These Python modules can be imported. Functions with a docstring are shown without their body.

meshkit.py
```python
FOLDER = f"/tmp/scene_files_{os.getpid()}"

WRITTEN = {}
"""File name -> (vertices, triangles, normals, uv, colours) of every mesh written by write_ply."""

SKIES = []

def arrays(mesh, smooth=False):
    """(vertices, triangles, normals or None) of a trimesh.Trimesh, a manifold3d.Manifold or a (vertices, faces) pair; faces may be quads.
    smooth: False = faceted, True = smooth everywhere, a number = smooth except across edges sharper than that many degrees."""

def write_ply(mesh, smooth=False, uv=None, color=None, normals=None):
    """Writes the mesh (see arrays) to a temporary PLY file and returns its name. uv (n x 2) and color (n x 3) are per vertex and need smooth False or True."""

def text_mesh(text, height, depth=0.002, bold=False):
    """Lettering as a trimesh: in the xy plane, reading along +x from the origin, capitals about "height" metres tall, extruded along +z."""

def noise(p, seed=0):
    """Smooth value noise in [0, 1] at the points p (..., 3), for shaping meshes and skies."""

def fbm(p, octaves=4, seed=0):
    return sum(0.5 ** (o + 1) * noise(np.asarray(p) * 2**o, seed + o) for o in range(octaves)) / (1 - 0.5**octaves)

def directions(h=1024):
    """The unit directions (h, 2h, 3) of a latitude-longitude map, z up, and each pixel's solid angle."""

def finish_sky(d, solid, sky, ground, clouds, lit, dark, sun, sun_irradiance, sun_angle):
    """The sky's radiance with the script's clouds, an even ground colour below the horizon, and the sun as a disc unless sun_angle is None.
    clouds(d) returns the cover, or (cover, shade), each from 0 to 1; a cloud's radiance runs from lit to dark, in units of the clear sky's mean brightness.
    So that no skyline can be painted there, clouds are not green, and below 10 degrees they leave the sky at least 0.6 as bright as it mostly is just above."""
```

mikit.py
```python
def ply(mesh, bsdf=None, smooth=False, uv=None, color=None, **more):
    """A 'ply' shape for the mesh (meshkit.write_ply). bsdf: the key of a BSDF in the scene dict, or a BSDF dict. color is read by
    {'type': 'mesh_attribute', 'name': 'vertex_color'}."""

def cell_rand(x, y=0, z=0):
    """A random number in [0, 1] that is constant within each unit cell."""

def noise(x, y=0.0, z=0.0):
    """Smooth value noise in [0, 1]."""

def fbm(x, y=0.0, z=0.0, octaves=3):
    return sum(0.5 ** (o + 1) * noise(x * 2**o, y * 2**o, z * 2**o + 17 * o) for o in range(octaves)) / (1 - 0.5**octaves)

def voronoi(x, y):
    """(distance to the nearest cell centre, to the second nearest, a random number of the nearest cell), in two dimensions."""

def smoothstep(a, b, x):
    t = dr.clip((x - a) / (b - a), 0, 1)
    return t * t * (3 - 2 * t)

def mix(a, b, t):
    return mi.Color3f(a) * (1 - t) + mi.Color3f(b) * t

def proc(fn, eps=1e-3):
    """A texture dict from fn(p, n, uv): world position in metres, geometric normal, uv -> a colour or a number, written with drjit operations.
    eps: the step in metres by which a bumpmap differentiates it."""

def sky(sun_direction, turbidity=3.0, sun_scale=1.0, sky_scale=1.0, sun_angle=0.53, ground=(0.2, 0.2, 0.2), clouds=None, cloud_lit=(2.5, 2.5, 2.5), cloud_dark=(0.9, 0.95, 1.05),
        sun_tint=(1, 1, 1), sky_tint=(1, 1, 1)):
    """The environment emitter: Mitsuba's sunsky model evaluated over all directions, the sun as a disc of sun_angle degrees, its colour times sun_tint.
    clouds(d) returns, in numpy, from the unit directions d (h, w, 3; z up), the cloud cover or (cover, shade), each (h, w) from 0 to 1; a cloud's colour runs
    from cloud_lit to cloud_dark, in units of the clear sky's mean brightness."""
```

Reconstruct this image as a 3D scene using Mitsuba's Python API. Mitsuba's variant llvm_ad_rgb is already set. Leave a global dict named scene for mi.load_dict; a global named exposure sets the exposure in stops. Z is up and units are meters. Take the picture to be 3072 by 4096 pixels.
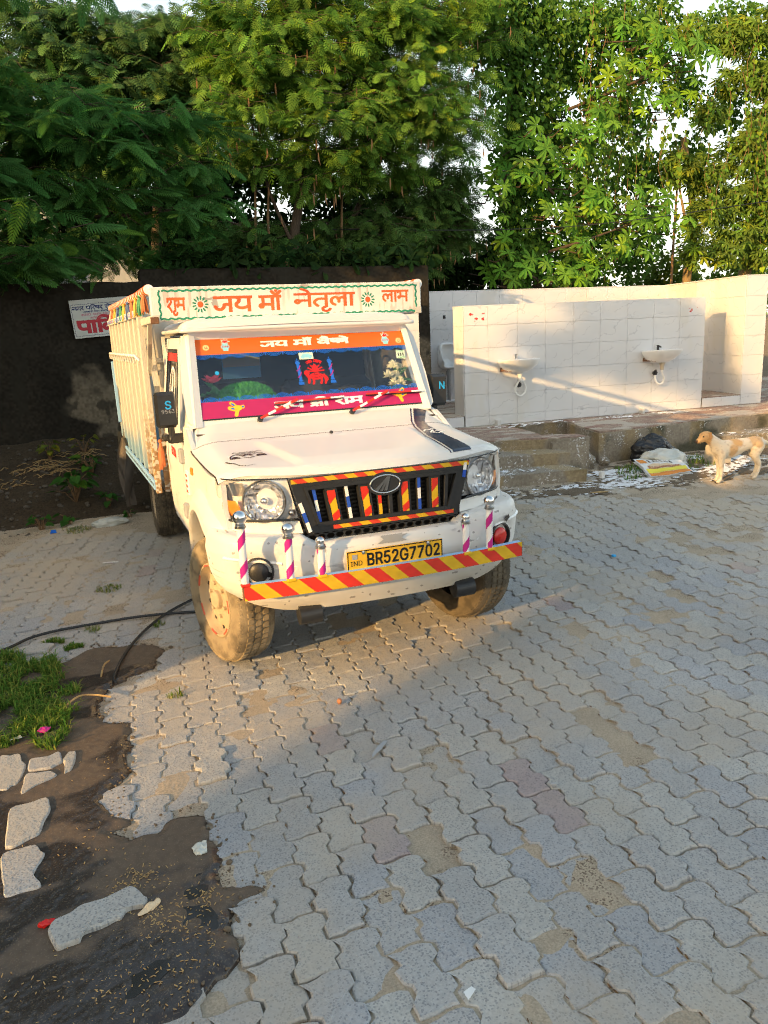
import math, random, numpy as np, trimesh, mitsuba as mi, drjit as dr, mikit, meshkit
import manifold3d as m3
from shapely.geometry import Polygon, LineString, Point, MultiPolygon, box as sbox
from shapely.ops import unary_union
from shapely import affinity, contains_xy
from mikit import proc, noise, fbm, voronoi, cell_rand, smoothstep, mix
PI = math.pi
TF = mi.ScalarTransform4f
scene, labels = {}, {}
# ------------------------------------------------------------------ camera, sky, exposure
exposure = 3.65
CAM = np.array([-1.33434, -4.11068, 1.73079])
FWD = np.array([0.34463142, 0.91090053, -0.22691279])
UPV = np.array([0.12230435, 0.19609165, 0.97292842])
scene['camera'] = {'type': 'perspective', 'fov': 52.66, 'fov_axis': 'x', 'near_clip': 0.05, 'far_clip': 2000.0,
                   'to_world': TF().look_at(origin=CAM.tolist(), target=(CAM + FWD).tolist(), up=UPV.tolist())}
SUN_EL, SUN_AZ = math.radians(14.0), math.radians(27.8)
SUN = (-math.cos(SUN_AZ) * math.cos(SUN_EL), -math.sin(SUN_AZ) * math.cos(SUN_EL), math.sin(SUN_EL))
def haze_clouds(d):
    el = np.degrees(np.arcsin(np.clip(d[..., 2], 0, 1)))
    wisp = sum(.5 ** (k + 1) * meshkit.noise(d * np.array([3, 3, 9]) * 2 ** k, 5 + k) for k in range(4))
    return np.clip(.75 * np.exp(-el / 13) + .7 * np.clip(wisp - .55, 0, 1), 0, .9), np.zeros(el.shape)
scene['sky'] = mikit.sky(SUN, turbidity=4.0, sun_scale=0.52, sky_scale=1.3, ground=(0.16, 0.14, 0.11), clouds=haze_clouds, cloud_lit=(1.75, 1.7, 1.65), sun_tint=(1.0, .90, .72), sky_tint=(1.17, 1.0, .84))

# ------------------------------------------------------------------ helpers
def TM(v, f):
    return trimesh.Trimesh(np.asarray(v, float), np.asarray(f, int), process=False)
def cat(ms):
    return trimesh.util.concatenate([m for m in ms if m is not None])
_used = {}
def newkey(base):
    n = _used.get(base, 0)
    _used[base] = n + 1
    return base if n == 0 else f'{base}_{n:03d}'
def tag(key, label=None, cat_=None, group=None, kind=None):
    d = labels.setdefault(key, {})
    if label: d['label'] = label
    if cat_: d['category'] = cat_
    if group: d['group'] = group
    if kind: d['kind'] = kind
    return key
def thing(name, label, cat_, group=None):
    return tag(newkey(name), label, cat_, group)
def put(name, mesh, mat, parent=None, smooth=30, label=None, cat_=None, group=None, kind=None, uv=None, color=None, **more):
    key = newkey(name if parent is None else parent + '__' + name)
    scene[key] = mikit.ply(mesh, 'm_' + mat, smooth=smooth, uv=uv, color=color, **more)
    if label or cat_ or group or kind: tag(key, label, cat_, group, kind)
    return key
def hull(pts):
    m = m3.Manifold.hull_points(np.asarray(pts, float)).to_mesh()
    return TM(m.vert_properties[:, :3], m.tri_verts)
def box(x0, x1, y0, y1, z0, z1, c=0.0):
    if c <= 0:
        return hull([(x, y, z) for x in (x0, x1) for y in (y0, y1) for z in (z0, z1)])
    c = min(c, (x1 - x0) * .45, (y1 - y0) * .45, (z1 - z0) * .45)
    pts = []
    for x, sx in ((x0, 1), (x1, -1)):
        for y, sy in ((y0, 1), (y1, -1)):
            for z, sz in ((z0, 1), (z1, -1)):
                pts += [(x + sx * c, y + sy * c, z), (x + sx * c, y, z + sz * c), (x, y + sy * c, z + sz * c)]
    return hull(pts)
def xf(m, rot=None, t=(0, 0, 0), s=None):
    v = np.array(m.vertices)
    if s is not None: v = v * np.asarray(s)
    if rot is not None: v = v @ np.asarray(rot).T
    return TM(v + np.asarray(t), m.faces)
def rotx(a): c, s = math.cos(a), math.sin(a); return np.array([[1, 0, 0], [0, c, -s], [0, s, c]])
def roty(a): c, s = math.cos(a), math.sin(a); return np.array([[c, 0, s], [0, 1, 0], [-s, 0, c]])
def rotz(a): c, s = math.cos(a), math.sin(a); return np.array([[c, -s, 0], [s, c, 0], [0, 0, 1]])
def obox(p0, p1, w, h, c=0.0, up=(0, 0, 1)):
    """a bar from p0 to p1 of width w (sideways) and height h (along up)"""
    p0, p1 = np.asarray(p0, float), np.asarray(p1, float)
    d = p1 - p0; L = np.linalg.norm(d); d = d / L
    u = np.asarray(up, float); u = u - d * (u @ d)
    if np.linalg.norm(u) < 1e-6: u = np.array([1., 0, 0]) - d * d[0]
    u /= np.linalg.norm(u); s = np.cross(u, d)
    m = box(0, L, -w / 2, w / 2, -h / 2, h / 2, c)
    return xf(m, np.stack([d, s, u], 1) * np.array([1, 1, 1]), p0)
def tube(pts, r, sides=8, caps=True):
    p = np.asarray(pts, float); n = len(p)
    r = np.broadcast_to(np.asarray(r, float), (n,))
    t = np.gradient(p, axis=0); t /= np.linalg.norm(t, axis=1, keepdims=True) + 1e-12
    a = np.cross(t[0], [0, 0, 1.] if abs(t[0][2]) < .9 else [1., 0, 0]); fr = []
    for k in range(n):
        a = a - t[k] * (a @ t[k]); a /= np.linalg.norm(a) + 1e-12
        fr.append((a.copy(), np.cross(t[k], a)))
    an = np.arange(sides) * 2 * PI / sides
    v = np.concatenate([p[k] + r[k] * (np.cos(an)[:, None] * fr[k][0] + np.sin(an)[:, None] * fr[k][1]) for k in range(n)])
    f = []
    for k in range(n - 1):
        for j in range(sides):
            a0, b0 = k * sides + j, k * sides + (j + 1) % sides
            f += [(a0, b0, b0 + sides), (a0, b0 + sides, a0 + sides)]
    if caps:
        v = np.vstack([v, p[:1], p[-1:]]); c0, c1 = len(v) - 2, len(v) - 1
        for j in range(sides):
            f += [(c0, (j + 1) % sides, j), (c1, (n - 1) * sides + j, (n - 1) * sides + (j + 1) % sides)]
    return TM(v, f)
def lathe(profile, sides=32, axis='z', at=(0, 0, 0)):
    """profile of (r, h) from one end to the other"""
    pr = np.asarray(profile, float); n = len(pr); an = np.arange(sides) * 2 * PI / sides
    v = np.concatenate([np.stack([r * np.cos(an), r * np.sin(an), np.full(sides, h)], 1) for r, h in pr])
    f = []
    for k in range(n - 1):
        for j in range(sides):
            a0, b0 = k * sides + j, k * sides + (j + 1) % sides
            f += [(a0, b0, b0 + sides), (a0, b0 + sides, a0 + sides)]
    m = TM(v, f)
    R = {'z': np.eye(3), 'x': np.array([[0, 0, 1], [1, 0, 0], [0, 1, 0.]]), 'y': np.array([[0, 1, 0], [0, 0, 1], [1, 0, 0.]])}[axis]
    return xf(m, R, at)
def spline(pts, n=8, closed=False):
    p = np.asarray(pts, float)
    if len(p) < 3 and not closed: return p
    if closed: q = np.vstack([p[-1], p, p[0], p[1]])
    else: q = np.vstack([2 * p[0] - p[1], p, 2 * p[-1] - p[-2]])
    out = []
    for k in range(1, len(q) - 2):
        for s in np.arange(n) / n:
            a, b, c, d = q[k - 1], q[k], q[k + 1], q[k + 2]
            out.append(.5 * (2 * b + (c - a) * s + (2 * a - 5 * b + 4 * c - d) * s * s + (3 * b - a - 3 * c + d) * s ** 3))
    if not closed: out.append(q[-2])
    return np.array(out)
def polys(g):
    if g.is_empty: return []
    return [x for x in getattr(g, 'geoms', [g]) if x.geom_type == 'Polygon' and x.area > 1e-9]
def extr(g, d):
    """shapely shape in the xy plane, extruded along +z"""
    ms = [trimesh.creation.extrude_polygon(p, d, engine='earcut') for p in polys(g)]
    return cat(ms) if ms else None
def frame(m, o, ex, ey):
    """moves a mesh made in the xy plane to the plane at o with axes ex, ey (its +z goes along ex x ey)"""
    ex, ey = np.asarray(ex, float), np.asarray(ey, float)
    ex = ex / np.linalg.norm(ex); ey = ey - ex * (ey @ ex); ey = ey / np.linalg.norm(ey)
    return xf(m, np.stack([ex, ey, np.cross(ex, ey)], 1), o)
def grid(fn, nu, nv, flip=False):
    """surface fn(u, v) -> (.., 3) on [0,1]^2"""
    u, v = np.meshgrid(np.linspace(0, 1, nu), np.linspace(0, 1, nv), indexing='ij')
    P = np.asarray(fn(u, v)).reshape(-1, 3)
    i, j = np.meshgrid(np.arange(nu - 1), np.arange(nv - 1), indexing='ij')
    a = (i * nv + j).ravel(); b = a + nv
    f = np.concatenate([np.stack([a, b, b + 1], 1), np.stack([a, b + 1, a + 1], 1)])
    return TM(P, f[:, ::-1] if flip else f)
def nz(p, seed=0): return meshkit.noise(np.asarray(p, float), seed)
def nfbm(p, seed=0, o=3):
    p = np.asarray(p, float)
    return sum(.5 ** (k + 1) * meshkit.noise(p * 2 ** k, seed + 7 * k) for k in range(o)) / (1 - .5 ** o)
def xy0(x, y, s=1.0, z=0.0): return np.stack([np.asarray(x) * s, np.asarray(y) * s, np.full(np.shape(x), z)], -1)
def lumpy(m, amp, freq, seed=0):
    v = np.array(m.vertices)
    d = np.stack([nfbm(v * freq, seed + k) for k in range(3)], -1) - .5
    return TM(v + d * 2 * amp, m.faces)
def ico(r, sub=2, at=(0, 0, 0), s=(1, 1, 1)):
    m = trimesh.creation.icosphere(subdivisions=sub, radius=r)
    return TM(m.vertices * np.asarray(s) + np.asarray(at), m.faces)

# ------------------------------------------------------------------ materials
def mat(name, d): scene['m_' + name] = d; return name
def rgb(c): return {'type': 'rgb', 'value': list(map(float, np.broadcast_to(c, 3)))}
def prin(name, col, rough=.5, bump=None, bs=None, two=True, **k):
    d = {'type': 'principled', 'base_color': proc(col) if callable(col) else rgb(col), 'roughness': proc(rough) if callable(rough) else float(rough), **k}
    if bump is not None: d = {'type': 'bumpmap', 'arbitrary': proc(bump, 2e-3), 'scale': bs or 1.0, 'nested': d}
    if two: d = {'type': 'twosided', 'nested': d}
    return mat(name, d)
def c3(a): return mi.Color3f(*a)
def paver_fn(base, sand=.55):
    base = c3(base)
    def fn(p, n, uv):
        d1, d2, r = voronoi(p.x * 115, p.y * 115)
        d1 = d1 + .35 * (noise(p.x * 210, p.y * 210) - .5)
        chip = (1 - smoothstep(.22, .44, d1)) * dr.select(r > .5, 1, 0)
        r2 = cell_rand(p.x * 115 + 3, p.y * 115)
        col = mix(base, base * mi.Color3f(.42, .45, .52), chip * .62)
        col = col * (.86 + .3 * fbm(p.x * 160, p.y * 160, 0, 2)) * (.84 + .32 * fbm(p.x * 2.3, p.y * 2.3, 3, 3))
        fine = noise(p.x * 330, p.y * 330)
        col = mix(col, mi.Color3f(.5, .47, .42), smoothstep(.82, .95, fine) * .5)
        dust = smoothstep(.42, .68, fbm(p.x * 1.7 + 9, p.y * 1.7, 1, 4)) * (.55 + .45 * fbm(p.x * 40, p.y * 40, 0, 2))
        far = smoothstep(.2, 2.6, p.y + p.x * .25)
        col = mix(col, mi.Color3f(.42, .355, .27), dr.clip(dust * sand + far * .42, 0, .85))
        return col
    return fn
def paver_bump(p, n, uv):
    return fbm(p.x * 150, p.y * 150, 0, 2) * .0022 + fbm(p.x * 22, p.y * 22, 0, 2) * .004
for k, b in (('paver_grey', (.345, .34, .33)), ('paver_blue', (.325, .328, .335)), ('paver_pale', (.38, .37, .345)), ('paver_pink', (.33, .275, .27))):
    prin(k, paver_fn(b), .86, paver_bump, 1.0, specular=.3)
def sand_col(p, n, uv):
    deb = smoothstep(.62, .74, noise(p.x * 190, p.y * 190)) * smoothstep(.5, .66, fbm(p.x * 6, p.y * 6, 8, 3)) * .7
    c = mix((.40, .33, .245), (.32, .265, .2), fbm(p.x * 9, p.y * 9, 5, 3))
    c = c * (.8 + .4 * noise(p.x * 240, p.y * 240))
    return mix(c, (.07, .045, .028), deb)
prin('sand', sand_col, .95, lambda p, n, uv: fbm(p.x * 120, p.y * 120, 0, 2) * .003, specular=.15)
def soil_col(p, n, uv):
    c = mix((.115, .085, .06), (.17, .135, .095), fbm(p.x * 4, p.y * 4, p.z * 4, 4))
    return c * (.65 + .7 * noise(p.x * 110, p.y * 110, p.z * 110))
prin('soil', soil_col, .95, lambda p, n, uv: fbm(p.x * 45, p.y * 45, p.z * 45, 3) * .012, specular=.1)
prin('shade_dark_soil', lambda p, n, uv: mix((.040, .031, .022), (.075, .057, .038), fbm(p.x * 4, p.y * 4, p.z * 4, 4)) * (.6 + .8 * noise(p.x * 90, p.y * 90, p.z * 90)), .95, lambda p, n, uv: fbm(p.x * 30, p.y * 30, p.z * 30, 3) * .02, specular=.1)  # darker copy of the soil, the shade on the bank put into its colour
prin('shade_dark_stone', lambda p, n, uv: mix((.11, .095, .075), (.06, .05, .04), fbm(p.x * 20, p.y * 20, p.z * 20)), .95)  # stone colour darkened to carry the same shade as the bank
def mud_wet(p): return smoothstep(.44, .58, fbm(p.x * 3.1 + 4, p.y * 5.2, 6, 4))
def mud_col(p, n, uv):
    w = mud_wet(p)
    c = mix((.105, .076, .052), (.044, .034, .029), w)
    grit = smoothstep(.72, .85, noise(p.x * 260, p.y * 260))
    return mix(c * (.86 + .28 * noise(p.x * 60, p.y * 60)), (.22, .16, .10), grit * .3)
prin('mud', mud_col, lambda p, n, uv: .7 - .5 * mud_wet(p), lambda p, n, uv: fbm(p.x * 40, p.y * 40, 0, 2) * .003, specular=.5)
prin('puddle', (.028, .024, .022), .13, lambda p, n, uv: fbm(p.x * 9, p.y * 9, 0, 2) * .0025, specular=.4)
def conc_col(p, n, uv):
    x, z = p.x + p.y * .3, p.z
    c = mix((.2, .17, .135), (.33, .28, .215), fbm(x * 3.2, z * 5, p.y * 3, 4))
    moss = smoothstep(.52, .7, fbm(x * 2.1 + 7, z * 3, p.y * 2, 4))
    c = mix(c, (.045, .05, .03), moss * .8)
    ochre = smoothstep(.55, .7, fbm(x * 3.5, z * 2.2, 11, 3))
    c = mix(c, (.34, .24, .11), ochre * .5)
    sp = smoothstep(.7, .8, noise(x * 70, z * 70, p.y * 70)) * smoothstep(.45, .62, fbm(x * 2.4 + 3, z * 2, p.y * 3, 3))
    return mix(c * (.75 + .5 * noise(x * 60, z * 60, p.y * 60)), (.72, .72, .73), sp * .9)
prin('concrete', conc_col, .92, lambda p, n, uv: fbm(p.x * 30, p.y * 30, p.z * 30, 3) * .012, specular=.2)
def brick_floor(p, n, uv):
    c = mix((.22, .12, .095), (.32, .25, .19), fbm(p.x * 5, p.y * 5, 2, 3))
    w = smoothstep(.5, .64, fbm(p.x * 3 + 2, p.y * 7, 5, 4))
    return mix(c * (.7 + .6 * noise(p.x * 50, p.y * 50)), (.45, .41, .34), w * .7)
prin('red_floor', brick_floor, .9, lambda p, n, uv: fbm(p.x * 40, p.y * 40, 0, 2) * .008)
def powder_col(p, n, uv):
    return mix((.52, .50, .47), (.82, .83, .86), fbm(p.x * 25, p.y * 25, 2, 3))
prin('lime_powder', powder_col, .95, specular=.1)
def tile_col(p, n, uv):
    a = p.x + p.y * .9
    q = (a * .62 - p.z * 1.05) * 4.4 + fbm(a * 7, p.z * 7, 2, 3) * 1.1
    f = dr.abs(q - dr.floor(q) - .5)
    gap = smoothstep(.4, .52, noise(a * 5.5 + 3, p.z * 5.5, dr.floor(q)))
    vein = (1 - smoothstep(.012, .04, f)) * gap
    c = mix((.67, .67, .68), (.62, .62, .635), fbm(a * 1.5, p.z * 1.5, 0, 3))
    c = mix(c, (.42, .42, .45), vein * .5)
    grime = smoothstep(.56, .75, fbm(a * 3.3, p.z * 1.4, 9, 4))
    return mix(c, (.60, .56, .48), grime * .35)
prin('tile', tile_col, .16, lambda p, n, uv: fbm(p.x * 6, p.y * 6, p.z * 6, 2) * .002, specular=.5)
prin('grout', lambda p, n, uv: mix((.52, .51, .49), (.62, .61, .58), fbm(p.x * 9, p.z * 9, p.y * 9)), .9)
prin('ceramic', (.80, .80, .79), .08, specular=.6, clearcoat=.5, clearcoat_gloss=.95)
def oldwall_col(p, n, uv):  # shade of the trees painted in: near-black base, plaster only at mid height
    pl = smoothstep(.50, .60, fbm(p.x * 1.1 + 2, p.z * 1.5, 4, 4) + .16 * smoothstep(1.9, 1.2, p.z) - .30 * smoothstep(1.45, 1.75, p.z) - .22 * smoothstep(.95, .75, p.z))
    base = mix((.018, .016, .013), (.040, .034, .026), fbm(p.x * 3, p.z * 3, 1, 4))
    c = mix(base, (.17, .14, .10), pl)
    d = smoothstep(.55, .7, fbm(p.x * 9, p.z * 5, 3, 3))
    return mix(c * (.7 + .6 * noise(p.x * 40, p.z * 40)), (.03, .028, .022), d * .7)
prin('shade_dark_plaster', oldwall_col, .95, lambda p, n, uv: fbm(p.x * 14, p.y * 14, p.z * 14, 3) * .02, specular=.1)
prin('far_plaster', (.50, .54, .60), .9)
prin('beige_plaster', lambda p, n, uv: mix((.5, .43, .33), (.4, .35, .27), fbm(p.x, p.y, p.z)), .9)
prin('dark_glass', (.03, .035, .04), .1)
prin('granite', lambda p, n, uv: mix((.25, .235, .215), (.38, .36, .33), fbm(p.x * 8, p.z * 30, p.y * 8, 3)), .5)
prin('chrome', (.80, .80, .79), .08, metallic=1.0)
prin('steel', (.5, .5, .5), .25, metallic=1.0)
prin('white_plastic', (.75, .75, .73), .35)
prin('grey_pvc', (.32, .33, .34), .5)
prin('black_plastic', lambda p, n, uv: mi.Color3f(.018, .019, .021) * (.8 + .5 * fbm(p.x * 30, p.y * 30, p.z * 30)), .42, specular=.5)
prin('rust', lambda p, n, uv: mix((.20, .09, .04), (.09, .05, .03), fbm(p.x * 20, p.y * 20, p.z * 20)), .8)

# ------------------------------------------------------------------ ground and pavers
def warp(u, v): return u + .025 * (v + 2.0) ** 2 - .02
PITCH, PLEN = .127, .246
g = grid(lambda u, v: np.stack([-300 + 600 * u, -300 + 600 * v, -.05 + 0 * u], -1), 2, 2)
put('ground', g, 'soil', smooth=False, kind='structure')
def sand_h(u, v):
    x, y = -3.0 + 11.6 * u, -3.3 + 8.2 * v
    p = xy0(x, y)
    h = -.0335 + .036 * nfbm(p * 1.7 + 5, 3, 4) + .006 * nfbm(p * 14, 5, 2)
    far = np.clip((y + .25 * x - .4) / 3.2, 0, 1)
    h = h + .012 * far
    h = h - .05 * np.clip(-(u - .0) * 60 + 1, 0, 1) - .05 * np.clip((u - .985) * 60, 0, 1)
    return np.stack([x, y, np.minimum(h, .004)], -1)
put('sand_bed', grid(sand_h, 480, 340), 'sand', smooth=True, kind='structure')
MUD = Polygon([(-1.58, .33), (-1.45, .50), (-1.16, .39), (-1.06, .29), (-1.14, .17), (-1.17, .04), (-1.28, .0), (-1.41, -.13), (-1.44, -.26), (-1.46, -.40), (-1.43, -.50), (-1.32, -.57), (-1.345, -.88), (-1.36, -1.02), (-1.45, -1.14), (-1.44, -1.23), (-1.38, -1.36), (-1.45, -1.40), (-1.38, -1.475), (-1.27, -1.484), (-1.21, -1.42), (-1.09, -1.45), (-1.11, -1.6), (-1.06, -1.66), (-1.11, -1.78), (-1.1, -1.87), (-1.0, -1.92), (-1.11, -1.97), (-1.12, -2.05), (-1.12, -2.16), (-1.16, -2.2), (-1.23, -2.24), (-1.27, -2.31), (-1.36, -2.31), (-1.5, -2.6), (-2.2, -2.6), (-2.4, -1.0), (-2.2, .3), (-1.75, .35)])
rng = np.random.default_rng(11)
def jig(v):   # trapezoid wave along a column joint
    t = (v / (PLEN / 2)) % 1.0
    return .0115 * np.interp(t, [0, .38, .5, .88, 1], [-1, -1, 1, 1, -1])
VB = np.array([0, .38, .5, .88, 1, 1.38, 1.5, 1.88, 2]) * PLEN / 2
def paver_mesh(i, j, rnd):
    u0, u1 = (i - .5) * PITCH, (i + .5) * PITCH
    v0 = j * PLEN + (i % 2) * PLEN / 2
    g0 = rnd.uniform(.002, .0062)
    left = [(u0 + jig(v0 + b) + g0, v0 + b) for b in VB]
    right = [(u1 + jig(v0 + b) - g0, v0 + b) for b in VB]
    wob = .0045
    def end(v, s):
        us = np.linspace(u0, u1, 6)[1:-1]
        return [(x + .5 * (jig(v) + jig(v)), v + s * g0 + wob * w) for x, w in zip(us, (-1, -1, 1, 1))]
    left[0] = (left[0][0], left[0][1] + g0 - wob * .6); left[-1] = (left[-1][0], left[-1][1] - g0 - wob * .6)
    right[0] = (right[0][0], right[0][1] + g0 + wob * .6); right[-1] = (right[-1][0], right[-1][1] - g0 + wob * .6)
    pts = left + end(v0 + PLEN, -1) + right[::-1] + end(v0, 1)[::-1]
    p = np.array(pts) + rnd.normal(0, .0014, (len(pts), 2))
    return p[::-1]
def paver_prism(p, z, tilt, c=.006):
    n = len(p); ce = p.mean(0)
    d = p - ce; L = np.linalg.norm(d, axis=1, keepdims=True)
    pin = p - d / L * c
    zt = lambda q: z + (q - ce) @ tilt
    X = lambda q: warp(q[:, 0], q[:, 1])
    top = np.stack([X(pin), pin[:, 1], zt(pin)], 1); mid = np.stack([X(p), p[:, 1], zt(p) - c * .75], 1); bot = np.stack([X(p), p[:, 1], zt(p) - .035], 1)
    v = np.vstack([top, mid, bot]); a = np.arange(n); b = (a + 1) % n
    f = np.concatenate([np.stack([a, a + n, b + n], 1), np.stack([a, b + n, b], 1), np.stack([a + n, a + 2 * n, b + 2 * n], 1), np.stack([a + n, b + 2 * n, b + n], 1)])
    v = np.vstack([v, [[float(warp(*ce)), ce[1], z]]]); f = np.vstack([f, np.stack([np.full(n, 3 * n), a, b], 1)])
    m = TM(v, f)
    return TM(v, f[:, ::-1]) if (m.face_normals[:, 2] * m.area_faces).sum() < 0 else m
paving = tag('paving', kind='structure')
FWD2 = FWD[:2] / np.linalg.norm(FWD[:2])
cand = []
for i in range(-24, 66):
    for j in range(-14, 17):
        u, v = i * PITCH, (j + .5) * PLEN + (i % 2) * PLEN / 2
        x, y = float(warp(u, v)), v
        if y < -3.2 or y > 4.3 - .0 * x or x < -2.9 or x > 7.6: continue
        if x > .9 and y > 3.35 - .06 * (x - 2) + .12 * math.sin(x * 5): continue
        if x < -.9 and y > 3.75 + .25 * math.sin(x * 7): continue
        d = np.array([x, y, 0]) - CAM
        cz = d @ FWD
        if cz < .3: continue
        r = np.cross(FWD, UPV)
        sx, sy = (d @ r) / cz, -(d @ UPV) / cz
        if abs(sx) > .56 or sy > .74: continue
        if MUD.contains(Point(x, y)): continue
        hidden = -.75 < x < .85 and -.1 < y < 4.3
        cand.append((cz + (6 if hidden else 0), i, j, x, y))
cand.sort()
far_by = {}
kinds = ['paver_grey', 'paver_blue', 'paver_pale', 'paver_pink']
for rank, (cz, i, j, x, y) in enumerate(cand):
    rnd = np.random.default_rng(1000 * (i + 60) + j + 60)
    p = paver_mesh(i, j, rnd)
    z = rnd.normal(0, .0028) - .002
    if rnd.random() < .08: z -= rnd.uniform(.006, .014)
    near_red = abs(x + .51) < .05 and abs(y + 1.77) < .09 or (abs(x - .15) < .05 and -2.05 < y < -1.6)
    k = kinds[3] if near_red else rnd.choice(kinds, p=[.60, .18, .21, .01])
    m = paver_prism(p, z, rnd.normal(0, .012, 2))
    if rank < 300: put('paver', m, k, parent='paving', smooth=25)
    else: far_by.setdefault(k, []).append(m)
for k, ms in far_by.items():
    put('distant_pavers', cat(ms), k, parent='paving', smooth=25, kind='stuff')
def free_paver(pts, z, k, seed):
    rnd = np.random.default_rng(seed)
    q = []
    for a, b in zip(pts, pts[1:] + pts[:1]):
        q += [a, tuple((np.array(a) * .5 + np.array(b) * .5) + rnd.normal(0, .006, 2))]
    p = spline(q, 3, True); P = Polygon(p).buffer(0)
    return extr_bevel(P, z)
def upward(m):
    n = m.face_normals[:, 2] * m.area_faces
    return TM(m.vertices, m.faces[:, ::-1]) if n.sum() < 0 else m
def extr_bevel(P, z, h=.05, c=.007):
    out = np.array(P.exterior.coords)[:-1]
    if Polygon(out).exterior.is_ccw: out = out[::-1]
    n = len(out); ce = out.mean(0); d = out - ce; pin = out - d / np.linalg.norm(d, axis=1, keepdims=True) * c
    ring = lambda q, zz: np.stack([q[:, 0], q[:, 1], zz + .004 * (nfbm(np.c_[q * 30, np.zeros(n)], 2) - .5)], 1)
    v = np.vstack([ring(pin, z), ring(out, z - c), ring(out, z - h), [[*ce, z + .001]]]); a = np.arange(n); b = (a + 1) % n
    f = np.concatenate([np.stack([a, a + n, b + n], 1), np.stack([a, b + n, b], 1), np.stack([a + n, a + 2 * n, b + 2 * n], 1), np.stack([a + n, b + 2 * n, b + n], 1), np.stack([np.full(n, 3 * n), a, b], 1)])
    return upward(TM(v, f))
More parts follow.
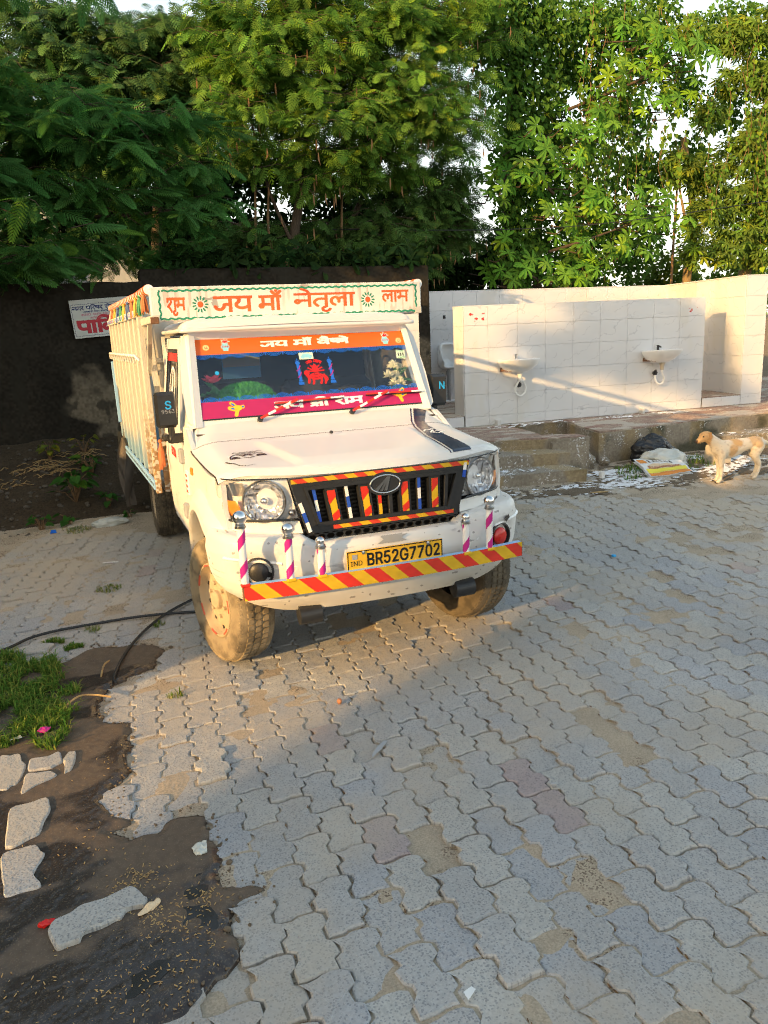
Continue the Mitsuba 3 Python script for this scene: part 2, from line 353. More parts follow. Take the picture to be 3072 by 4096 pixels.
for s, (pts, k) in enumerate([
    ([(-1.782, -1.1), (-1.654, -1.082), (-1.638, -1.179), (-1.671, -1.32), (-1.752, -1.366), (-1.783, -1.346)], 'paver_pale'),
    ([(-1.787, -1.39), (-1.68, -1.385), (-1.648, -1.45), (-1.679, -1.548), (-1.654, -1.626), (-1.761, -1.641), (-1.78, -1.531)], 'paver_grey'),
    ([(-1.855, -.655), (-1.775, -.667), (-1.745, -.769), (-1.768, -.922), (-1.805, -.954), (-1.85, -.939)], 'paver_pale'),
    ([(-1.725, -.735), (-1.613, -.726), (-1.599, -.821), (-1.65, -.855), (-1.734, -.835)], 'paver_grey'),
    ([(-1.74, -.862), (-1.65, -.875), (-1.623, -.934), (-1.749, -1.016)], 'paver_grey'),
    ([(-1.60, -.803), (-1.573, -.745), (-1.546, -.758), (-1.565, -.907), (-1.591, -.922)], 'paver_pale'),
    ([(-1.82, .55), (-1.70, .53), (-1.66, .64), (-1.78, .69), (-1.86, .65)], 'paver_pale')]):
    put('paver', free_paver(pts, .0155, k, s), k, parent='paving', smooth=25)
slab = free_paver([(-1.625, -1.869), (-1.611, -1.828), (-1.538, -1.794), (-1.457, -1.787), (-1.376, -1.766), (-1.344, -1.83), (-1.347, -1.872), (-1.401, -1.873), (-1.435, -1.899), (-1.523, -1.915), (-1.539, -1.946), (-1.598, -1.95)], .026, 'paver_pale', 31)
put('paving_slab', slab, 'paver_pale', smooth=25, label='loose broken grey paving slab lying alone in the dark wet mud', cat_='slab')
# mud
def mud_sheet(x0, x1, y0, y1, st):
    nx, ny = int((x1 - x0) / st), int((y1 - y0) / st)
    def fn(u, v):
        x, y = x0 + (x1 - x0) * u, y0 + (y1 - y0) * v
        sh = np.array([[MUD.exterior.distance(Point(a, b)) * (1 if MUD.contains(Point(a, b)) else -1) for a, b in zip(r, s)] for r, s in zip(x, y)])
        p = xy0(x, y)
        edge = sh + .05 * (nfbm(p * 16, 4, 3) - .5)
        h = np.clip(edge / .02, -1, 1) * .009 + .013 * (nfbm(p * 6, 8, 4) - .5) * (edge > 0)
        return np.stack([x, y, np.where(edge < -.018, -.05, h)], -1)
    return grid(fn, nx, ny)
put('mud', mud_sheet(-2.3, -.9, -2.55, .62, .0125), 'mud', smooth=True, kind='structure')
rc = np.random.default_rng(41); cr = []
for _ in range(900):
    q = MUD.exterior.interpolate(rc.random(), normalized=True); x, y = q.x + rc.normal(0, .035), q.y + rc.normal(0, .035)
    if not (-2.2 < x < -.9 and -2.6 < y < .6): continue
    sz = rc.uniform(.002, .007) * (1 + (rc.random() < .06) * 1.2)
    cr.append(xf(ico(1, 1, (0, 0, 0), (1, .8, .6)), rotz(rc.uniform(0, 6)), (x, y, .003), sz))
put('mud_crumbs', cat(cr), 'soil', smooth=False, label='small crumbs of soil along the edge of the mud', cat_='soil crumbs', kind='stuff')
for c, a, b, r in (((-1.30, -2.02), .17, .10, .2), ((-1.22, -1.76), .08, .035, .1), ((-1.45, -2.15), .16, .06, .2), ((-1.20, -1.86), .06, .03, .3)):
    P = affinity.translate(affinity.rotate(affinity.scale(Point(0, 0).buffer(1, 24), a, b), math.degrees(r)), *c)
    q = np.array(P.exterior.coords)[:-1]; q = q + .05 * (np.stack([nfbm(xy0(*q.T, 14), 3), nfbm(xy0(*q.T, 14), 9)], 1) - .5)
    put('puddle', xf(extr(Polygon(q).buffer(0), .004), t=(0, 0, .0045)), 'puddle', smooth=False, kind='structure')
# ------------------------------------------------------------------ plinth, steps, tiled walls
def rough_prism(P, z0, z1, amp, seed, edge=.11, freq=5):
    m = xf(extr(P, z1 - z0), t=(0, 0, z0))
    m = trimesh.Trimesh(*trimesh.remesh.subdivide_to_size(m.vertices, m.faces, edge), process=True)
    return lumpy(m, amp, freq, seed)
PIT = Polygon([(4.02, 5.22), (4.95, 5.12), (4.72, 4.55), (4.52, 3.6), (4.30, 3.6), (4.28, 3.92), (3.92, 4.12), (4.0, 4.55)])
PL = Polygon([(2.0, 4.45), (3.80, 3.80), (3.86, 3.72), (4.44, 3.66), (4.44, 3.86), (5.1, 3.88), (6.2, 3.97), (7.3, 4.0), (14, 3.4), (14, 9), (2.0, 9)]).difference(PIT)
pl = thing('plinth', 'rough stained concrete plinth with a broken gap under the white tiled walls', 'plinth')
put('body', rough_prism(PL, -.05, .385, .014, 3), 'concrete', pl, smooth=40)
put('top', rough_prism(PL.buffer(-.02), .38, .400, .008, 8, .2, 7), 'red_floor', pl, smooth=40)
st = thing('steps', 'worn concrete steps up to the plinth behind the right headlight, spattered with white powder', 'steps')
def step_poly(y0, y1, x1): return Polygon([(2.0, y0 + .30), (x1, y0 - .03), (x1 + .02, y1), (2.0, y1 + .3)])
put('step', rough_prism(step_poly(3.06, 3.9, 3.80), -.05, .135, .010, 5), 'concrete', st, smooth=40)
put('step', rough_prism(step_poly(3.47, 4.2, 3.86), .12, .27, .010, 6), 'concrete', st, smooth=40)
put('end_block', rough_prism(Polygon([(3.80, 3.72), (4.24, 3.66), (4.30, 3.95), (3.86, 4.05)]), -.05, .34, .02, 7, .08), 'concrete', st, smooth=40)
put('concrete_ledge', rough_prism(Polygon([(6.35, 3.66), (9.6, 3.1), (9.6, 3.9), (6.4, 3.98)]), -.05, .21, .012, 4), 'concrete', smooth=40, label='low concrete ledge along the foot of the plinth behind the standing dog', cat_='ledge')
rs = np.random.default_rng(5)
for s, (x, y, r) in enumerate(((4.34, 3.78, .10), (4.38, 3.98, .12), (4.55, 3.72, .07))):
    put('rock', lumpy(ico(r, 2, (x, y, r * .7)), .04, 6, s), 'concrete', label=['grey rubble rock in the broken gap of the plinth', 'rubble rock at the back of the broken plinth gap', 'small rubble rock at the right corner of the plinth gap'][s], cat_='rock')

def tile_box(o, e, n, u0, u1, z0, z1, th=.011, j=.0015, c=.0014):
    m = box(u0 + j, u1 - j, 0, th, z0 + j, z1 - j, c)
    E3, N3 = np.array([e[0], e[1], 0]), np.array([n[0], n[1], 0])
    M = np.stack([E3, N3, [0, 0, 1]], 1)
    m = xf(m, M, (o[0], o[1], 0))
    if np.linalg.det(M) < 0: m = TM(m.vertices, m.faces[:, ::-1])
    return m
def tiles(parent, A, B, us, zs, side=1, skip=None):
    A, B = np.array(A, float), np.array(B, float); L = np.linalg.norm(B - A); e = (B - A) / L
    n = np.array([e[1], -e[0]]) * side
    us = np.asarray(us, float); us = us / us[-1] * L
    for a, b in zip(us, us[1:]):
        for k, (c, d) in enumerate(zip(zs, zs[1:])):
            put('tile', tile_box(A, e, n, a, b, c, d), 'tile', parent, smooth=False)
def wall_core(pts, z0, z1): return xf(extr(Polygon(pts), z1 - z0), t=(0, 0, z0))
ZR = [.405, .535, .833, 1.130, 1.450, 1.748, 2.0]
fw = thing('tiled_screen_wall', 'low white marble-pattern tiled wall carrying the two wash basins', 'wall')
A, B = (3.50, 5.38), (7.28, 5.07)
put('core', wall_core([(3.512, 5.391), (7.27, 5.082), (7.285, 5.36), (3.512, 5.66)], .40, 1.992), 'grout', fw, smooth=False)
tiles(fw, A, B, np.array([3.503, 3.851, 4.28, 4.698, 5.123, 5.547, 5.982, 6.408, 6.844, 7.271]) - 3.503, ZR)
tiles(fw, (3.500, 5.662), (3.500, 5.38), [0, .28], [.55] + ZR[2:])
put('cap', wall_core([(3.489, 5.367), (7.285, 5.057), (7.297, 5.37), (3.489, 5.675)], 1.994, 2.008), 'tile', fw, smooth=False)
bw = thing('tiled_back_wall', 'taller white tiled wall behind the urinal and the wash basin wall', 'wall')
ZB = [.556, .846, 1.136, 1.426, 1.716, 2.0, 2.285]
put('core', wall_core([(2.6, 7.312), (8.51, 7.312), (8.51, 7.55), (2.6, 7.55)], .40, 2.285), 'grout', bw, smooth=False)
tiles(bw, (2.62, 7.30), (8.49, 7.30), np.linspace(0, 1, 15), ZB)
put('cap', box(2.55, 8.52, 7.29, 7.57, 2.286, 2.300), 'tile', bw, smooth=False)
sw = thing('tiled_side_wall', 'white tiled end wall standing at the right of the wash place', 'wall')
put('core', wall_core([(8.012, 5.042), (8.37, 5.008), (8.88, 7.54), (8.512, 7.54)], .40, 2.288), 'grout', sw, smooth=False)
tiles(sw, (8.488, 7.295), (8.002, 5.03), np.linspace(0, 1, 6), [.556, .846, 1.136, 1.426, 1.716, 2.0, 2.285])
tiles(sw, (8.0, 5.03), (8.37, 4.995), [0, 1], [.405, .556, .846, 1.136, 1.426, 1.716, 2.0, 2.285])
put('cap', wall_core([(7.99, 5.02), (8.385, 4.985), (8.9, 7.55), (8.50, 7.55)], 2.287, 2.302), 'tile', sw, smooth=False)
lw = thing('tiled_left_partition', 'white tiled partition half hidden behind the truck windscreen pillar', 'wall')
put('core', wall_core([(2.45, 5.47), (2.86, 5.43), (2.86, 7.29), (2.45, 7.29)], .40, 2.18), 'grout', lw, smooth=False)
tiles(lw, (2.43, 5.458), (2.872, 5.418), [0, 1], [.556, .846, 1.136, 1.426, 1.716, 2.0, 2.185])
fs = thing('floor_slab', 'raised dirty floor slab inside the tiled wash place', 'slab')
put('body', wall_core([(2.88, 5.452), (3.488, 5.402), (3.488, 5.68), (7.30, 5.38), (7.30, 5.088), (7.998, 5.045), (8.47, 7.29), (2.88, 7.29)], .402, .544), 'concrete', fs, smooth=False)
put('top', wall_core([(2.88, 5.43), (3.488, 5.38), (3.488, 5.69), (7.30, 5.39), (7.30, 5.066), (7.998, 5.02), (8.47, 7.29), (2.88, 7.29)], .545, .556), 'red_floor', fs, smooth=False)
tiles(fs, (2.90, 5.44), (3.486, 5.39), [0, .35, .6], [.405, .543])
tiles(fs, (7.302, 5.076), (7.996, 5.032), [0, .35, .69], [.405, .543])
# washed-off red paint on the tiles, the black outlet, urinal, divider, pipes
def wall_pt(t, z, off=.0): # along the screen wall
    a, b = np.array(A), np.array(B); p = a + (b - a) * t; return np.array([p[0] - .08 * off, p[1] - off, z])
prin('red_paint', (.55, .04, .03), .5)
def blob(seed, r, el=1.0):
    rr = np.random.default_rng(seed); an = np.linspace(0, 2 * PI, 15)[:-1]
    q = np.stack([np.cos(an) * el, np.sin(an)], 1) * r * rr.uniform(.35, 1.15, (14, 1)); return Polygon(q).buffer(0)
EW = (np.array(B) - np.array(A)) / np.linalg.norm(np.array(B) - np.array(A)); E3 = np.array([EW[0], EW[1], 0])
for s, (t, z, r, el) in enumerate(((.030, 1.895, .018, 2.2), (.048, 1.835, .022, 1.3), (.042, 1.80, .013, .6), (.073, 1.83, .026, 1.2), (.075, 1.90, .010, 2.5), (.925, 1.855, .012, .5), (.938, 1.835, .020, .7), (.932, 1.815, .02, 1.0), (.963, 1.86, .010, .6))):
    put('paint_scrap', frame(extr(blob(s, r, el), .0015), wall_pt(t, z, .0115), E3, (0, 0, 1)), 'red_paint', fw, smooth=False)
def basin(cx, cy, z, name, label, hose_pts, valve):
    b = thing(name, label, 'wash basin', 'wash basins on the tiled wall')
    M = np.array([[EW[0], -EW[1], 0], [EW[1], EW[0], 0], [0, 0, 1.]])
    O = np.array([cx, cy, z])
    an = np.linspace(0, 2 * PI, 49)[:-1]
    def ring(w, d, zz, y0):
        x = np.sign(np.cos(an)) * np.abs(np.cos(an)) ** .75 * w; s = np.sin(an)
        y = np.where(s < 0, -np.abs(s) ** .85 * d, np.minimum(np.abs(s) ** .5 * .10, .10))
        return np.stack([x, y + y0, np.full_like(x, zz) + .02 * np.clip(-y / .3, 0, 1) * (zz > -.03)], 1)
    R = [ring(.12, .10, -.165, -.11), ring(.19, .17, -.125, -.11), ring(.255, .25, -.06, -.11), ring(.278, .28, -.012, -.11), ring(.28, .283, 0, -.11), ring(.265, .265, .004, -.11), ring(.24, .23, -.012, -.125), ring(.2, .19, -.07, -.135), ring(.1, .1, -.11, -.14), ring(.01, .01, -.115, -.14)]
    n = 48; v = np.vstack(R + [[[0, -.11, -.165]]]); f = []
    for k in range(len(R) - 1):
        for j in range(n):
            a0, b0 = k * n + j, k * n + (j + 1) % n
            f += [(a0, b0, b0 + n), (a0, b0 + n, a0 + n)]
    f += [(len(v) - 1, (j + 1) % n, j) for j in range(n)]
    loc = lambda m: xf(m, M, O)
    put('bowl', loc(TM(v, f)), 'ceramic', b, smooth=50)
    put('overflow_slot', loc(box(-.018, .018, -.075, -.070, -.035, -.025)), 'black_plastic', b)
    tp = put('tap', loc(cat([lathe([(0, 0), (.02, 0), (.018, .05), (.02, .055), (.02, .075), (0, .077)], 16, at=(.0, -.055, .0)), tube(spline([(0, -.055, .045), (0, -.1, .055), (0, -.13, .045)], 5), .009, 8)])), 'black_plastic' if cx > 6 else 'chrome', b)
    put('waste_cup', loc(lathe([(0, -.165), (.045, -.165), (.04, -.19), (.028, -.215), (.028, -.27), (.02, -.275), (.0, -.275)][::-1], 16, at=(.03, -.12, 0))), 'white_plastic' if cx < 6 else 'beige_plaster', b)
    put('hose', loc(tube(spline(hose_pts, 8), .013, 8)), 'white_plastic', b)
    vx, vz = valve
    put('valve', loc(cat([lathe([(0, 0), (.035, 0), (.035, .015), (.018, .02), (.018, .05), (0, .05)], 14, 'y', (vx, -.052, vz)), box(vx - .012, vx + .012, -.075, -.05, vz - .012, vz + .05, .004)])), 'black_plastic', b)
    put('bracket', loc(cat([obox((-.2, -.01, -.135), (-.14, -.2, -.135), .012, .02), obox((-.2, -.01, -.15), (-.2, -.01, -.1), .012, .02)])), 'rust', b)
    return b
basin(4.225, 5.305, 1.272, 'wash_basin', 'left white wash basin, its looped hose hanging below, sunlit with a pointed shadow', [(.03, -.12, -.26), (.0, -.11, -.31), (-.03, -.1, -.38), (-.02, -.09, -.45), (.06, -.08, -.49), (.13, -.07, -.44), (.14, -.06, -.36), (.10, -.06, -.29), (.045, -.06, -.30)], (.05, -.34))
basin(6.46, 5.125, 1.288, 'wash_basin', 'right white wash basin with black tap and short hose near the wall end', [(.03, -.12, -.26), (.05, -.11, -.32), (.085, -.1, -.40), (.06, -.09, -.47), (0., -.08, -.47), (-.035, -.06, -.40), (-.03, -.055, -.35)], (-.03, -.32))
ur = thing('urinal', 'white ceramic urinal hanging on the back wall by the truck', 'urinal')
O = np.array((4.15, 7.297, 1.10))
uo = spline([(-.10, .40), (-.145, .34), (-.165, .20), (-.15, .08), (-.09, .005), (.09, .005), (.15, .08), (.165, .20), (.145, .34), (.10, .40), (0, .405)], 5, True)
def uring(sc_, yy, dz=0): q = (uo - [0, .2]) * sc_ + [0, .2 + dz]; return np.stack([q[:, 0], -yy(q[:, 1]), q[:, 1]], 1)
fz = lambda z: np.interp(z, [0, .12, .3, .41], [.13, .25, .13, .07])
R = [uring(.8, lambda z: 0 * z), uring(1.0, lambda z: 0 * z + .05), uring(1.0, lambda z: fz(z) - .02), uring(.97, fz), uring(.90, lambda z: fz(z) + .004), uring(.84, lambda z: fz(z) - .012), uring(.70, lambda z: fz(z) * .45), uring(.45, lambda z: 0 * z + .04), uring(.02, lambda z: 0 * z + .035)]
n = len(uo); v = np.vstack(R); f = []
for k in range(len(R) - 1):
    for jj in range(n):
        a0, b0 = k * n + jj, k * n + (jj + 1) % n; f += [(a0, b0, b0 + n), (a0, b0 + n, a0 + n)]
put('bowl', xf(TM(v, f), t=O), 'ceramic', ur, smooth=50)
for x in (-.03, .03): put('screw', box(O[0] + x - .008, O[0] + x + .008, 7.285, 7.297, 1.55, 1.566), 'steel', ur)
put('waste_pipe', cat([lathe([(.03, .555), (.03, 1.10)], 14, at=(4.16, 7.22, 0)), lathe([(.04, 1.0), (.04, 1.06)], 14, at=(4.16, 7.22, 0))]), 'grey_pvc', ur)
put('drain_pipe', tube([(3.0, 7.22, .585), (4.9, 7.22, .585)], .032, 12), 'white_plastic', smooth=40, label='white drain pipe lying along the floor under the urinal', cat_='pipe')
dv = Polygon(spline([(0, .15), (.0, 1.0), (.06, .98), (.2, .80), (.32, .55), (.36, .35), (.36, .15)], 5))
put('urinal_divider', frame(extr(dv, .025), (3.74, 7.29, .56), (0, -1, 0), (0, 0, 1)), 'granite', smooth=30, label='grey stone divider plate with curved edge beside the urinal', cat_='divider')
put('pipe_stub', box(4.12, 4.16, 7.275, 7.298, 1.875, 1.93, .004), 'black_plastic', bw)
for s, (t, w) in enumerate(((.115, .06), (.72, .045))):
    p = wall_pt(t, .40, .06)
    put('drain_spout', box(p[0], p[0] + w, p[1] - .03, p[1] + .05, .385, .475, .006), 'grout', fw)
# ------------------------------------------------------------------ old wall, bank, far building, unseen shade givers added outside the frame
ow = thing('old_boundary_wall', 'old plastered boundary wall behind the truck, deep shade painted into its dark colour', 'wall')
put('body', lumpy(trimesh.Trimesh(*trimesh.remesh.subdivide_to_size(*(lambda m: (m.vertices, m.faces))(box(-7, -.5, 6.0, 6.25, -.1, 2.44)), .25)), .02, 3, 2), 'shade_dark_plaster', ow, smooth=40)
put('right_stretch', box(-.5, 3.4, 6.2, 6.4, -.1, 2.60, .02), 'shade_dark_plaster', ow, smooth=40)
put('added_shade_wall', lumpy(trimesh.Trimesh(*trimesh.remesh.subdivide_to_size(*(lambda m: (m.vertices, m.faces))(box(-6.25, -6.0, -2.62, 6.0, -.1, 2.02)), .4)), .012, 3, 5), 'shade_dark_plaster', smooth=40, label='unseen plastered wall added on the left to shade the ground beside the truck', cat_='wall')  # added off-frame wall, sized so its shadow covers the left ground
def bank(u, v):
    x, y = -7 + 8.6 * u, 3.75 + 2.3 * v
    t = np.clip((y - 3.95 - .25 * nfbm(xy0(x, y, .8), 3)) / 1.9, 0, 1)
    h = -.03 + .66 * t ** .8 * (1 + 0 * x) + .16 * (nfbm(xy0(x, y, 2.6), 6, 4) - .5) * np.clip(t * 5, 0, 1)
    h = h * np.clip((1.5 - x) / .5, 0, 1) - .04 * (1 - np.clip((1.5 - x) / .5, 0, 1))
    return np.stack([x, y, h], -1)
put('soil_bank', grid(bank, 150, 60), 'shade_dark_soil', smooth=True, kind='structure')
def bank_z(x, y):
    u, v = (x + 7) / 8.6, (y - 3.75) / 2.3
    return float(bank(np.array([[u]]), np.array([[v]]))[0, 0, 2])
fb = thing('pale_building', 'pale blue-white building glimpsed behind the trees above the old wall', 'building')
put('wall', box(-3.5, 1.6, 13.0, 20.0, 0, 4.3), 'far_plaster', fb)
for k in range(3): put('window', box(-2.6 + 1.4 * k, -1.9 + 1.4 * k, 12.96, 13.05, 1.9, 2.8), 'dark_glass', fb)
put('parapet', box(-3.6, 1.7, 12.9, 20.1, 4.3, 4.5), 'far_plaster', fb)
S2 = np.array([-math.cos(SUN_AZ), -math.sin(SUN_AZ)]); N2 = np.array([-S2[1], S2[0]]) * -1
N2 = np.array([-math.sin(SUN_AZ), math.cos(SUN_AZ)])
def soft_pt(d, c, z): p = S2 * d + N2 * c; return (p[0], p[1], z)
tb = thing('added_shade_block', 'unseen beige block of flats added to shade the foreground', 'building')  # added off-frame block, its edge set where the foreground shade ends
def sbox3(d0, d1, c0, c1, z0, z1):
    pts = [S2 * d + N2 * c for d in (d0, d1) for c in (c0, c1)]
    return hull([(p[0], p[1], z) for p in pts for z in (z0, z1)])
put('wall', sbox3(28, 38, -24, -.62, 0, 13), 'beige_plaster', tb)
put('roof', sbox3(27.8, 38.2, -24.2, -.63, 13.0, 13.3), 'concrete', tb)
for k in range(5):
    for l in range(4): put('window', sbox3(27.95, 28.1, -4 - 4.2 * k, -2.6 - 4.2 * k, 1 + 3 * l, 2.6 + 3 * l), 'dark_glass', tb)
# ------------------------------------------------------------------ Devanagari lettering from pen strokes (headline y=1, foot y=0)
GL = {
 'ja': (1.0, [[(.84, 1), (.84, 0)], [(.84, .52), (.55, .52), (.5, .36), (.36, .2), (.17, .22), (.06, .4)]]),
 'ya': (.95, [[(.8, 1), (.8, 0)], [(.12, 1), (.28, .9), (.26, .7), (.14, .56), (.16, .38), (.36, .27), (.6, .3), (.8, .42)]]),
 'ma': (.98, [[(.82, 1), (.82, 0)], [(.24, 1), (.24, .34), (.12, .24), (.05, .36), (.2, .44), (.82, .42)]]),
 'aa': (.34, [[(.16, 1), (.16, 0)]]),
 'na': (.98, [[(.82, 1), (.82, 0)], [(.82, .52), (.3, .52), (.14, .56), (.06, .42), (.18, .32), (.3, .44), (.3, .52)]]),
 'ta': (.9, [[(.74, 1), (.74, 0)], [(.74, .6), (.36, .62), (.14, .48), (.1, .28), (.26, .08)]]),
 'la': (1.05, [[(.88, 1), (.88, 0)], [(.88, .55), (.72, .7), (.56, .58), (.52, .34)], [(.54, .5), (.4, .7), (.2, .66), (.1, .45), (.16, .24), (.3, .12)]]),
 'va': (.92, [[(.76, 1), (.76, 0)], [(.76, .62), (.4, .7), (.12, .56), (.12, .34), (.36, .24), (.76, .44)]]),
 'ssna': (1.45, [[(1.3, 1), (1.3, 0)], [(.14, 1), (.14, .6), (.3, .42), (.62, .44)], [(.16, .86), (.6, .5)], [(.62, 1), (.62, .1)], [(.8, 1), (.8, .52), (.92, .38), (1.06, .5), (1.06, 1)]]),
 'sha': (1.05, [[(.9, 1), (.9, 0)], [(.06, .78), (.12, .95), (.34, .98), (.48, .82), (.40, .62), (.20, .46), (.08, .36)], [(.12, .40), (.30, .22), (.46, -.06)], [(.62, 1), (.9, 1)]]),
 'shra': (.95, [[(.8, 1), (.8, 0)], [(.08, .84), (.24, .98), (.42, .84), (.36, .6), (.16, .52)], [(.78, .6), (.5, .44), (.1, .12)], [(.3, .3), (.55, .02)]]),
 'ii': (.4, [[(.18, 1), (.18, 0)], [(.18, 1), (.1, 1.28), (-.2, 1.38), (-.46, 1.2), (-.48, 1.0)]]),
 'ra': (.62, [[(.4, 1), (.42, .78), (.2, .62), (.08, .54), (.24, .42), (.52, .06)]]),
 'bha': (1.0, [[(.84, 1), (.84, 0)], [(.04, .86), (.16, .98), (.28, .84), (.26, .5), (.14, .34), (.08, .46), (.3, .5), (.84, .46)]]),
 'ga': (.85, [[(.7, 1), (.7, 0)], [(.28, 1), (.28, .36), (.16, .24), (.06, .36)]]),
 'pa': (.9, [[(.74, 1), (.74, 0)], [(.14, 1), (.14, .6), (.32, .4), (.74, .42)]]),
 'i_': (.36, [[(.18, 1), (.18, 0)], [(.18, 1), (.2, 1.26), (.5, 1.4), (.86, 1.26), (1.0, 1.0)]]),
 'ssa': (.9, [[(.74, 1), (.74, 0)], [(.14, 1), (.14, .6), (.32, .4), (.74, .42)], [(.16, .86), (.72, .5)]]),
 'da': (.7, [[(.52, 1), (.5, .78), (.2, .7), (.1, .46), (.3, .3), (.46, .4), (.36, .22), (.6, 0)]]),
 'kha': (1.3, [[(.3, 1), (.34, .8), (.1, .62), (.26, .42), (.5, .1)], [(1.12, 1), (1.12, 0)], [(1.12, .62), (.8, .7), (.6, .54), (.66, .32), (.9, .26), (1.12, .44)]]),
 'ka': (1.0, [[(.48, 1), (.48, 0)], [(.48, .6), (.2, .68), (.06, .48), (.2, .28), (.48, .46)], [(.48, .5), (.72, .66), (.9, .48), (.84, .26), (.7, .18)]]),
 'ga2': (.85, [[(.7, 1), (.7, 0)], [(.28, 1), (.28, .36), (.16, .24), (.06, .36)]]),
 'ta_': (.9, []),
}
MK = {'e': [[(0, 1), (-.14, 1.26), (-.42, 1.4)]], 'ai': [[(0, 1), (-.14, 1.22), (-.42, 1.3)], [(0, 1), (-.04, 1.34), (-.3, 1.5)]],
      'u': [[(.0, .02), (-.2, -.1), (-.16, -.3), (.06, -.34), (.2, -.2)]], 'cb': [[(-.36, 1.36), (-.2, 1.2), (.0, 1.2), (.16, 1.36)], [(-.1, 1.4), (-.09, 1.41)]],
      'reph': [[(0, 1), (.02, 1.3), (.2, 1.4)]], 'dot': [[(.25, 1.24), (.26, 1.25)]]}
def deva(word, size, th, slant=0.0, gap=.02, head=True, wob=0.0, sq=1.0):
    """word: list of glyph names, marks as '+e' after the glyph they sit on. Returns (shape, width) for letters of the given size"""
    ls, x, seg, bar = [], 0.0, [], 0.0
    for g in word:
        if g == ' ':
            if seg: ls.append(LineString(seg and [(seg[0], 1), (x, 1)])) if head else None
            seg = []; x += .45; continue
        if g[0] == '+':
            for s in MK[g[1:]]: ls.append(LineString(spline([(bar + a, b) for a, b in s], 6) if len(s) > 2 else [(bar + a, b) for a, b in s]))
            continue
        w, ss = GL[g]
        if not seg: seg = [x]
        for s in ss:
            q = [(x + a, b) for a, b in s]
            ls.append(LineString(spline(q, 6) if len(q) > 2 else q))
            if s[0][1] == 1 and s[-1][1] == 0 and len(s) == 2: bar = x + s[0][0]
        x += w + gap
    if head and seg: ls.append(LineString([(seg[0] - .02, 1), (x + .02, 1)]))
    sh = unary_union([l.buffer(th, cap_style=2 if len(l.coords) == 2 and l.length > .1 else 1) for l in ls])
    sh = affinity.affine_transform(sh, [size * sq, size * slant, 0, size, 0, 0])
    return sh, x * size * sq
def latin(text, h, bold=True, depth=.0015): return meshkit.text_mesh(text, h, depth, bold)
# ------------------------------------------------------------------ truck materials
def white_paint(p, n, uv):
    c = mix((.65, .64, .615), (.61, .60, .575), fbm(p.x * 2.3, p.y * 2.3, p.z * 2.3, 3))
    d = smoothstep(.5, .75, fbm(p.x * 9, p.y * 9, p.z * 9, 4)) * smoothstep(1.0, .45, p.z)
    c = mix(c, (.52, .44, .33), d * .5)
    sp = smoothstep(.83, .87, noise(p.x * 45, p.y * 45, p.z * 45)) * smoothstep(.95, .5, p.z)
    return mix(c, (.22, .17, .12), sp * .5)
prin('truck_white', white_paint, lambda p, n, uv: .22 + .2 * fbm(p.x * 4, p.y * 4, p.z * 4), specular=.5, clearcoat=1.0, clearcoat_gloss=.98, two=True)
def bumper_paint(p, n, uv):
    c = mix((.65, .645, .625), (.60, .595, .57), fbm(p.x * 3, p.y * 3, p.z * 3, 3))
    sc = smoothstep(.78, .84, noise(p.x * 5 + 2, p.z * 90, 3)) * smoothstep(.68, .75, noise(p.x * 3.4, p.z * 8, 5))
    c = mix(c, (.32, .32, .32), sc * .5)
    low = smoothstep(.56, .44, p.z) * (.45 + .5 * fbm(p.x * 8, p.z * 14, 2, 3))
    c = mix(c, (.42, .37, .29), low)
    sp = smoothstep(.84, .87, noise(p.x * 50, p.y * 20, p.z * 50))
    return mix(c, (.1, .08, .07), sp * .6)
prin('bumper_white', bumper_paint, .38, specular=.45, clearcoat=.3, two=True)
def box_paint(p, n, uv):
    c = mix((.55, .53, .465), (.49, .47, .41), fbm(p.x * 3, p.y * 3, p.z * 3, 3))
    blue = smoothstep(1.05, .8, p.z + .25 * (fbm(p.y * 3, p.z * 2, 1, 3) - .5)) * smoothstep(1.9, 2.5, p.y)
    c = mix(c, (.16, .33, .46), blue * .8)
    ch = smoothstep(.66, .68, fbm(p.x * 7 + 3, p.y * 4, p.z * 6, 4)) * smoothstep(2.2, 1.8, p.y)
    c = mix(c, (.30, .29, .27), ch * .9)
    r = smoothstep(.50, .62, noise(p.x * 60, p.y * 60, p.z * 60) * .6 + .4 * noise(p.x * 24, p.y * 24, p.z * 24) + .10) * smoothstep(1.42, .95, p.z + .1 * p.y - .17) * smoothstep(2.4, 1.9, p.y)
    return mix(c, mix((.40, .27, .13), (.22, .11, .05), noise(p.x * 30, p.y * 30, p.z * 30)), r)
prin('box_white', box_paint, .45, specular=.4, two=True)
def board_paint(p, n, uv):
    c = mix((.72, .70, .65), (.62, .60, .55), fbm(p.x * 3, p.z * 6, p.y * 3, 3))
    ch = smoothstep(.63, .655, fbm(p.x * 8 + 5, p.z * 16, p.y * 3, 4))
    c = mix(c, (.36, .34, .31), ch)
    run = smoothstep(.62, .72, noise(p.x * 60, p.z * 6, 2)) * smoothstep(.5, .65, fbm(p.x * 5, p.z * 3, 4, 3))
    return mix(c, (.40, .30, .22), run * .5)
prin('board_white', board_paint, .4, specular=.4, two=True)
prin('brush_orange', lambda p, n, uv: mix((.50, .055, .012), (.62, .16, .03), fbm(p.x * 14, p.z * 25, 3, 3)), .45)
prin('brush_green', lambda p, n, uv: mix((.012, .16, .09), (.02, .26, .15), fbm(p.x * 14, p.z * 25, 1, 3)), .45)
def hazard(period, k, a, b):
    def fn(p, n, uv):
        q = (p.x + k * p.z) / period
        f = q - dr.floor(q)
        c = dr.select(f < .5, 1.0, 0.0)
        return mix(a, b, c) * (.85 + .25 * fbm(p.x * 20, p.z * 40, 2, 3))
    return fn
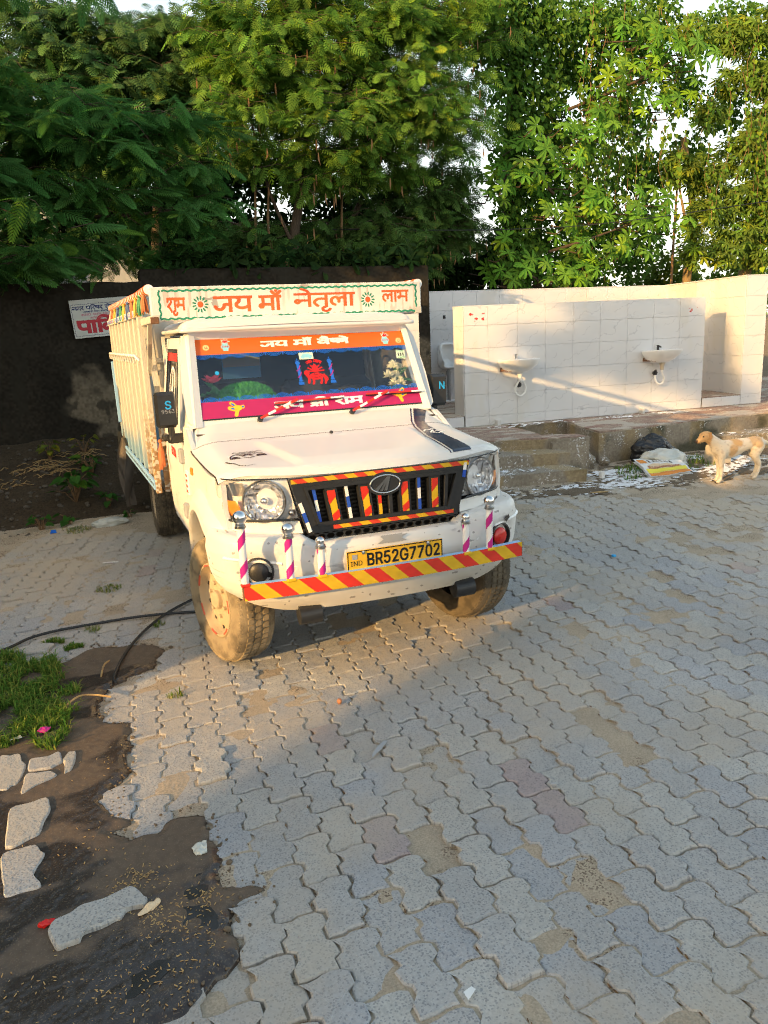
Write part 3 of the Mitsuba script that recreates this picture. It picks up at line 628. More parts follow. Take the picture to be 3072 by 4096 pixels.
prin('hazard_bar', hazard(.158, 1.05, (.62, .38, .012), (.60, .03, .015)), .35, clearcoat=.3)
prin('hazard_tape', hazard(.102, 1.1, (.62, .38, .012), (.58, .05, .02)), .4)
prin('red_tape', (.60, .03, .015), .35); prin('yellow_tape', (.66, .40, .012), .35); prin('blue_tape', (.02, .08, .45), .35); prin('white_tape', (.78, .78, .76), .35)
prin('pale_blue', (.25, .45, .72), .4)
prin('magenta', (.48, .015, .22), .3, clearcoat=.5); prin('pole_white', (.76, .75, .74), .25, clearcoat=.5)
prin('vinyl_orange', (.78, .13, .012), .35, clearcoat=.3); prin('vinyl_magenta', (.40, .012, .10), .35, clearcoat=.3)
prin('vinyl_white', (.82, .82, .80), .4); prin('vinyl_blue', (.015, .13, .60), .35); prin('vinyl_sky', (.25, .60, .75), .4); prin('vinyl_red', (.62, .015, .012), .35); prin('vinyl_yellow', (.80, .48, .03), .35); prin('vinyl_peach', (.85, .55, .25), .4); prin('vinyl_green', (.02, .26, .10), .4); prin('vinyl_mint', (.62, .78, .62), .4)
prin('decal_black', (.012, .012, .012), .4); prin('stripe_navy', (.012, .018, .045), .25, clearcoat=.6); prin('letter_black', (.01, .01, .012), .3)
prin('letter_cyan', (.02, .34, .70), .4)
prin('plate_yellow', lambda p, n, uv: mix((.78, .43, .012), (.70, .38, .015), fbm(p.x * 20, p.z * 20, 1, 3)), .4, clearcoat=.3)
def rubber(dust):
    def fn(p, n, uv):
        c = mi.Color3f(.022, .021, .02)
        d = (.45 + .55 * smoothstep(.3, .62, fbm(p.x * 14, p.y * 14, p.z * 14, 4))) * dust
        return mix(c, (.33, .26, .165), d)
    return fn
prin('tyre_dusty', rubber(.88), .9, specular=.2); prin('tyre_dark', rubber(.35), .85, specular=.3)
prin('rim_dusty', lambda p, n, uv: mix((.50, .40, .26), (.38, .29, .18), fbm(p.x * 12, p.y * 12, p.z * 12, 4)), .75)
prin('rim_red', (.50, .10, .06), .6)
prin('under_dark', lambda p, n, uv: mix((.02, .018, .016), (.06, .048, .036), fbm(p.x * 9, p.y * 9, p.z * 9, 3)), .8)
prin('spring_steel', lambda p, n, uv: mix((.22, .16, .09), (.10, .07, .05), fbm(p.x * 9, p.y * 20, p.z * 30, 3)), .75)
prin('reflector', (.86, .87, .89), lambda p, n, uv: .18 + .25 * noise(p.x * 40, p.y * 40, p.z * 40), metallic=.35)
prin('lamp_bowl', (.74, .74, .76), .28, lambda p, n, uv: dr.abs(noise(p.x * 62, p.z * 45, 3) - .5) * .02, metallic=1.0)
mat('pane', {'type': 'thindielectric', 'int_ior': 1.5})
mat('pane_dark', {'type': 'blendbsdf', 'weight': .55, 'a': {'type': 'thindielectric', 'int_ior': 1.5}, 'b': {'type': 'twosided', 'nested': {'type': 'plastic', 'diffuse_reflectance': rgb((.015, .014, .013))}}})
prin('amber', (.75, .22, .02), .15, clearcoat=.8); prin('lens_red', (.55, .02, .015), .15, clearcoat=.8)
prin('cabin_dark', (.022, .040, .085), .7); prin('seat_navy', (.03, .04, .07), .8); prin('cabin_blue', (.12, .38, .80), .5); prin('cabin_grey', (.42, .44, .44), .6)

tk = thing('pickup_truck', 'white pickup truck decorated with tape, stickers and painted lettering, parked on the pavers', 'truck')
def tp(name, mesh, m, parent=None, **k): return put(name, mesh, m, parent or tk, **k)
def mirror_x(m): return TM(m.vertices * [-1, 1, 1], m.faces[:, ::-1])
def both(name, mesh, m, **k):
    return [tp(name, mesh, m, **k), tp(name, mirror_x(mesh), m, **k)]
def yf(x): return -.585 + .20 * np.clip(np.abs(x) / .785, 0, 1.1) ** 2.6
# hood
def ztop(y): return np.interp(y, [-.6, -.5, -.3, -.1, .2, .3, .38, .475], [1.098, 1.115, 1.132, 1.142, 1.166, 1.178, 1.203, 1.252])
def hood_pt(u, v):
    s = 2 * u - 1
    s = np.sign(s) * (1 - (1 - np.abs(s)) ** 1.5)
    hw = np.interp(v, [0, .15, .7, .85, 1], [.772, .785, .803, .800, .765])
    x = s * hw
    y0 = yf(x * .785 / hw); y = y0 + (.478 - y0) * v
    z = ztop(y) - .006 * s * s - .042 * np.clip((np.abs(s) - .80) / .2, 0, 1) ** 2 - .028 * np.clip(1 - v / .05, 0, 1) ** 2
    bulge = np.clip((.66 - np.abs(s) - .16 * (1 - v)) / .045, 0, 1); z = z + .016 * bulge * bulge * (3 - 2 * bulge) * np.clip(v * 6, 0, 1) * np.clip((.72 - v) * 8, 0, 1)
    return np.stack([x, y, z], -1)
hd = tp('hood', grid(hood_pt, 81, 61), 'truck_white', smooth=40)
lip = grid(lambda u, v: np.stack([(2 * u - 1) * .772, yf((2 * u - 1) * .785) + .004 + .012 * v, hood_pt(u * 0 + .5 + .5 * np.sign(2 * u - 1) * (1 - (1 - np.abs(2 * u - 1)) ** (1 / 1.5)), v * 0)[..., 2] - .022 * v], -1), 61, 3)
tp('hood_lip', lip, 'truck_white', smooth=40)
def hood_drape(P, off=.0022, step=.02):
    """a flat shape in (x, y) laid onto the hood"""
    ms = [trimesh.creation.triangulate_polygon(p, engine='earcut') for p in polys(P)]
    out = []
    for v2, f2 in ms:
        v3, f3 = trimesh.remesh.subdivide_to_size(np.c_[v2, np.zeros(len(v2))], f2, step)
        x, y = v3[:, 0], v3[:, 1]
        v = np.clip((y - yf(x)) / (.478 - yf(x)), 0, 1)
        hw = np.interp(v, [0, .15, .7, .85, 1], [.772, .785, .803, .800, .765])
        s = np.clip(x / hw, -1, 1); u = .5 + .5 * np.sign(s) * (1 - (1 - np.abs(s)) ** (1 / 1.5))
        q = hood_pt(u, v); q[:, 2] += off
        m = TM(q, f3); out.append(m if (m.face_normals[:, 2] * m.area_faces).sum() > 0 else TM(q, f3[:, ::-1]))
    return cat(out)
strip = Polygon([(.425, -.52), (.545, -.49), (.575, -.1), (.60, .18), (.63, .30), (.715, .46), (.625, .46), (.565, .31), (.52, .16), (.47, -.1)])
tp('hood_stripe', hood_drape(strip), 'stripe_navy', hd, smooth=40)
tp('pin_stripe', hood_drape(Polygon([(.405, -.525), (.413, -.523), (.46, -.1), (.508, .16), (.552, .31), (.612, .46), (.603, .46), (.543, .31), (.498, .16), (.45, -.1)]), .0018), 'stripe_navy', hd, smooth=40)
sw_ = unary_union([LineString(spline([(.50, .02), (.53, .06), (.56, .03), (.53, -.01), (.56, -.05), (.60, -.02)], 5)).buffer(.006), LineString([(.52, -.03), (.60, .02), (.62, .0)]).buffer(.005), LineString([(.55, .06), (.585, .075)]).buffer(.006)])
tp('emblem_sticker', hood_drape(sw_, .004), 'vinyl_white', hd, smooth=40)
def lstr(pts, w, n=5): return LineString(spline(pts, n) if len(pts) > 2 else pts).buffer(w)
face_ = unary_union([lstr([(-.67, -.20), (-.66, -.14), (-.62, -.10), (-.57, -.09), (-.52, -.10), (-.49, -.14), (-.485, -.19)], .004), lstr([(-.655, -.2), (-.645, -.17), (-.63, -.20)], .011), lstr([(-.50, -.18), (-.512, -.15), (-.525, -.18)], .011), lstr([(-.60, -.16), (-.58, -.13), (-.555, -.16)], .007), lstr([(-.60, -.20), (-.575, -.21), (-.55, -.195)], .005), lstr([(-.61, -.12), (-.55, -.115)], .004), lstr([(-.625, -.13), (-.60, -.14)], .005), lstr([(-.56, -.135), (-.53, -.13)], .005)] + [lstr([(-.64 + .03 * k, -.075), (-.625 + .03 * k, -.06), (-.61 + .03 * k, -.075)], .003) for k in range(5)])
tp('animal_face_decal', hood_drape(face_), 'decal_black', hd, smooth=40, label='black animal face decal on the hood corner')
tp('scrape', hood_drape(unary_union([lstr([(-.70, -.23), (-.69, -.27), (-.67, -.31)], .005), lstr([(-.67, -.31), (-.655, -.36), (-.63, -.385)], .003), lstr([(-.63, -.385), (-.58, -.37)], .002)]), .0015), 'under_dark', hd, smooth=40)
tp('washer_nozzle', ico(.011, 1, (-.02, .16, 1.178), (1, 1.2, .9)), 'black_plastic', hd)
for s_ in (0, 1):
    e_ = np.array([hood_pt(np.array(float(s_)), np.array(v)) for v in np.linspace(.0, .78, 24)])
    tp('seam', tube(e_ + [(.002 if s_ else -.002), 0, -.004], .0038, 5), 'under_dark', hd, smooth=60)
    c_ = np.array([hood_pt(np.array(.5 + (s_ - .5) * t), np.array(.765)) for t in np.linspace(.0, 1, 30)])
    tp('rear_seam', tube(c_ + [0, 0, -.0012], .0028, 5), 'under_dark', hd, smooth=60)
both('cowl_corner', hull([(-.785, .22, 1.105), (-.795, .66, 1.10), (-.785, .66, 1.205), (-.70, .30, 1.14), (-.69, .50, 1.235), (-.74, .46, 1.22), (-.70, .62, 1.235)]), 'truck_white')
# body panels cut in the (y, z) plane and bent by xfn
def panel(P, xfn, th=.025, edge=.07):
    m = trimesh.creation.extrude_polygon(P, th, engine='earcut')
    v, f = trimesh.remesh.subdivide_to_size(m.vertices, m.faces, edge, max_iter=12)
    y, z, t = v[:, 0], v[:, 1], v[:, 2]
    w = np.stack([-(xfn(y, z) - th + t), y, z], 1)
    m = trimesh.Trimesh(w, f[:, ::-1], process=True); m.fix_normals()
    return m
def xside(y, z):
    x = .800 - .055 * np.clip((-.18 - y) / .25, 0, 1) ** 2
    x = x - .075 * np.clip((z - 1.20) / .55, 0, 1) ** 1.1 - .012 * np.clip((.75 - z) / .25, 0, 1) ** 2
    return x + .008 * np.exp(-((z - .93) / .05) ** 2)
arch = Point(0, .36).buffer(.475, 48)
fend = Polygon([(-.385, 1.066), (-.2, 1.078), (.2, 1.104), (.3, 1.145), (.47, 1.225), (.70, 1.215), (.70, .50), (.2, .50), (-.42, .79), (-.41, .87)]).difference(arch).buffer(0)
both('fender', panel(fend, xside), 'truck_white', smooth=35)
def flare_pt(u, v):
    an = math.radians(6) + u * math.radians(136)
    r = np.interp(v, [0, .12, .3, .6, .8, 1], [.470, .474, .484, .535, .575, .60]); o = np.interp(v, [0, .12, .3, .6, .8, 1], [-.03, .03, .050, .044, .018, -.004])
    y, z = r * np.cos(an), .36 + r * np.sin(an)
    return np.stack([-(xside(y, z) + o), y, z], -1)
both('wheel_arch_flare', grid(flare_pt, 40, 14), 'truck_white', smooth=50)
both('wheel_arch_liner', grid(lambda u, v: np.stack([-.77 + .36 * v, .478 * np.cos(PI * (.02 + .82 * u)), .36 + .478 * np.sin(PI * (.02 + .82 * u))], -1), 30, 3), 'under_dark', smooth=True)
win = Polygon([(.83, 1.235), (1.53, 1.235), (1.51, 1.665), (.99, 1.665), (.90, 1.55)])
door = Polygon([(.706, 1.21), (.706, .56), (.78, .525), (1.58, .50), (1.60, .56), (1.60, 1.745), (.90, 1.745), (.72, 1.30)]).difference(win)
dl, dr_ = both('door', panel(door, lambda y, z: xside(y, z) + .004), 'truck_white', smooth=35)
for d_, s in ((dl, 1), (dr_, -1)):
    fl = lambda m: m if s == 1 else mirror_x(m)
    pw = panel(win.buffer(.012), lambda y, z: xside(y, z) - .008, .004)
    tp('window_glass', fl(pw), 'pane_dark', d_, smooth=35)
    tp('window_seal', fl(panel(win.buffer(.012).difference(win.buffer(-.012)), lambda y, z: xside(y, z) + .006, .008)), 'black_plastic', d_, smooth=35)
    tp('red_visor_strip', fl(panel(Polygon([(.95, 1.60), (1.51, 1.60), (1.51, 1.655), (1.0, 1.655)]), lambda y, z: xside(y, z) + .0, .003)), 'vinyl_red', d_, smooth=35)
    ring_ = Point(1.22, 1.43).buffer(.135).difference(Point(1.22, 1.43).buffer(.118)).union(Polygon([(1.22, 1.56), (1.235, 1.44), (1.28, 1.35), (1.235, 1.37), (1.22, 1.31), (1.205, 1.37), (1.16, 1.35), (1.205, 1.44)]))
    tp('round_sticker', fl(panel(ring_, lambda y, z: xside(y, z) + .0, .003)), 'vinyl_white', d_, smooth=35)
    tp('handle', fl(box(-.845, -.80, 1.40, 1.52, 1.055, 1.10, .012)), 'black_plastic', d_)
    for z in (.66, 1.0): tp('hinge', fl(box(-.828, -.795, .665, .745, z, z + .09, .008)), 'grey_pvc', d_)
tx = latin('EXTRA', .055)
tp('door_lettering', frame(tx, (-.808, 1.30, .985), (0, -1, 0), (0, 0, 1)), 'vinyl_red', dl, smooth=False)
tp('side_indicator', box(-.815, -.80, .30, .335, .985, 1.03, .006), 'amber')
bd = tp('side_badge', box(-.812, -.80, .52, .60, .83, .975, .004), 'vinyl_white')
for k in range(4): tp('red_mark', box(-.8145, -.8125, .53, .585, .845 + .032 * k, .858 + .032 * k), 'vinyl_red', bd, smooth=False)
rear = Polygon([(1.605, .52), (1.70, .52), (1.70, 1.745), (1.605, 1.745)])
both('cab_corner', panel(rear, xside), 'truck_white', smooth=35)
cb = tp('cab_back', box(-.76, .76, 1.67, 1.70, .55, 1.76), 'truck_white')
tp('rear_window', box(-.36, -.08, 1.636, 1.646, 1.44, 1.62), 'cabin_blue', cb); tp('rear_window_upper', box(-.355, -.085, 1.628, 1.635, 1.525, 1.615), 'cabin_grey', cb)
both('a_pillar', hull([(-.745, .445, 1.235), (-.70, .46, 1.235), (-.80, .60, 1.20), (-.765, .60, 1.20), (-.70, .715, 1.755), (-.665, .725, 1.755), (-.735, .80, 1.755), (-.70, .80, 1.755)]), 'truck_white')
both('cab_side_cowl', panel(Polygon([(.30, 1.10), (.705, 1.10), (.705, 1.28), (.60, 1.255), (.47, 1.225)]), lambda y, z: xside(y, z) - .012), 'truck_white', smooth=35)
tp('header', hull([(x, y, z) for x in (-.70, .70) for y, z in ((.735, 1.728), (.70, 1.80), (.80, 1.728), (.80, 1.80))]), 'truck_white')
def roof_pt(u, v):
    s = 2 * u - 1; s = np.sign(s) * (1 - (1 - np.abs(s)) ** 1.6)
    x = s * .735; y = .665 + .02 * s * s * 2 + (1.71 - .665) * v
    edge = np.minimum(np.minimum((1 - np.abs(s)) / .12, v / .06), 1)
    rib = np.where(v > .10, .010 * (np.sin(s * PI * 6.5) > .25), 0) * np.clip((v - .1) * 20, 0, 1) * (np.abs(s) < .86)
    z = 1.792 + .052 * np.sqrt(np.clip(1 - (1 - edge) ** 2, 0, 1)) + .010 * (1 - s * s) + rib
    return np.stack([x, y, z], -1)
rf = tp('roof', grid(roof_pt, 121, 60), 'truck_white', smooth=35)
gut = spline([(-.742, 1.70, 1.785), (-.742, .82, 1.785), (-.735, .72, 1.783), (-.66, .668, 1.782), (0, .648, 1.785), (.66, .668, 1.782), (.735, .72, 1.783), (.742, .82, 1.785), (.742, 1.70, 1.785)], 8)
tp('gutter', tube(gut, .0125, 8), 'truck_white', rf, smooth=60)
tp('roof_underside', box(-.70, .70, .76, 1.69, 1.75, 1.765), 'cabin_dark')
# windscreen
WO, WE = np.array([0, .47, 1.245]), np.array([0, .275, .49]) / math.hypot(.275, .49)
WN = np.array([0, -WE[2], WE[1]])
def wpl(g, off, th=.0012): return frame(extr(g, th), WO + WN * off, (1, 0, 0), WE)
glass = Polygon([(-.70, .032), (.70, .032), (.735, .07), (.70, .50), (.67, .563), (-.67, .563), (-.70, .50), (-.735, .07)]).buffer(.02).buffer(-.02)
ws = tp('windscreen', frame(TM(*(lambda t: (np.c_[t[0], np.zeros(len(t[0]))], t[1]))(trimesh.creation.triangulate_polygon(glass, engine='earcut'))), WO, (1, 0, 0), WE), 'pane', smooth=False)
tp('seal', wpl(glass.buffer(.007).difference(glass.buffer(-.003)), -.004, .007), 'black_plastic', ws)
tp('frame', wpl(glass.buffer(.06).intersection(sbox(-.78, -.02, .78, .60)).difference(glass.buffer(.006)), -.02, .018), 'truck_white', ws)
ob = tp('orange_band', wpl(glass.buffer(-.006).intersection(sbox(-1, .448, 1, 1)), .002), 'vinyl_orange', ws, smooth=False)
mb_ = tp('magenta_band', wpl(glass.buffer(-.001).intersection(sbox(-1, -1, 1, .140)), .002), 'vinyl_magenta', ws, smooth=False)
def scallops(y, up, step=.1085, x0=-.74):
    out = []
    for k in range(14):
        c = Point(x0 + step * k, y)
        for r in (.048, .036, .024, .012):
            out.append(affinity.scale(c.buffer(r, 20).difference(c.buffer(r - .0055, 20)), 1, .62, origin=(c.x, y)))
        out.append(sbox(c.x + step / 2 - .004, y - .022, c.x + step / 2 + .004, y + .022))
    half = sbox(-2, y, 2, y + 1) if up else sbox(-2, y - 1, 2, y)
    return unary_union(out).intersection(half).intersection(glass.buffer(-.008))
tp('scallop_border', wpl(scallops(.4485, False), .002), 'vinyl_blue', ob, smooth=False)
tp('scallop_border', wpl(scallops(.1395, True), .002), 'vinyl_blue', mb_, smooth=False)
def wtext(parent, words, x0, x1, base, size, th, m='vinyl_white'):
    sh, w = deva(words, size, th)
    b = sh.bounds; k = (x1 - x0) / (b[2] - b[0])
    sh = affinity.affine_transform(sh, [k, 0, 0, 1, x0 - b[0] * k, base])
    tp('lettering', wpl(sh, .0034), m, parent, smooth=False)
wtext(ob, ['ja', 'ya', ' ', 'ma', 'aa', '+cb', ' ', 'va', '+ai', 'ssna', '+e'], -.275, .302, .480, .038, .125)
wtext(mb_, ['ja', 'ya', ' ', 'shra', 'ii', ' ', 'ra', 'aa', 'ma'], -.264, .308, .062, .043, .125)
for s, cx, cy in ((0, -.605, .496), (1, .640, .482)):
    f_ = Point(cx, cy).buffer(.019, 20)
    fs_ = tp('smiley_sticker', wpl(f_, .0034), 'vinyl_peach', ob, smooth=False)
    ft = unary_union([Point(cx - .006, cy + .004).buffer(.0025), Point(cx + .006, cy + .004).buffer(.0025), LineString(spline([(cx - .009, cy - .003), (cx, cy - .008), (cx + .009, cy - .003)], 5)).buffer(.0013)])
    tp('smile', wpl(ft, .0048), 'decal_black', fs_, smooth=False)
for cx, cy, sc in ((-.489, .505, 1.0), (.548, .497, .95)):
    pot = unary_union([affinity.scale(Point(cx, cy - .008).buffer(.026), 1, .72), sbox(cx - .016, cy - .036, cx + .016, cy - .022), sbox(cx - .018, cy + .008, cx + .018, cy + .016)])
    lv = unary_union([Polygon([(cx, cy + .014), (cx + dx * .5 - .006, cy + .03), (cx + dx, cy + h), (cx + dx * .5 + .006, cy + .026)]).buffer(.0002) for dx, h in ((-.032, .026), (-.018, .040), (0, .052), (.018, .040), (.032, .026))])
    kp = tp('pot_sticker', wpl(pot, .0034), 'vinyl_sky', ob, smooth=False)
    tp('leaves', wpl(lv.buffer(.002), .0034), 'vinyl_white', kp, smooth=False); tp('flame', wpl(lv.buffer(-.0012), .0048), 'vinyl_red', kp, smooth=False)
    tp('dots', wpl(unary_union([Point(cx + d, cy - .008).buffer(.0045) for d in (-.015, 0, .015)]), .0048), 'vinyl_red', kp, smooth=False)
for cx, cy, fl in ((-.486, .088, 1), (.557, .10, -1)):
    P_ = [lstr([(cx - .03 * fl, cy + .035), (cx - .012 * fl, cy + .02), (cx, cy)], .011), lstr([(cx - .042 * fl, cy + .004), (cx - .015 * fl, cy - .006), (cx, cy)], .012), lstr([(cx - .01 * fl, cy - .042), (cx - .002 * fl, cy - .02), (cx, cy)], .011), Point(cx + .012 * fl, cy + .002).buffer(.017), Point(cx + .036 * fl, cy + .008).buffer(.012)]
    bs = tp('bird_sticker', wpl(unary_union(P_), .0034), 'vinyl_yellow', mb_, smooth=False)
    for g_ in polys(unary_union([lstr([(cx - .026 * fl, cy + .03), (cx - .016 * fl, cy + .02)], .005), lstr([(cx - .03 * fl, cy + .0), (cx - .02 * fl, cy - .003)], .005), Point(cx + .036 * fl, cy + .008).buffer(.006)])): tp('feather_eye', wpl(g_, .0048), 'vinyl_blue', bs, smooth=False)
# red figure on a lion with arched words, two blue lamp pillars, small stickers
cx, cy = .04, .285
fig = unary_union([affinity.scale(Point(cx, cy - .02).buffer(.03), 1.5, .8), Point(cx, cy + .035).buffer(.014), Polygon([(cx - .018, cy + .045), (cx, cy + .068), (cx + .018, cy + .045)]), lstr([(cx - .06, cy - .01), (cx - .05, cy - .03), (cx - .055, cy - .06)], .008), lstr([(cx - .025, cy - .03), (cx - .022, cy - .055), (cx - .028, cy - .07)], .007), lstr([(cx + .03, cy - .03), (cx + .028, cy - .055), (cx + .022, cy - .07)], .007), lstr([(cx + .05, cy - .02), (cx + .055, cy - .05), (cx + .05, cy - .07)], .007), Point(cx - .058, cy + .005).buffer(.018), lstr([(cx + .05, cy - .01), (cx + .07, cy - .04), (cx + .062, cy - .055)], .004)] + [lstr([(cx, cy + .012), (cx + .028 * math.cos(a), cy + .012 + .03 * math.sin(a)), (cx + .056 * math.cos(a * .92 + .1), cy + .012 + .05 * math.sin(a))], .0042) for a in (.1, .55, 1.0, 2.1, 2.6, 3.05)])
cuts = unary_union([lstr([(cx - .03, cy + .0), (cx, cy - .012), (cx + .03, cy + .0)], .0016), lstr([(cx - .03, cy - .02), (cx, cy - .03), (cx + .035, cy - .02)], .0016), Point(cx - .062, cy + .008).buffer(.003), lstr([(cx - .01, cy + .01), (cx - .005, cy - .03)], .0015)])
tp('figure_sticker', wpl(fig.difference(cuts), .0022), 'vinyl_red', ws, smooth=False, label='red figure sticker in the middle of the windscreen')
arc, w_ = deva(['ja', 'ya', ' ', 'ma', 'aa', 'ta', 'aa'], .018, .13)
def bend(g, R, c0):
    b = g.bounds
    def tr(x, y, z=None):
        x, y = np.asarray(x), np.asarray(y); t = (x - (b[0] + b[2]) / 2) / R
        return c0[0] + (R + y) * np.sin(t), c0[1] + (R + y) * np.cos(t)
    from shapely.ops import transform
    return transform(tr, g)
tp('arched_lettering', wpl(bend(arc.segmentize(.004), .075, (cx, cy)).buffer(0), .0022), 'vinyl_red', ws, smooth=False)
for px_ in (-.064, .142):
    y0_, y1_ = .212, .39
    pil = unary_union([sbox(px_ - .017, y0_, px_ + .017, y0_ + .018), sbox(px_ - .013, y0_ + .022, px_ + .013, y0_ + .032), sbox(px_ - .0095, y0_ + .032, px_ + .0095, y1_ - .035), sbox(px_ - .015, y1_ - .035, px_ + .015, y1_ - .022), Polygon([(px_ - .014, y1_ - .012), (px_ + .014, y1_ - .012), (px_ + .006, y1_ - .022), (px_ - .006, y1_ - .022)]), Polygon([(px_ - .004, y1_ - .008), (px_, y1_ + .008), (px_ + .004, y1_ - .008)])])
    lp = tp('lamp_pillar_sticker', wpl(pil, .0022), 'vinyl_blue', ws, smooth=False)
    tp('ribbon', wpl(unary_union([lstr([(px_ - .014, y0_ + .05 + .045 * k), (px_, y0_ + .062 + .045 * k), (px_ + .014, y0_ + .085 + .045 * k)], .003) for k in range(2)]), .0036), 'magenta', lp, smooth=False)
cs_ = tp('car_sticker', wpl(sbox(-.045, .384, .045, .430), .0022), 'vinyl_mint', ws, smooth=False)
tp('car_print', wpl(unary_union([sbox(-.036, .394, .036, .410), Polygon([(-.026, .41), (-.02, .422), (.02, .422), (.026, .41)]), Point(-.022, .394).buffer(.007), Point(.022, .394).buffer(.007)]), .0036), 'vinyl_sky', cs_, smooth=False)
ss_ = tp('seater_sticker', wpl(affinity.rotate(sbox(.603, .352, .662, .412), -6), .0022), 'vinyl_mint', ws, smooth=False)
tp('sticker_people', wpl(unary_union([Point(.617 + .016 * k, .390).buffer(.0035) for k in range(3)] + [lstr([(.617 + .016 * k, .386), (.617 + .016 * k, .372)], .0035) for k in range(3)]), .0036), 'decal_black', ss_, smooth=False)
tp('sticker_words', frame(cat([xf(latin('3 SEATER', .008, True, .001), t=(.610, .356, 0)), xf(latin('CERTIFIED', .0065, True, .001), t=(.608, .402, 0))]), WO + WN * .0036, (1, 0, 0), WE), 'vinyl_green', ss_, smooth=False)
tp('round_mark', wpl(Point(-.565, .325).buffer(.013), .0022), 'letter_cyan', ws, smooth=False)
# wipers
def wiper(piv, elbow, b0, b1):
    W = lambda a, o: WO + np.array([a[0], 0, 0]) + WE * a[1] + WN * o
    w = tp('wiper', tube([W(piv, .006), W(piv, .034)], .017, 12), 'black_plastic', smooth=40)
    p0, p1 = W(piv, .034), W(elbow, .045)
    n = 5
    for k in range(n):
        a, b = p0 + (p1 - p0) * k / n, p0 + (p1 - p0) * (k + 1) / n
        tp('arm_tape', obox(a, b, .015, .010, .003, WN), ('red_tape', 'white_tape')[k % 2], w)
    q0, q1 = W(b0, .022), W(b1, .022)
    tp('blade', obox(q0, q1, .010, .022, .002, WN), 'black_plastic', w)
    for k in range(5):
        a, b = q0 + (q1 - q0) * (k + .0) / 5, q0 + (q1 - q0) * (k + 1.0) / 5
        tp('blade_tape', obox(a + WN * .013, b + WN * .013, .010, .005, .001, WN), ('red_tape', 'white_tape', 'red_tape', 'red_tape', 'white_tape')[k], w)
wiper((-.364, .0), (-.119, .100), (-.262, .088), (.177, .100))
wiper((.213, .0), (.469, .112), (.326, .105), (.705, .100))
# cabin
tp('dashboard', hull([(x, y, z) for x in (-.70, .70) for y, z in ((.50, 1.22), (.80, 1.26), (.95, 1.20), (.95, .95), (.50, .95))]), 'cabin_dark')
for x0, x1 in ((-.68, -.06), (.0, .68)): tp('seat', cat([box(x0, x1, 1.30, 1.48, .85, 1.42, .05), box(x0, x1, .98, 1.4, .75, .95, .05)]), 'seat_navy')
tp('cabin_floor', box(-.76, .76, .45, 1.66, .50, .56), 'cabin_dark'); tp('firewall', box(-.75, .75, .40, .46, .50, 1.20), 'under_dark')
tp('steering_wheel', TM(*(lambda m: (m.vertices, m.faces))(xf(trimesh.creation.torus(.18, .014, 28, 8), rotx(math.radians(-62)), (.34, .92, 1.22)))), 'black_plastic')
tp('cabin_lining', cat([box(-.735, -.725, .9, 1.66, .6, 1.2), box(.725, .735, .9, 1.66, .6, 1.2), box(-.74, .74, 1.648, 1.653, .6, 1.75)]), 'cabin_dark')
# headlights, grille
def front_path(u):  # plan curve of the lamp: inner end -> outer corner -> side
    P = spline([(.43, -.575), (.56, -.522), (.68, -.462), (.745, -.405), (.775, -.35), (.785, -.29)], 12)
    s = np.r_[0, np.cumsum(np.linalg.norm(np.diff(P, axis=0), axis=1))]; s /= s[-1]
    return np.interp(u, s, P[:, 0]), np.interp(u, s, P[:, 1])
def lamp_surf(inset, z0=.862, z1=1.072, u0=0., u1=1.):
    def fn(u, v):
        uu = u0 + (u1 - u0) * u
        x, y = front_path(uu); z = z0 + (z1 - z0) * v
        x = x + .045 * (v) * (1 - uu) - .006; y = y + inset - .012 * np.sin(v * PI) * (inset < .02) + .03 * v * 0
        x = x - inset * np.clip((uu - .6) * 2.5, 0, 1)
        return np.stack([-x, y, z], -1)
    return grid(fn, 30, 12, flip=True)
for s in (1, -1):
    fl = (lambda m: m) if s == 1 else mirror_x
    hl = tp('headlight', fl(lamp_surf(.055)), 'reflector', smooth=40)
    ax = np.array([-.30, -.954, 0])
    c0 = np.array([-.567, -.455, .958])
    bowl = lathe([(.004, .0), (.03, .003), (.06, .016), (.082, .038), (.090, .052), (.094, .052), (.094, .03)][::-1], 36, 'y')
    bowl = TM(bowl.vertices * [1, -1, 1], bowl.faces[:, ::-1])
    ang = math.atan2(-.30, .954)
    tp('lamp_bowl', fl(xf(bowl, rotz(ang), c0)), 'lamp_bowl', hl, smooth=50)
    tp('bulb_cap', fl(ico(.02, 2, c0 + ax * .03)), 'chrome', hl)
    tp('lamp_ring', fl(xf(lathe([(.094, .05), (.101, .056), (.106, .05), (.104, .02)], 36, 'y', (0, 0, 0)), rotz(ang) @ np.diag([1, -1, 1.]), c0)), 'steel', hl, smooth=50)
    tp('turn_signal', fl(lamp_surf(.018, .885, .965, .58, .86)), 'amber', hl, smooth=40)
    tp('side_lamp', fl(lamp_surf(.03, .985, 1.05, .50, .80)), 'chrome', hl, smooth=40)
    tp('housing', fl(lamp_surf(.006, .858, .876)), 'black_plastic', hl, smooth=40)
    tp('housing_top', fl(lamp_surf(.006, 1.064, 1.074)), 'black_plastic', hl, smooth=40)
    tp('small_bulb', fl(ico(.018, 2, (-.455, -.53, .895))), 'steel', hl)
    tp('clear_lens', fl(lamp_surf(-.002)), 'pane', hl, smooth=50)
    tp('trim_panel', fl(grid(lambda u, v: np.stack([-(front_path(u)[0] - .01 * (1 - v)), front_path(u)[1] + .012 - .02 * (1 - v), .800 + .058 * v], -1), 30, 5, flip=True)), 'truck_white', smooth=40)
yg = -.598
gz = lambda x: 0
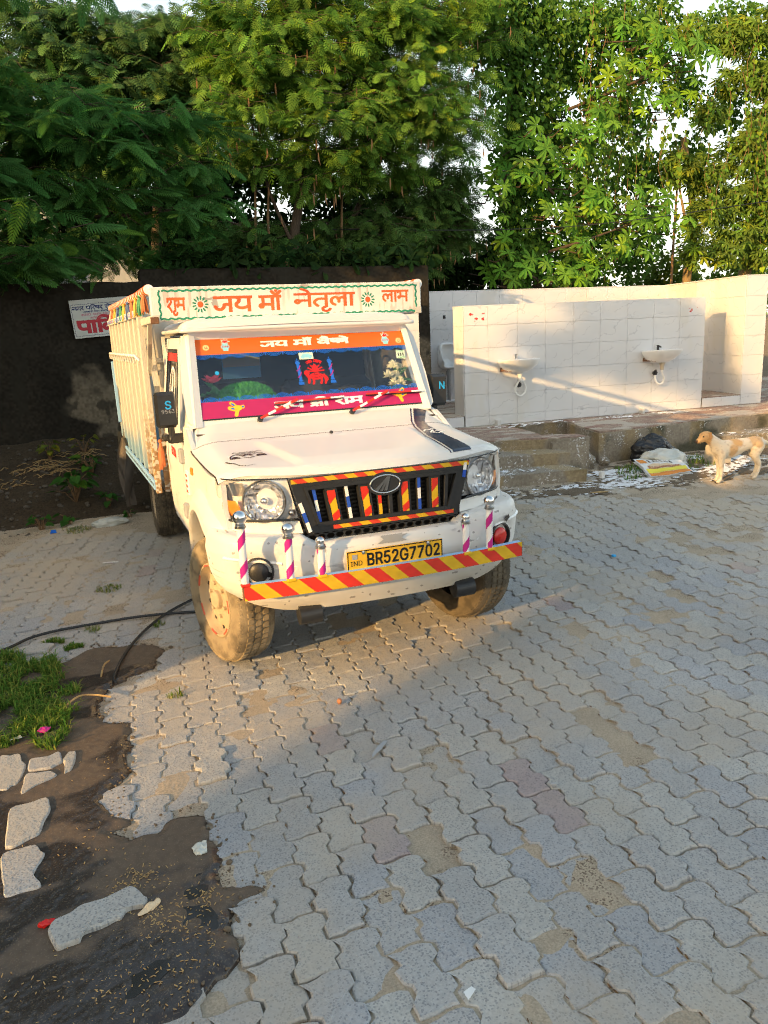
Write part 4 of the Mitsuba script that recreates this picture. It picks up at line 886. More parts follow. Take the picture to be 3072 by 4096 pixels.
gr = tp('grille', frame(extr(Polygon([(-.475, 1.074), (.475, 1.074), (.40, .795), (-.40, .795)]).difference(Polygon([(-.40, 1.018), (.40, 1.018), (.345, .842), (-.345, .842)])), .03), (0, yg + .028, 0), (1, 0, 0), (0, 0, 1)), 'black_plastic', smooth=False)
tp('inner_rim', frame(extr(Polygon([(-.41, 1.03), (.41, 1.03), (.35, .83), (-.35, .83)]).difference(Polygon([(-.392, 1.012), (.392, 1.012), (.34, .848), (-.34, .848)])), .012), (0, yg, 0), (1, 0, 0), (0, 0, 1)), 'black_plastic', gr, smooth=False)
tp('backing', box(-.44, .44, yg + .09, yg + .10, .78, 1.07), 'under_dark', gr)
for k in range(9): tp('radiator_slat', box(-.42, .42, yg + .06, yg + .075, .85 + .02 * k, .858 + .02 * k), 'under_dark', gr, smooth=False)
for xt, xb in ((-.275, -.251), (-.104, -.087), (.108, .114), (.274, .274)):
    bar = tp('wide_bar', hull([(xt * a + xb * (1 - a) + dx, yy, z) for a, z in ((1.08, 1.022), (-.05, .835)) for dx, yy in ((-.036, yg + .03), (-.030, yg), (.030, yg), (.036, yg + .03))]), 'black_plastic', gr)
    def quad(z0, z1, s0=0., s1=0., w=.0175): 
        xm = lambda z: xb + (xt - xb) * (z - .838) / .16
        return Polygon([(xm(z0) - w, z0 + s0), (xm(z0) + w, z0 + s1), (xm(z1) + w, z1 + s1), (xm(z1) - w, z1 + s0)])
    pl_ = lambda g, o: frame(extr(g, .0015), (0, yg - o, 0), (1, 0, 0), (0, 0, 1))
    stk = tp('sticker', pl_(quad(.838, .998), .002), 'yellow_tape', bar, smooth=False)
    tp('red_patch', pl_(quad(.838, .876, 0, .026).intersection(sbox(-1, .838, 1, 1.2)), .0036), 'red_tape', stk, smooth=False)
    tp('red_patch', pl_(quad(.955, 1.02, -.026, .012).intersection(sbox(-1, 0, 1, .998)), .0036), 'red_tape', stk, smooth=False)
for xt, xb, cols in ((-.362, -.334, ('blue_tape', 'white_tape', 'blue_tape')), (-.199, -.177, ('white_tape', 'blue_tape', 'white_tape')), (-.029, -.02, ('red_tape', 'red_tape', 'yellow_tape')), (.187, .190, ('blue_tape', 'white_tape', 'blue_tape')), (.03, .036, None), (.345, .335, None)):
    sl = tp('thin_slat', obox((xt, yg + .016, 1.02), (xb, yg + .016, .838), .022, .03, .003, (0, -1, 0)), 'black_plastic', gr)
    if cols:
        for k, cc in enumerate(cols):
            za, zb = 1.012 - .055 * k, 1.012 - .055 * (k + 1) + .001
            xa, xb2 = xb + (xt - xb) * (za - .838) / .182, xb + (xt - xb) * (zb - .838) / .182
            tp('tape', obox((xa, yg - .001, za), (xb2, yg - .001, zb), .016, .003, 0, (0, -1, 0)), cc, sl, smooth=False)
tp('hazard_tape_top', obox((-.468, yg - .004, 1.058), (.468, yg - .004, 1.058), .003, .022), 'hazard_tape', gr, smooth=False)
tp('hazard_tape_bottom', obox((-.272, yg - .004, .816), (.375, yg - .004, .816), .003, .020), 'hazard_tape', gr, smooth=False)
for (a, b), cols in ((((-.432, .952), (-.388, .805)), ('white_tape', 'blue_tape', 'white_tape')), (((.450, 1.06), (.438, .985)), ('white_tape', 'blue_tape'))):
    for k, cc in enumerate(cols):
        n_ = len(cols); t0, t1 = k / n_, (k + 1) / n_
        L_ = lambda t: (a[0] + (b[0] - a[0]) * t, yg - .004, a[1] + (b[1] - a[1]) * t)
        tp('side_tape', obox(L_(t0), L_(t1), .018, .003, 0, (0, -1, 0)), cc, gr, smooth=False)
el = lambda rx, rz, n=40: affinity.scale(Point(0, 0).buffer(1, n), rx, rz)
em = tp('oval_emblem', frame(extr(el(.092, .058), .03), (.003, yg + .02, 1.0), (1, 0, 0), (0, 0, 1)), 'black_plastic', gr, smooth=40)
tp('chrome_rim', frame(extr(el(.0, .0) if False else el(.082, .047).difference(el(.076, .041)), .001), (.003, yg - .010, 1.0), (1, 0, 0), (0, 0, 1)), 'steel', em, smooth=40)
tp('chrome_ring', tube([(.003 + .079 * math.cos(a), yg - .013, 1.0 + .044 * math.sin(a)) for a in np.linspace(0, 2 * PI, 49)], .0035, 8), 'chrome', em, smooth=60)
def fin(x0, x1, xt): return Polygon([(x0, -.034), (x1 + .004, -.034), (xt + .006, .036), (xt - .002, .036)])
tp('chrome_mark', frame(extr(unary_union([fin(-.066, -.045, .014), fin(-.030, -.020, .018), fin(-.008, .004, .022)]).intersection(el(.076, .041)), .005), (.003, yg - .0105, 1.0), (1, 0, 0), (0, 0, 1)), 'steel', em, smooth=False)
hx = []
for i in range(-9, 10):
    for j in range(2):
        c = (i * .047 + (j % 2) * .0235, .770 + .027 * j)
        h6 = Polygon([(c[0] + .0262 * math.cos(a), c[1] + .018 * math.sin(a)) for a in np.arange(6) * PI / 3])
        hx.append(h6.buffer(-.0035))
tp('honeycomb', frame(extr(sbox(-.42, .755, .42, .818).difference(unary_union(hx)), .012), (0, yg + .03, 0), (1, 0, 0), (0, 0, 1)), 'black_plastic', gr, smooth=False)
# bumper
def bump_plan(u):
    P = spline([(-.835, -.30), (-.825, -.40), (-.785, -.50), (-.68, -.580), (-.45, -.640), (-.2, -.668), (0, -.675), (.2, -.668), (.45, -.640), (.68, -.580), (.785, -.50), (.825, -.40), (.835, -.30)], 10)
    s = np.r_[0, np.cumsum(np.linalg.norm(np.diff(P, axis=0), axis=1))]; s /= s[-1]
    return np.interp(u, s, P[:, 0]), np.interp(u, s, P[:, 1])
def bump_pt(u, v):
    x, y = bump_plan(u)
    x1, y1 = bump_plan(np.clip(u + .01, 0, 1)); x0, y0 = bump_plan(np.clip(u - .01, 0, 1))
    tx, ty = x1 - x0, y1 - y0; L = np.hypot(tx, ty); nx, ny = ty / L, -tx / L
    side = np.clip((np.abs(x) - .50) / .30, 0, 1)
    zb = .422 + .085 * side ** 1.5
    ztop_ = .800 + .022 * side - .042 * np.clip((.44 - np.abs(x)) / .06, 0, 1)
    tz = np.interp(v, [0, .06, .16, .30, .42, .60, .80, .90, 1], [0, 0.0, .12, .30, .52, .70, .92, 1.0, .99])
    o = np.interp(v, [0, .06, .16, .30, .42, .60, .80, .90, 1], [-.09, -.045, -.018, .004, .012, .018, .004, -.016, -.085])
    dent = .028 * np.exp(-((np.abs(x) - .64) / .10) ** 4) * np.exp(-((v - .48) / .17) ** 4)
    skirt = .012 * (np.abs(x) < .36) * np.clip((.16 - v) / .1, 0, 1)
    o = o - dent + skirt
    return np.stack([x + nx * o, y + ny * o, zb + (ztop_ - zb) * tz], -1)
bu = tp('bumper', grid(bump_pt, 130, 34), 'bumper_white', smooth=38)
for s, m in ((-1, 'black_plastic'), (1, 'lens_red')):
    fg = tp('fog_lamp', xf(lathe([(.074, .0), (.074, .022), (.066, .024), (.062, .0), (0, .0)][::-1], 28, 'y'), rotz(s * .32) @ np.diag([1, -1, 1.]), (s * .648, -.575, .640)), 'black_plastic', bu, smooth=40)
    tp('lens', xf(ico(.048, 3, (0, 0, 0), (1, .4, 1)), rotz(s * .32), (s * .648 + s * .004, -.590, .640)), m, fg, smooth=True)
    tp('reflector_strip', xf(box(-.045, .045, -.006, .006, -.012, .012, .005), rotz(s * .14), (s * .452, -.648, .665)), 'reflector', bu)
    for k in range(1): tp('reflective_tape', cat([tube([bump_pt(np.array(a), np.array(.56)) + [0, -.001, 0] for a in np.linspace(.10, .235, 12)], .0085, 4)]) if s < 0 else tube([bump_pt(np.array(a), np.array(.62)) + [.001, -.001, 0] for a in np.linspace(.80, .92, 10)], .008, 4), 'vinyl_white', bu)
tp('tape_remnant', frame(extr(unary_union([blob(3, .05, 2.0), blob(8, .03, 2.6)]).intersection(sbox(-.1, -.02, .1, .02)), .001), (.0, -.6885, .742), (1, 0, 0), (0, 0, 1)), 'grey_pvc', bu, smooth=False)
tp('dark_chip', frame(extr(unary_union([affinity.translate(blob(4, .02, 2), 0, 0), affinity.translate(blob(6, .018, 3), .07, .012)]), .001), (.70, -.585, .735), (.77, .63, 0), (0, 0, 1)), 'under_dark', bu, smooth=False)
np_ = tp('number_plate', box(-.252, .252, -.722, -.716, .588, .714, .004), 'plate_yellow', bu)
tp('border', frame(extr(sbox(-.250, .590, .250, .712).difference(sbox(-.245, .595, .245, .707)), .001), (0, -.7225, 0), (1, 0, 0), (0, 0, 1)), 'letter_black', np_, smooth=False)
tx = latin('BR52G7702', .060, True, .002); b_ = tx.bounds; k_ = .385 / (b_[1][0] - b_[0][0])
tp('registration', frame(xf(tx, t=(-.150 - b_[0][0] * k_, .634, 0), s=(k_, 1, 1)), (0, -.7225, 0), (1, 0, 0), (0, 0, 1)), 'letter_black', np_, smooth=False)
tp('country_code', frame(xf(latin('IND', .024, False, .001), t=(-.236, .640, 0)), (0, -.7225, 0), (1, 0, 0), (0, 0, 1)), 'letter_black', np_, smooth=False)
tp('hologram', box(-.226, -.200, -.7245, -.7225, .672, .696), 'grey_pvc', np_, smooth=False)
for x in (-.17, .17): tp('bolt', lathe([(0, -.010), (.009, -.008), (.009, 0)], 8, 'y', (x, -.722, .703)), 'steel', np_)
# striped bar with posts
def bar_y(x): return -.752 + .05 * (np.abs(x) / .74) ** 2.2
def bar_pt(z0, z1, dy):
    return lambda u, v: np.stack([-.748 + 1.465 * u, bar_y(-.748 + 1.465 * u) + dy * 0, z0 + (z1 - z0) * v + .006 * u], -1)
bar = tp('bumper_bar', grid(bar_pt(.546, .622, 0), 60, 4), 'hazard_bar', smooth=40)
tp('bar_top', grid(lambda u, v: np.stack([-.748 + 1.465 * u, bar_y(-.748 + 1.465 * u) + .034 * v, .622 + .006 * u], -1), 60, 2), 'pale_blue', bar, smooth=40)
tp('bar_back', cat([grid(lambda u, v: np.stack([-.748 + 1.465 * u, bar_y(-.748 + 1.465 * u) + .034, .546 + .076 * v + .006 * u], -1), 60, 2, flip=True), grid(lambda u, v: np.stack([-.748 + 1.465 * u, bar_y(-.748 + 1.465 * u) + .034 * v, .546 + .006 * u], -1), 60, 2, flip=True), box(.715, .719, bar_y(.717), bar_y(.717) + .034, .551, .628), box(-.751, -.747, bar_y(.748), bar_y(.748) + .034, .546, .622)]), 'rust', bar, smooth=40)
for x in (-.45, .0, .45): tp('bracket', box(x - .03, x + .03, -.74 + .02, -.60, .555, .60), 'under_dark', bar)
for x, z1, r, br in ((-.737, .972, .0185, .033), (-.527, .893, .0185, .029), (-.378, .812, .0180, .0225), (.383, .826, .0165, .020), (.523, .898, .0170, .0275)):
    y = float(bar_y(x)) + .018; z0 = .626
    zc = z1 - br; pz = zc - br * 1.15
    po = tp('bumper_post', lathe([(r, z0), (r, pz)], 20, at=(x, y, 0)), 'pole_white', smooth=50)
    ph = x * 7
    def sp(u, v): 
        L = (pz - z0)
        th = u * 2 * PI * (L / .135) + ph; zz = z0 + u * L + .052 * (v - .5)
        zz = np.clip(zz, z0, pz)
        return np.stack([x + (r + .0008) * np.cos(th), y + (r + .0008) * np.sin(th), zz], -1)
    tp('magenta_spiral', grid(sp, 60, 4), 'magenta', po, smooth=50)
    tp('collar', lathe([(r + .001, pz - .012), (r + .008, pz - .010), (r + .008, pz - .002), (r + .002, pz), (r + .006, pz + .006), (r * .8, pz + .012), (.006, zc - br * .9)], 20, at=(x, y, 0)), 'steel', po, smooth=30)
    tp('ball', ico(br, 3, (x, y, zc)), 'chrome', po, smooth=True)
    tp('foot', box(x - .022, x + .022, y - .024, y + .01, z0 - .014, z0 + .002, .005), 'yellow_tape' if x > -.7 else 'red_tape', po)
# mirrors
for s, ch in ((-1, 'S'), (1, 'N')):
    x0 = -.945 if s < 0 else .805
    mm = xf(hull([(x, y, z) for x in (-.048, .048) for y in (.045,) for z in (-.10, .10)] + [(a * .046, -.035, b * .085) for a in (-1, 1) for b in (-1, 1)] + [(a * .057, 0, b * .105) for a in (-.85, .85) for b in (-1, 1)] + [(a * .060, .03, b * .09) for a in (-1, 1) for b in (-1, 1)]), t=(x0 + .06, .60, 1.338))
    mr = tp('wing_mirror', mm, 'black_plastic', smooth=40)
    tp('mirror_glass', box(x0 + .014, x0 + .106, .6455, .6475, 1.25, 1.43), 'chrome', mr)
    t_ = latin(ch, .046, True, .001); tp('letter', frame(t_, (x0 + .050, .5635, 1.345), (1, 0, 0), (0, 0, 1)), 'letter_cyan', mr, smooth=False)
    if s < 0:
        t_ = latin('9563', .022, False, .001); tp('scratched_number', frame(t_, (x0 + .030, .5635, 1.318), (1, .0, .05), (0, 0, 1)), 'grey_pvc', mr, smooth=False)
    tp('arm', cat([tube([(x0 + .06 + s * -.02, .61, 1.24), (x0 + .06 + s * -.02, .615, 1.17)], .02, 10), obox((x0 + .06 + s * -.0, .615, 1.165), (s * .775, .64, 1.165), .05, .055, .008)]), 'black_plastic', mr, smooth=40)
# wheels
def wheel(cx, cy, s, dusty, name='wheel', steer=0.0):
    R, W = .352, .215
    zc = R - .006
    def loc(m):
        m = m if s < 0 else mirror_x(m)
        return xf(m, rotz(steer), (cx, cy, zc))
    prof = [(.205, .085), (.215, .10), (.25, .112), (.29, .113), (.322, .104), (.338, .092), (.344, .06), (.345, 0), (.344, -.06), (.338, -.092), (.322, -.104), (.25, -.112), (.205, -.085)]
    ty = 'tyre_dusty' if dusty else 'tyre_dark'
    w = tp(name, loc(lathe([(r, -h) for r, h in prof][::-1], 64, 'x')), ty, smooth=50)
    n = 58; pcs = []
    for row, (c, wd) in enumerate(((-.086, .034), (-.045, .036), (-.003, .034), (.040, .036), (.084, .034))):
        for k in range(n):
            a = 2 * PI * (k + .5 * (row % 2)) / n
            rr = .346 - (.012 if abs(c) > .08 else 0)
            g_ = .86 * PI * rr / n
            q = [(-wd / 2, -g_ * .9), (-wd * .1, -g_), (wd / 2, -g_ * .75), (wd * .46, g_ * .1), (wd / 2, g_ * .9), (wd * .1, g_), (-wd / 2, g_ * .75), (-wd * .38, g_ * .0)]
            v = [(c + x, yy, rr - .012) for x, yy in q] + [(c + x * .86, yy * .88, rr + .0050 - (abs(c + x) > .095) * .006) for x, yy in q]
            m = hull(v) if k == 0 else None
            if k == 0: base_v, base_f = np.array(m.vertices), np.array(m.faces); 
            da = 2 * PI * k / n
            ph = PI / n * (row % 2)
            pcs.append(TM(base_v @ rotx(da + ph).T, base_f))
    tp('tread', loc(cat(pcs)), ty, w, smooth=False, kind='stuff')
    disc = [(.208, -.082), (.203, -.098), (.192, -.101), (.185, -.082), (.177, -.060), (.166, -.052), (.150, -.059), (.120, -.067), (.080, -.069), (.052, -.069), (.050, -.088), (.044, -.094), (.0, -.095)]
    tp('rim', loc(lathe(disc, 48, 'x')), 'rim_dusty', w, smooth=35)
    for k in range(6):
        a = 2 * PI * k / 6 + .3
        tp('wheel_nut', loc(lathe([(0, -.084), (.011, -.083), (.012, -.06)][::-1], 6, 'x', (0, .092 * math.cos(a), .092 * math.sin(a)))), 'rim_dusty', w)
    for k in range(10):
        a = 2 * PI * (k + .5) / 10
        tp('vent_hole', loc(xf(ico(.013, 1, (0, 0, 0), (.25, 1.0, 1.6)), rotx(a - PI / 2), (-.056, .160 * math.cos(a), .160 * math.sin(a)))), 'under_dark', w)
    for k in range(7):
        a0 = 2 * PI * k / 7 + .2
        arc_ = [( -.0995, .194 * math.cos(a0 + t), .194 * math.sin(a0 + t)) for t in np.linspace(0, .36, 6)]
        if dusty: tp('red_rim_paint', loc(tube(arc_, .005, 5)), 'rim_red', w)
    tp('hub', loc(tube([(-.03, 0, 0), (.10, 0, 0)], .06, 16)), 'under_dark', w)
    return w
wheel(-.705, 0, -1, True, steer=math.radians(14)); wheel(.705, 0, 1, False, steer=math.radians(14)); wheel(-.735, 3.08, -1, False, 'rear_wheel'); wheel(.735, 3.08, 1, False, 'rear_wheel')
# underbody
tp('chassis', cat([box(-.46, -.38, -.5, 4.3, .46, .58), box(.38, .46, -.5, 4.3, .46, .58), box(-.7, .7, -.06, .06, .30, .40, .02), box(-.7, .7, 3.02, 3.14, .30, .42, .02), box(-.35, .35, -.3, .6, .36, .62, .05), box(-.72, .72, -.40, -.36, .45, .80), box(-.74, .74, .6, 4.2, .56, .66)]), 'under_dark')
for x in (-.42, .42):
    tp('leaf_spring', cat([xf(box(-.03, .03, -.58, .62, -.006, .006), t=(x, 0, .375 + .013 * k), s=(1, 1 - .08 * k, 1)) for k in range(5)]), 'spring_steel')
    tp('spring_shackle', cat([lathe([(0, -.055), (.048, -.055), (.048, .055), (0, .055)][::-1], 20, 'x', (x + .0, -.60, .395)), box(x - .05, x + .05, -.60, -.50, .40, .52, .012)]), 'black_plastic')
tp('mud_flap', box(-.83, -.62, 3.5, 3.51, .22, .6), 'black_plastic')
# ------------------------------------------------------------------ cargo box and painted signboard
def bxw(y): return .862 + .034 * (y - 1.75)
Y0, Y1 = 1.75, 4.35
cbx = tp('cargo_box', cat([box(-.84, .84, Y0, Y0 + .03, .66, 1.93), box(-.90, .90, Y1 - .03, Y1, .68, 1.95), box(-.84, .84, Y0, Y1, .64, .70)]), 'box_white')
for z in (.98, 1.28, 1.58): tp('front_rail', box(-.85, .85, Y0 - .022, Y0 - .001, z, z + .035, .004), 'box_white', cbx)
tp('front_plate', box(-.80, -.60, Y0 - .012, Y0 - .001, 1.33, 1.52, .003), 'box_white', cbx)
for s in (-1, 1):
    fl = (lambda m: m) if s < 0 else mirror_x
    def sidepanel(u, v): 
        y = Y0 + (Y1 - Y0) * v; return np.stack([-(bxw(y)), y, .72 + 1.20 * u], -1)
    sp_ = tp('side_panel', fl(grid(sidepanel, 30, 40)), 'box_white', cbx, smooth=30)
    for k in range(9):
        y = Y0 + .02 + (Y1 - Y0 - .06) * k / 8
        tp('side_rib', fl(obox((-bxw(y) - .022, y, .70 + .03 * (k % 2)), (-bxw(y) - .022, y, 1.93), .055 if k else .085, .045, .006, (1, 0, 0))), 'box_white', cbx)
    for z, h, m in ((1.925, .05, 'board_white'), (.70, .075, 'pale_blue')):
        tp('side_rail', fl(obox((-bxw(Y0) - .045, Y0 - .01, z), (-bxw(Y1) - .045, Y1, z), .018, h, .003)), m, cbx)
    for k in range(44):
        y = Y0 + .03 + .059 * k
        tp('blue_mark', fl(obox((-bxw(y) - .0555, y, 1.912), (-bxw(y) - .0555, y + .022, 1.938), .012, .0015, 0, (1, 0, 0))), 'vinyl_blue', cbx, smooth=False)
    for k in range(30):
        y = Y0 + .03 + .085 * k
        tp('dark_slot', fl(obox((-bxw(y) - .0555, y, .70), (-bxw(y) - .0555, y + .05, .70), .022, .0015, 0, (1, 0, 0))), 'under_dark', cbx, smooth=False)
    tp('corner_angle', fl(cat([box(-.905, -.865, Y0 - .035, Y0 - .005, .64, 1.93, .003), box(-.905, -.885, Y0 - .035, Y0 + .06, .64, 1.93, .003)])), 'box_white', cbx)
    tp('brace_plate', fl(hull([(-.875 + dx, Y0 - .05 + dy, 1.90) for dx in (0, .05) for dy in (0, .012)] + [(-.845 + dx, Y0 - .05 + dy, 1.42) for dx in (0, .04) for dy in (0, .012)])), 'box_white', cbx)
    n = 26
    pr = tp('striped_pole', fl(tube([(-.882, .90, 2.035), (-.885, 1.75, 2.04), (-bxw(Y1) - .0, Y1, 2.07)], .030, 14)), 'pole_white', cbx, smooth=50)
    for k in range(n):
        t = (k + .15) / n; y = .90 + (Y1 - .90) * t; x = np.interp(y, [.9, 1.75, Y1], [-.882, -.885, -bxw(Y1)]); z = np.interp(y, [.9, 1.75, Y1], [2.035, 2.04, 2.07])
        tp('red_ring', fl(tube([(x, y, z), (x - .001, y + .062, z + .0005)], .0312, 14)), 'brush_orange', pr, smooth=50)
    for y in (1.77, 2.4, 3.05, 3.7, 4.3): tp('rail_stub', fl(obox((-bxw(y) - .03, y, 1.94), (-bxw(y) - .0, y, 2.045), .03, .03, .004)), 'box_white', cbx)
    for k in range(12):
        y = Y0 + .12 + .2 * k
        tp('rope_hook', fl(tube(spline([(-bxw(y) - .045, y, 1.60), (-bxw(y) - .075, y + .03, 1.635), (-bxw(y) - .08, y + .09, 1.625), (-bxw(y) - .075, y + .12, 1.585)], 4), .011, 6)), 'pole_white', cbx, smooth=60)
    tp('sign_rail', fl(cat([obox((-.86, .86, 1.862), (-.86, Y0, 1.862), .05, .045, .004), obox((-.86, 1.3, 1.87), (-.86, Y0, 1.5), .03, .03, .003)])), 'box_white', cbx)
tp('tube_end', box(-.895, -.845, .842, .848, 1.832, 1.872, .003), 'rust', cbx)
tp('tail_lever', obox((-1.0, 4.2, .95), (-1.0, 4.36, 1.55), .03, .03, .004), 'pale_blue', cbx)
sb = tp('signboard', box(-.885, .885, .862, .905, 1.846, 2.042, .008), 'board_white')
tp('top_flange', box(-.885, .885, .862, 1.02, 2.030, 2.046, .005), 'board_white', sb)
FB = lambda g, o=.0015, th=.0012: frame(extr(g, th), (0, .862 - o + .0015, 0), (1, 0, 0), (0, 0, 1))
def wavy(x0, x1, z0, z1, amp=.0035, per=.045, w=.0055):
    L = math.hypot(x1 - x0, z1 - z0); n = int(L / per * 8)
    t = np.linspace(0, 1, n); o = amp * np.sin(t * L / per * 2 * PI); dx, dz = (x1 - x0) / L, (z1 - z0) / L
    return LineString(np.stack([x0 + (x1 - x0) * t - dz * o, z0 + (z1 - z0) * t + dx * o], 1)).buffer(w)
bz0, bz1 = 1.858, 2.022
for a in ((-.81, bz1, .85, bz1 + .002), (-.855 + .03, bz0, .85, bz0), (-.83, bz0, -.83, bz1), (.845, bz0, .845, bz1)):
    tp('green_border', FB(wavy(a[0], a[2], a[1], a[3])), 'brush_green', sb, smooth=False)
def btext(words, x0, x1, base, size, th, slant=.0):
    sh, w = deva(words, size, th, slant); b = sh.bounds; k = (x1 - x0) / (b[2] - b[0])
    q = affinity.affine_transform(sh, [k, .0, 0.0, 1, x0 - b[0] * k, base])
    for p in polys(q): tp('lettering', FB(p), 'brush_orange', sb, smooth=False)
btext(['sha', '+u', 'bha'], -.790, -.680, 1.905, .070, .105, .0)
btext(['ja', 'ya'], -.512, -.268, 1.887, .088, .095)
btext(['ma', 'aa', '+cb'], -.232, -.078, 1.890, .084, .10)
btext(['na', '+e', 'ta', '+u', 'la', 'aa'], -.002, .412, 1.902, .080, .088)
btext(['la', 'aa', 'bha'], .600, .792, 1.918, .070, .092)
for cx in (-.590, .500):
    cz = 1.938
    fl_ = tp('flower', FB(affinity.scale(Point(cx, cz).buffer(.0175, 12), 1, 1.05)), 'brush_orange', sb, smooth=False)
    for k in range(13):
        a = 2 * PI * k / 13
        P = affinity.rotate(affinity.scale(Point(cx + .038, cz).buffer(.012, 8), 1, .42), math.degrees(a), origin=(cx, cz))
        tp('petal', FB(P), 'brush_green', fl_, smooth=False)
# tassels hanging under the pole, other hanging things
TC = {'t_yellow': (.62, .40, .06), 't_orange': (.55, .17, .06), 't_green': (.05, .26, .12), 't_blue': (.08, .14, .28)}
for k, v in TC.items(): prin(k, v, .7)
def tassel_mesh(x, y, z, L, r, seed):
    rr = np.random.default_rng(seed); ms = [ico(r * .55, 1, (x, y, z))]
    for k in range(16):
        a = rr.uniform(0, 2 * PI); q = rr.uniform(.4, 1) * r
        ms.append(tube([(x, y, z), (x + q * .6 * math.cos(a), y + q * .6 * math.sin(a), z - L * .4), (x + q * math.cos(a), y + q * math.sin(a), z - L * rr.uniform(.85, 1.05))], [.006, .008, .003], 5))
    return cat(ms)
seq = ['t_orange', 't_green', 't_yellow', 't_orange', 't_blue', 't_yellow', 't_green', 't_blue', 't_yellow', 't_orange']
nm = {'t_orange': 'orange', 't_green': 'green', 't_yellow': 'yellow', 't_blue': 'blue'}
for k, c in enumerate(seq):
    y = 1.02 + .31 * k
    x = float(np.interp(y, [.9, 1.75, 4.35], [-.905, -.91, -.985]))
    ordn = ['first', 'second', 'third', 'fourth', 'fifth', 'sixth', 'seventh', 'eighth', 'ninth', 'last'][k]
    put('tassel', tassel_mesh(x, y, 2.02, .12, .024, k), c, smooth=40, label=f'{nm[c]} tassel hanging under the striped side pole, {ordn} from the signboard', cat_='tassel', group='tassels along the striped pole of the truck')
put('tassel', tassel_mesh(-.862, 1.50, 1.05, .20, .026, 33), 't_orange', smooth=40, label='faded orange tassel hanging from the door handle', cat_='tassel')
put('tassel', tassel_mesh(.93, .80, 1.20, .14, .03, 34), 't_orange', smooth=40, label='reddish tassel hanging below the right wing mirror', cat_='tassel')
prin('rag_grey', lambda p, n, uv: mix((.17, .14, .11), (.10, .085, .07), fbm(p.x * 20, p.y * 20, p.z * 9, 3)), .95)
def ragstrip(x, y, z0, z1, w, seed):
    rr = np.random.default_rng(seed); t = np.linspace(0, 1, 12)
    px, py = x + .03 * np.sin(t * 5 + seed), y + .10 * (rr.random() - .5) * t + .02 * np.sin(t * 7 + 2 * seed)
    z = z0 + (z1 - z0) * t; ww = w * (.35 + .8 * np.sin(np.clip(t, .05, 1) * 2.6)); a = seed + 1.2 * t
    L = np.stack([px - ww * np.cos(a) / 2, py - ww * np.sin(a) / 2, z], 1); R_ = np.stack([px + ww * np.cos(a) / 2, py + ww * np.sin(a) / 2, z], 1); M_ = (L + R_) / 2 + np.stack([.018 * np.sin(a), -.018 * np.cos(a), 0 * a], 1)
    return grid(lambda u, v: np.where((u < .34)[..., None], L[None], np.where((u > .66)[..., None], R_[None], M_[None])), 3, 12)
put('hanging_rag', cat([ragstrip(-1.0, 3.95 + .05 * k, .82 + .04 * (k % 3), .12 + .07 * (k % 2), .10, k) for k in range(5)] + [lumpy(ico(.05, 2, (-1.0, 4.05, .60), (1, 1, 1.3)), .02, 8, 3)]), 'rag_grey', smooth=60, label='knotted grey rag strips hanging from the rear left corner of the truck', cat_='rag')
# things behind the windscreen
prin('t_pink', (.75, .10, .16), .6, two=True); prin('t_leaf', (.06, .20, .09), .6, two=True); prin('t_cream', (.66, .68, .55), .6, two=True); prin('t_turf', (.05, .33, .07), .8, two=True)
def petal(L, w, tilt, ang, at):
    v = np.array([[0, 0, 0], [L * .5, w, L * .12], [L, 0, 0], [L * .5, -w, L * .12], [L * .5, 0, -.1 * L]])
    m = TM(v, [[0, 1, 4], [1, 2, 4], [2, 3, 4], [3, 0, 4]]); return xf(m, rotz(ang) @ roty(tilt), at)
rr = np.random.default_rng(3)
fp = thing('pink_flower', 'pink artificial flower with leaves behind the left side of the windscreen', 'artificial flower')
put('petals', cat([petal(.075, .022, -.5 - .3 * (k % 2), k * .7, (-.585, .72, 1.465)) for k in range(10)]), 't_pink', fp, smooth=False)
put('leaves', cat([petal(.09, .03, rr.uniform(-1.2, .3), rr.uniform(0, 6.3), (-.60 + rr.uniform(-.04, .05), .74, rr.uniform(1.28, 1.44))) for k in range(16)] + [tube([(-.585, .72, 1.46), (-.60, .76, 1.24)], .006, 5)]), 't_leaf', fp, smooth=False)
fw_ = thing('white_flower_bunch', 'bunch of cream artificial flowers behind the right side of the windscreen', 'artificial flowers')
for k, c in enumerate(((.595, .70, 1.50), (.56, .70, 1.44), (.62, .72, 1.43), (.66, .74, 1.47), (.60, .69, 1.39), (.645, .70, 1.385))):
    put('bloom', cat([petal(.05, .007, rr.uniform(-1.5, .2), rr.uniform(0, 6.3), c) for _ in range(34)]), 't_cream', fw_, smooth=False)
put('leaves', cat([petal(.10, .035, rr.uniform(-1.0, .3), rr.uniform(0, 6.3), (.66, .76, rr.uniform(1.3, 1.45))) for k in range(14)] + [tube([(.62, .72, 1.42), (.64, .76, 1.23)], .007, 5)]), 't_leaf', fw_, smooth=False)
tf = []
for k in range(1500):
    a, q = rr.uniform(0, 2 * PI), math.sqrt(rr.random())
    x, y = -.38 + .20 * q * math.cos(a), .76 + .09 * q * math.sin(a); z = 1.305 + .135 * math.sqrt(max(0, 1 - q * q))
    tf.append(petal(.03, .004, -rr.uniform(.3, 1.5), rr.uniform(0, 6.3), (x, y, z)))
put('green_turf_mat', cat(tf + [ico(1, 2, (-.38, .76, 1.305), (.20, .09, .13))]), 't_turf', smooth=False, label='heap of green artificial grass on the dashboard', cat_='artificial grass')
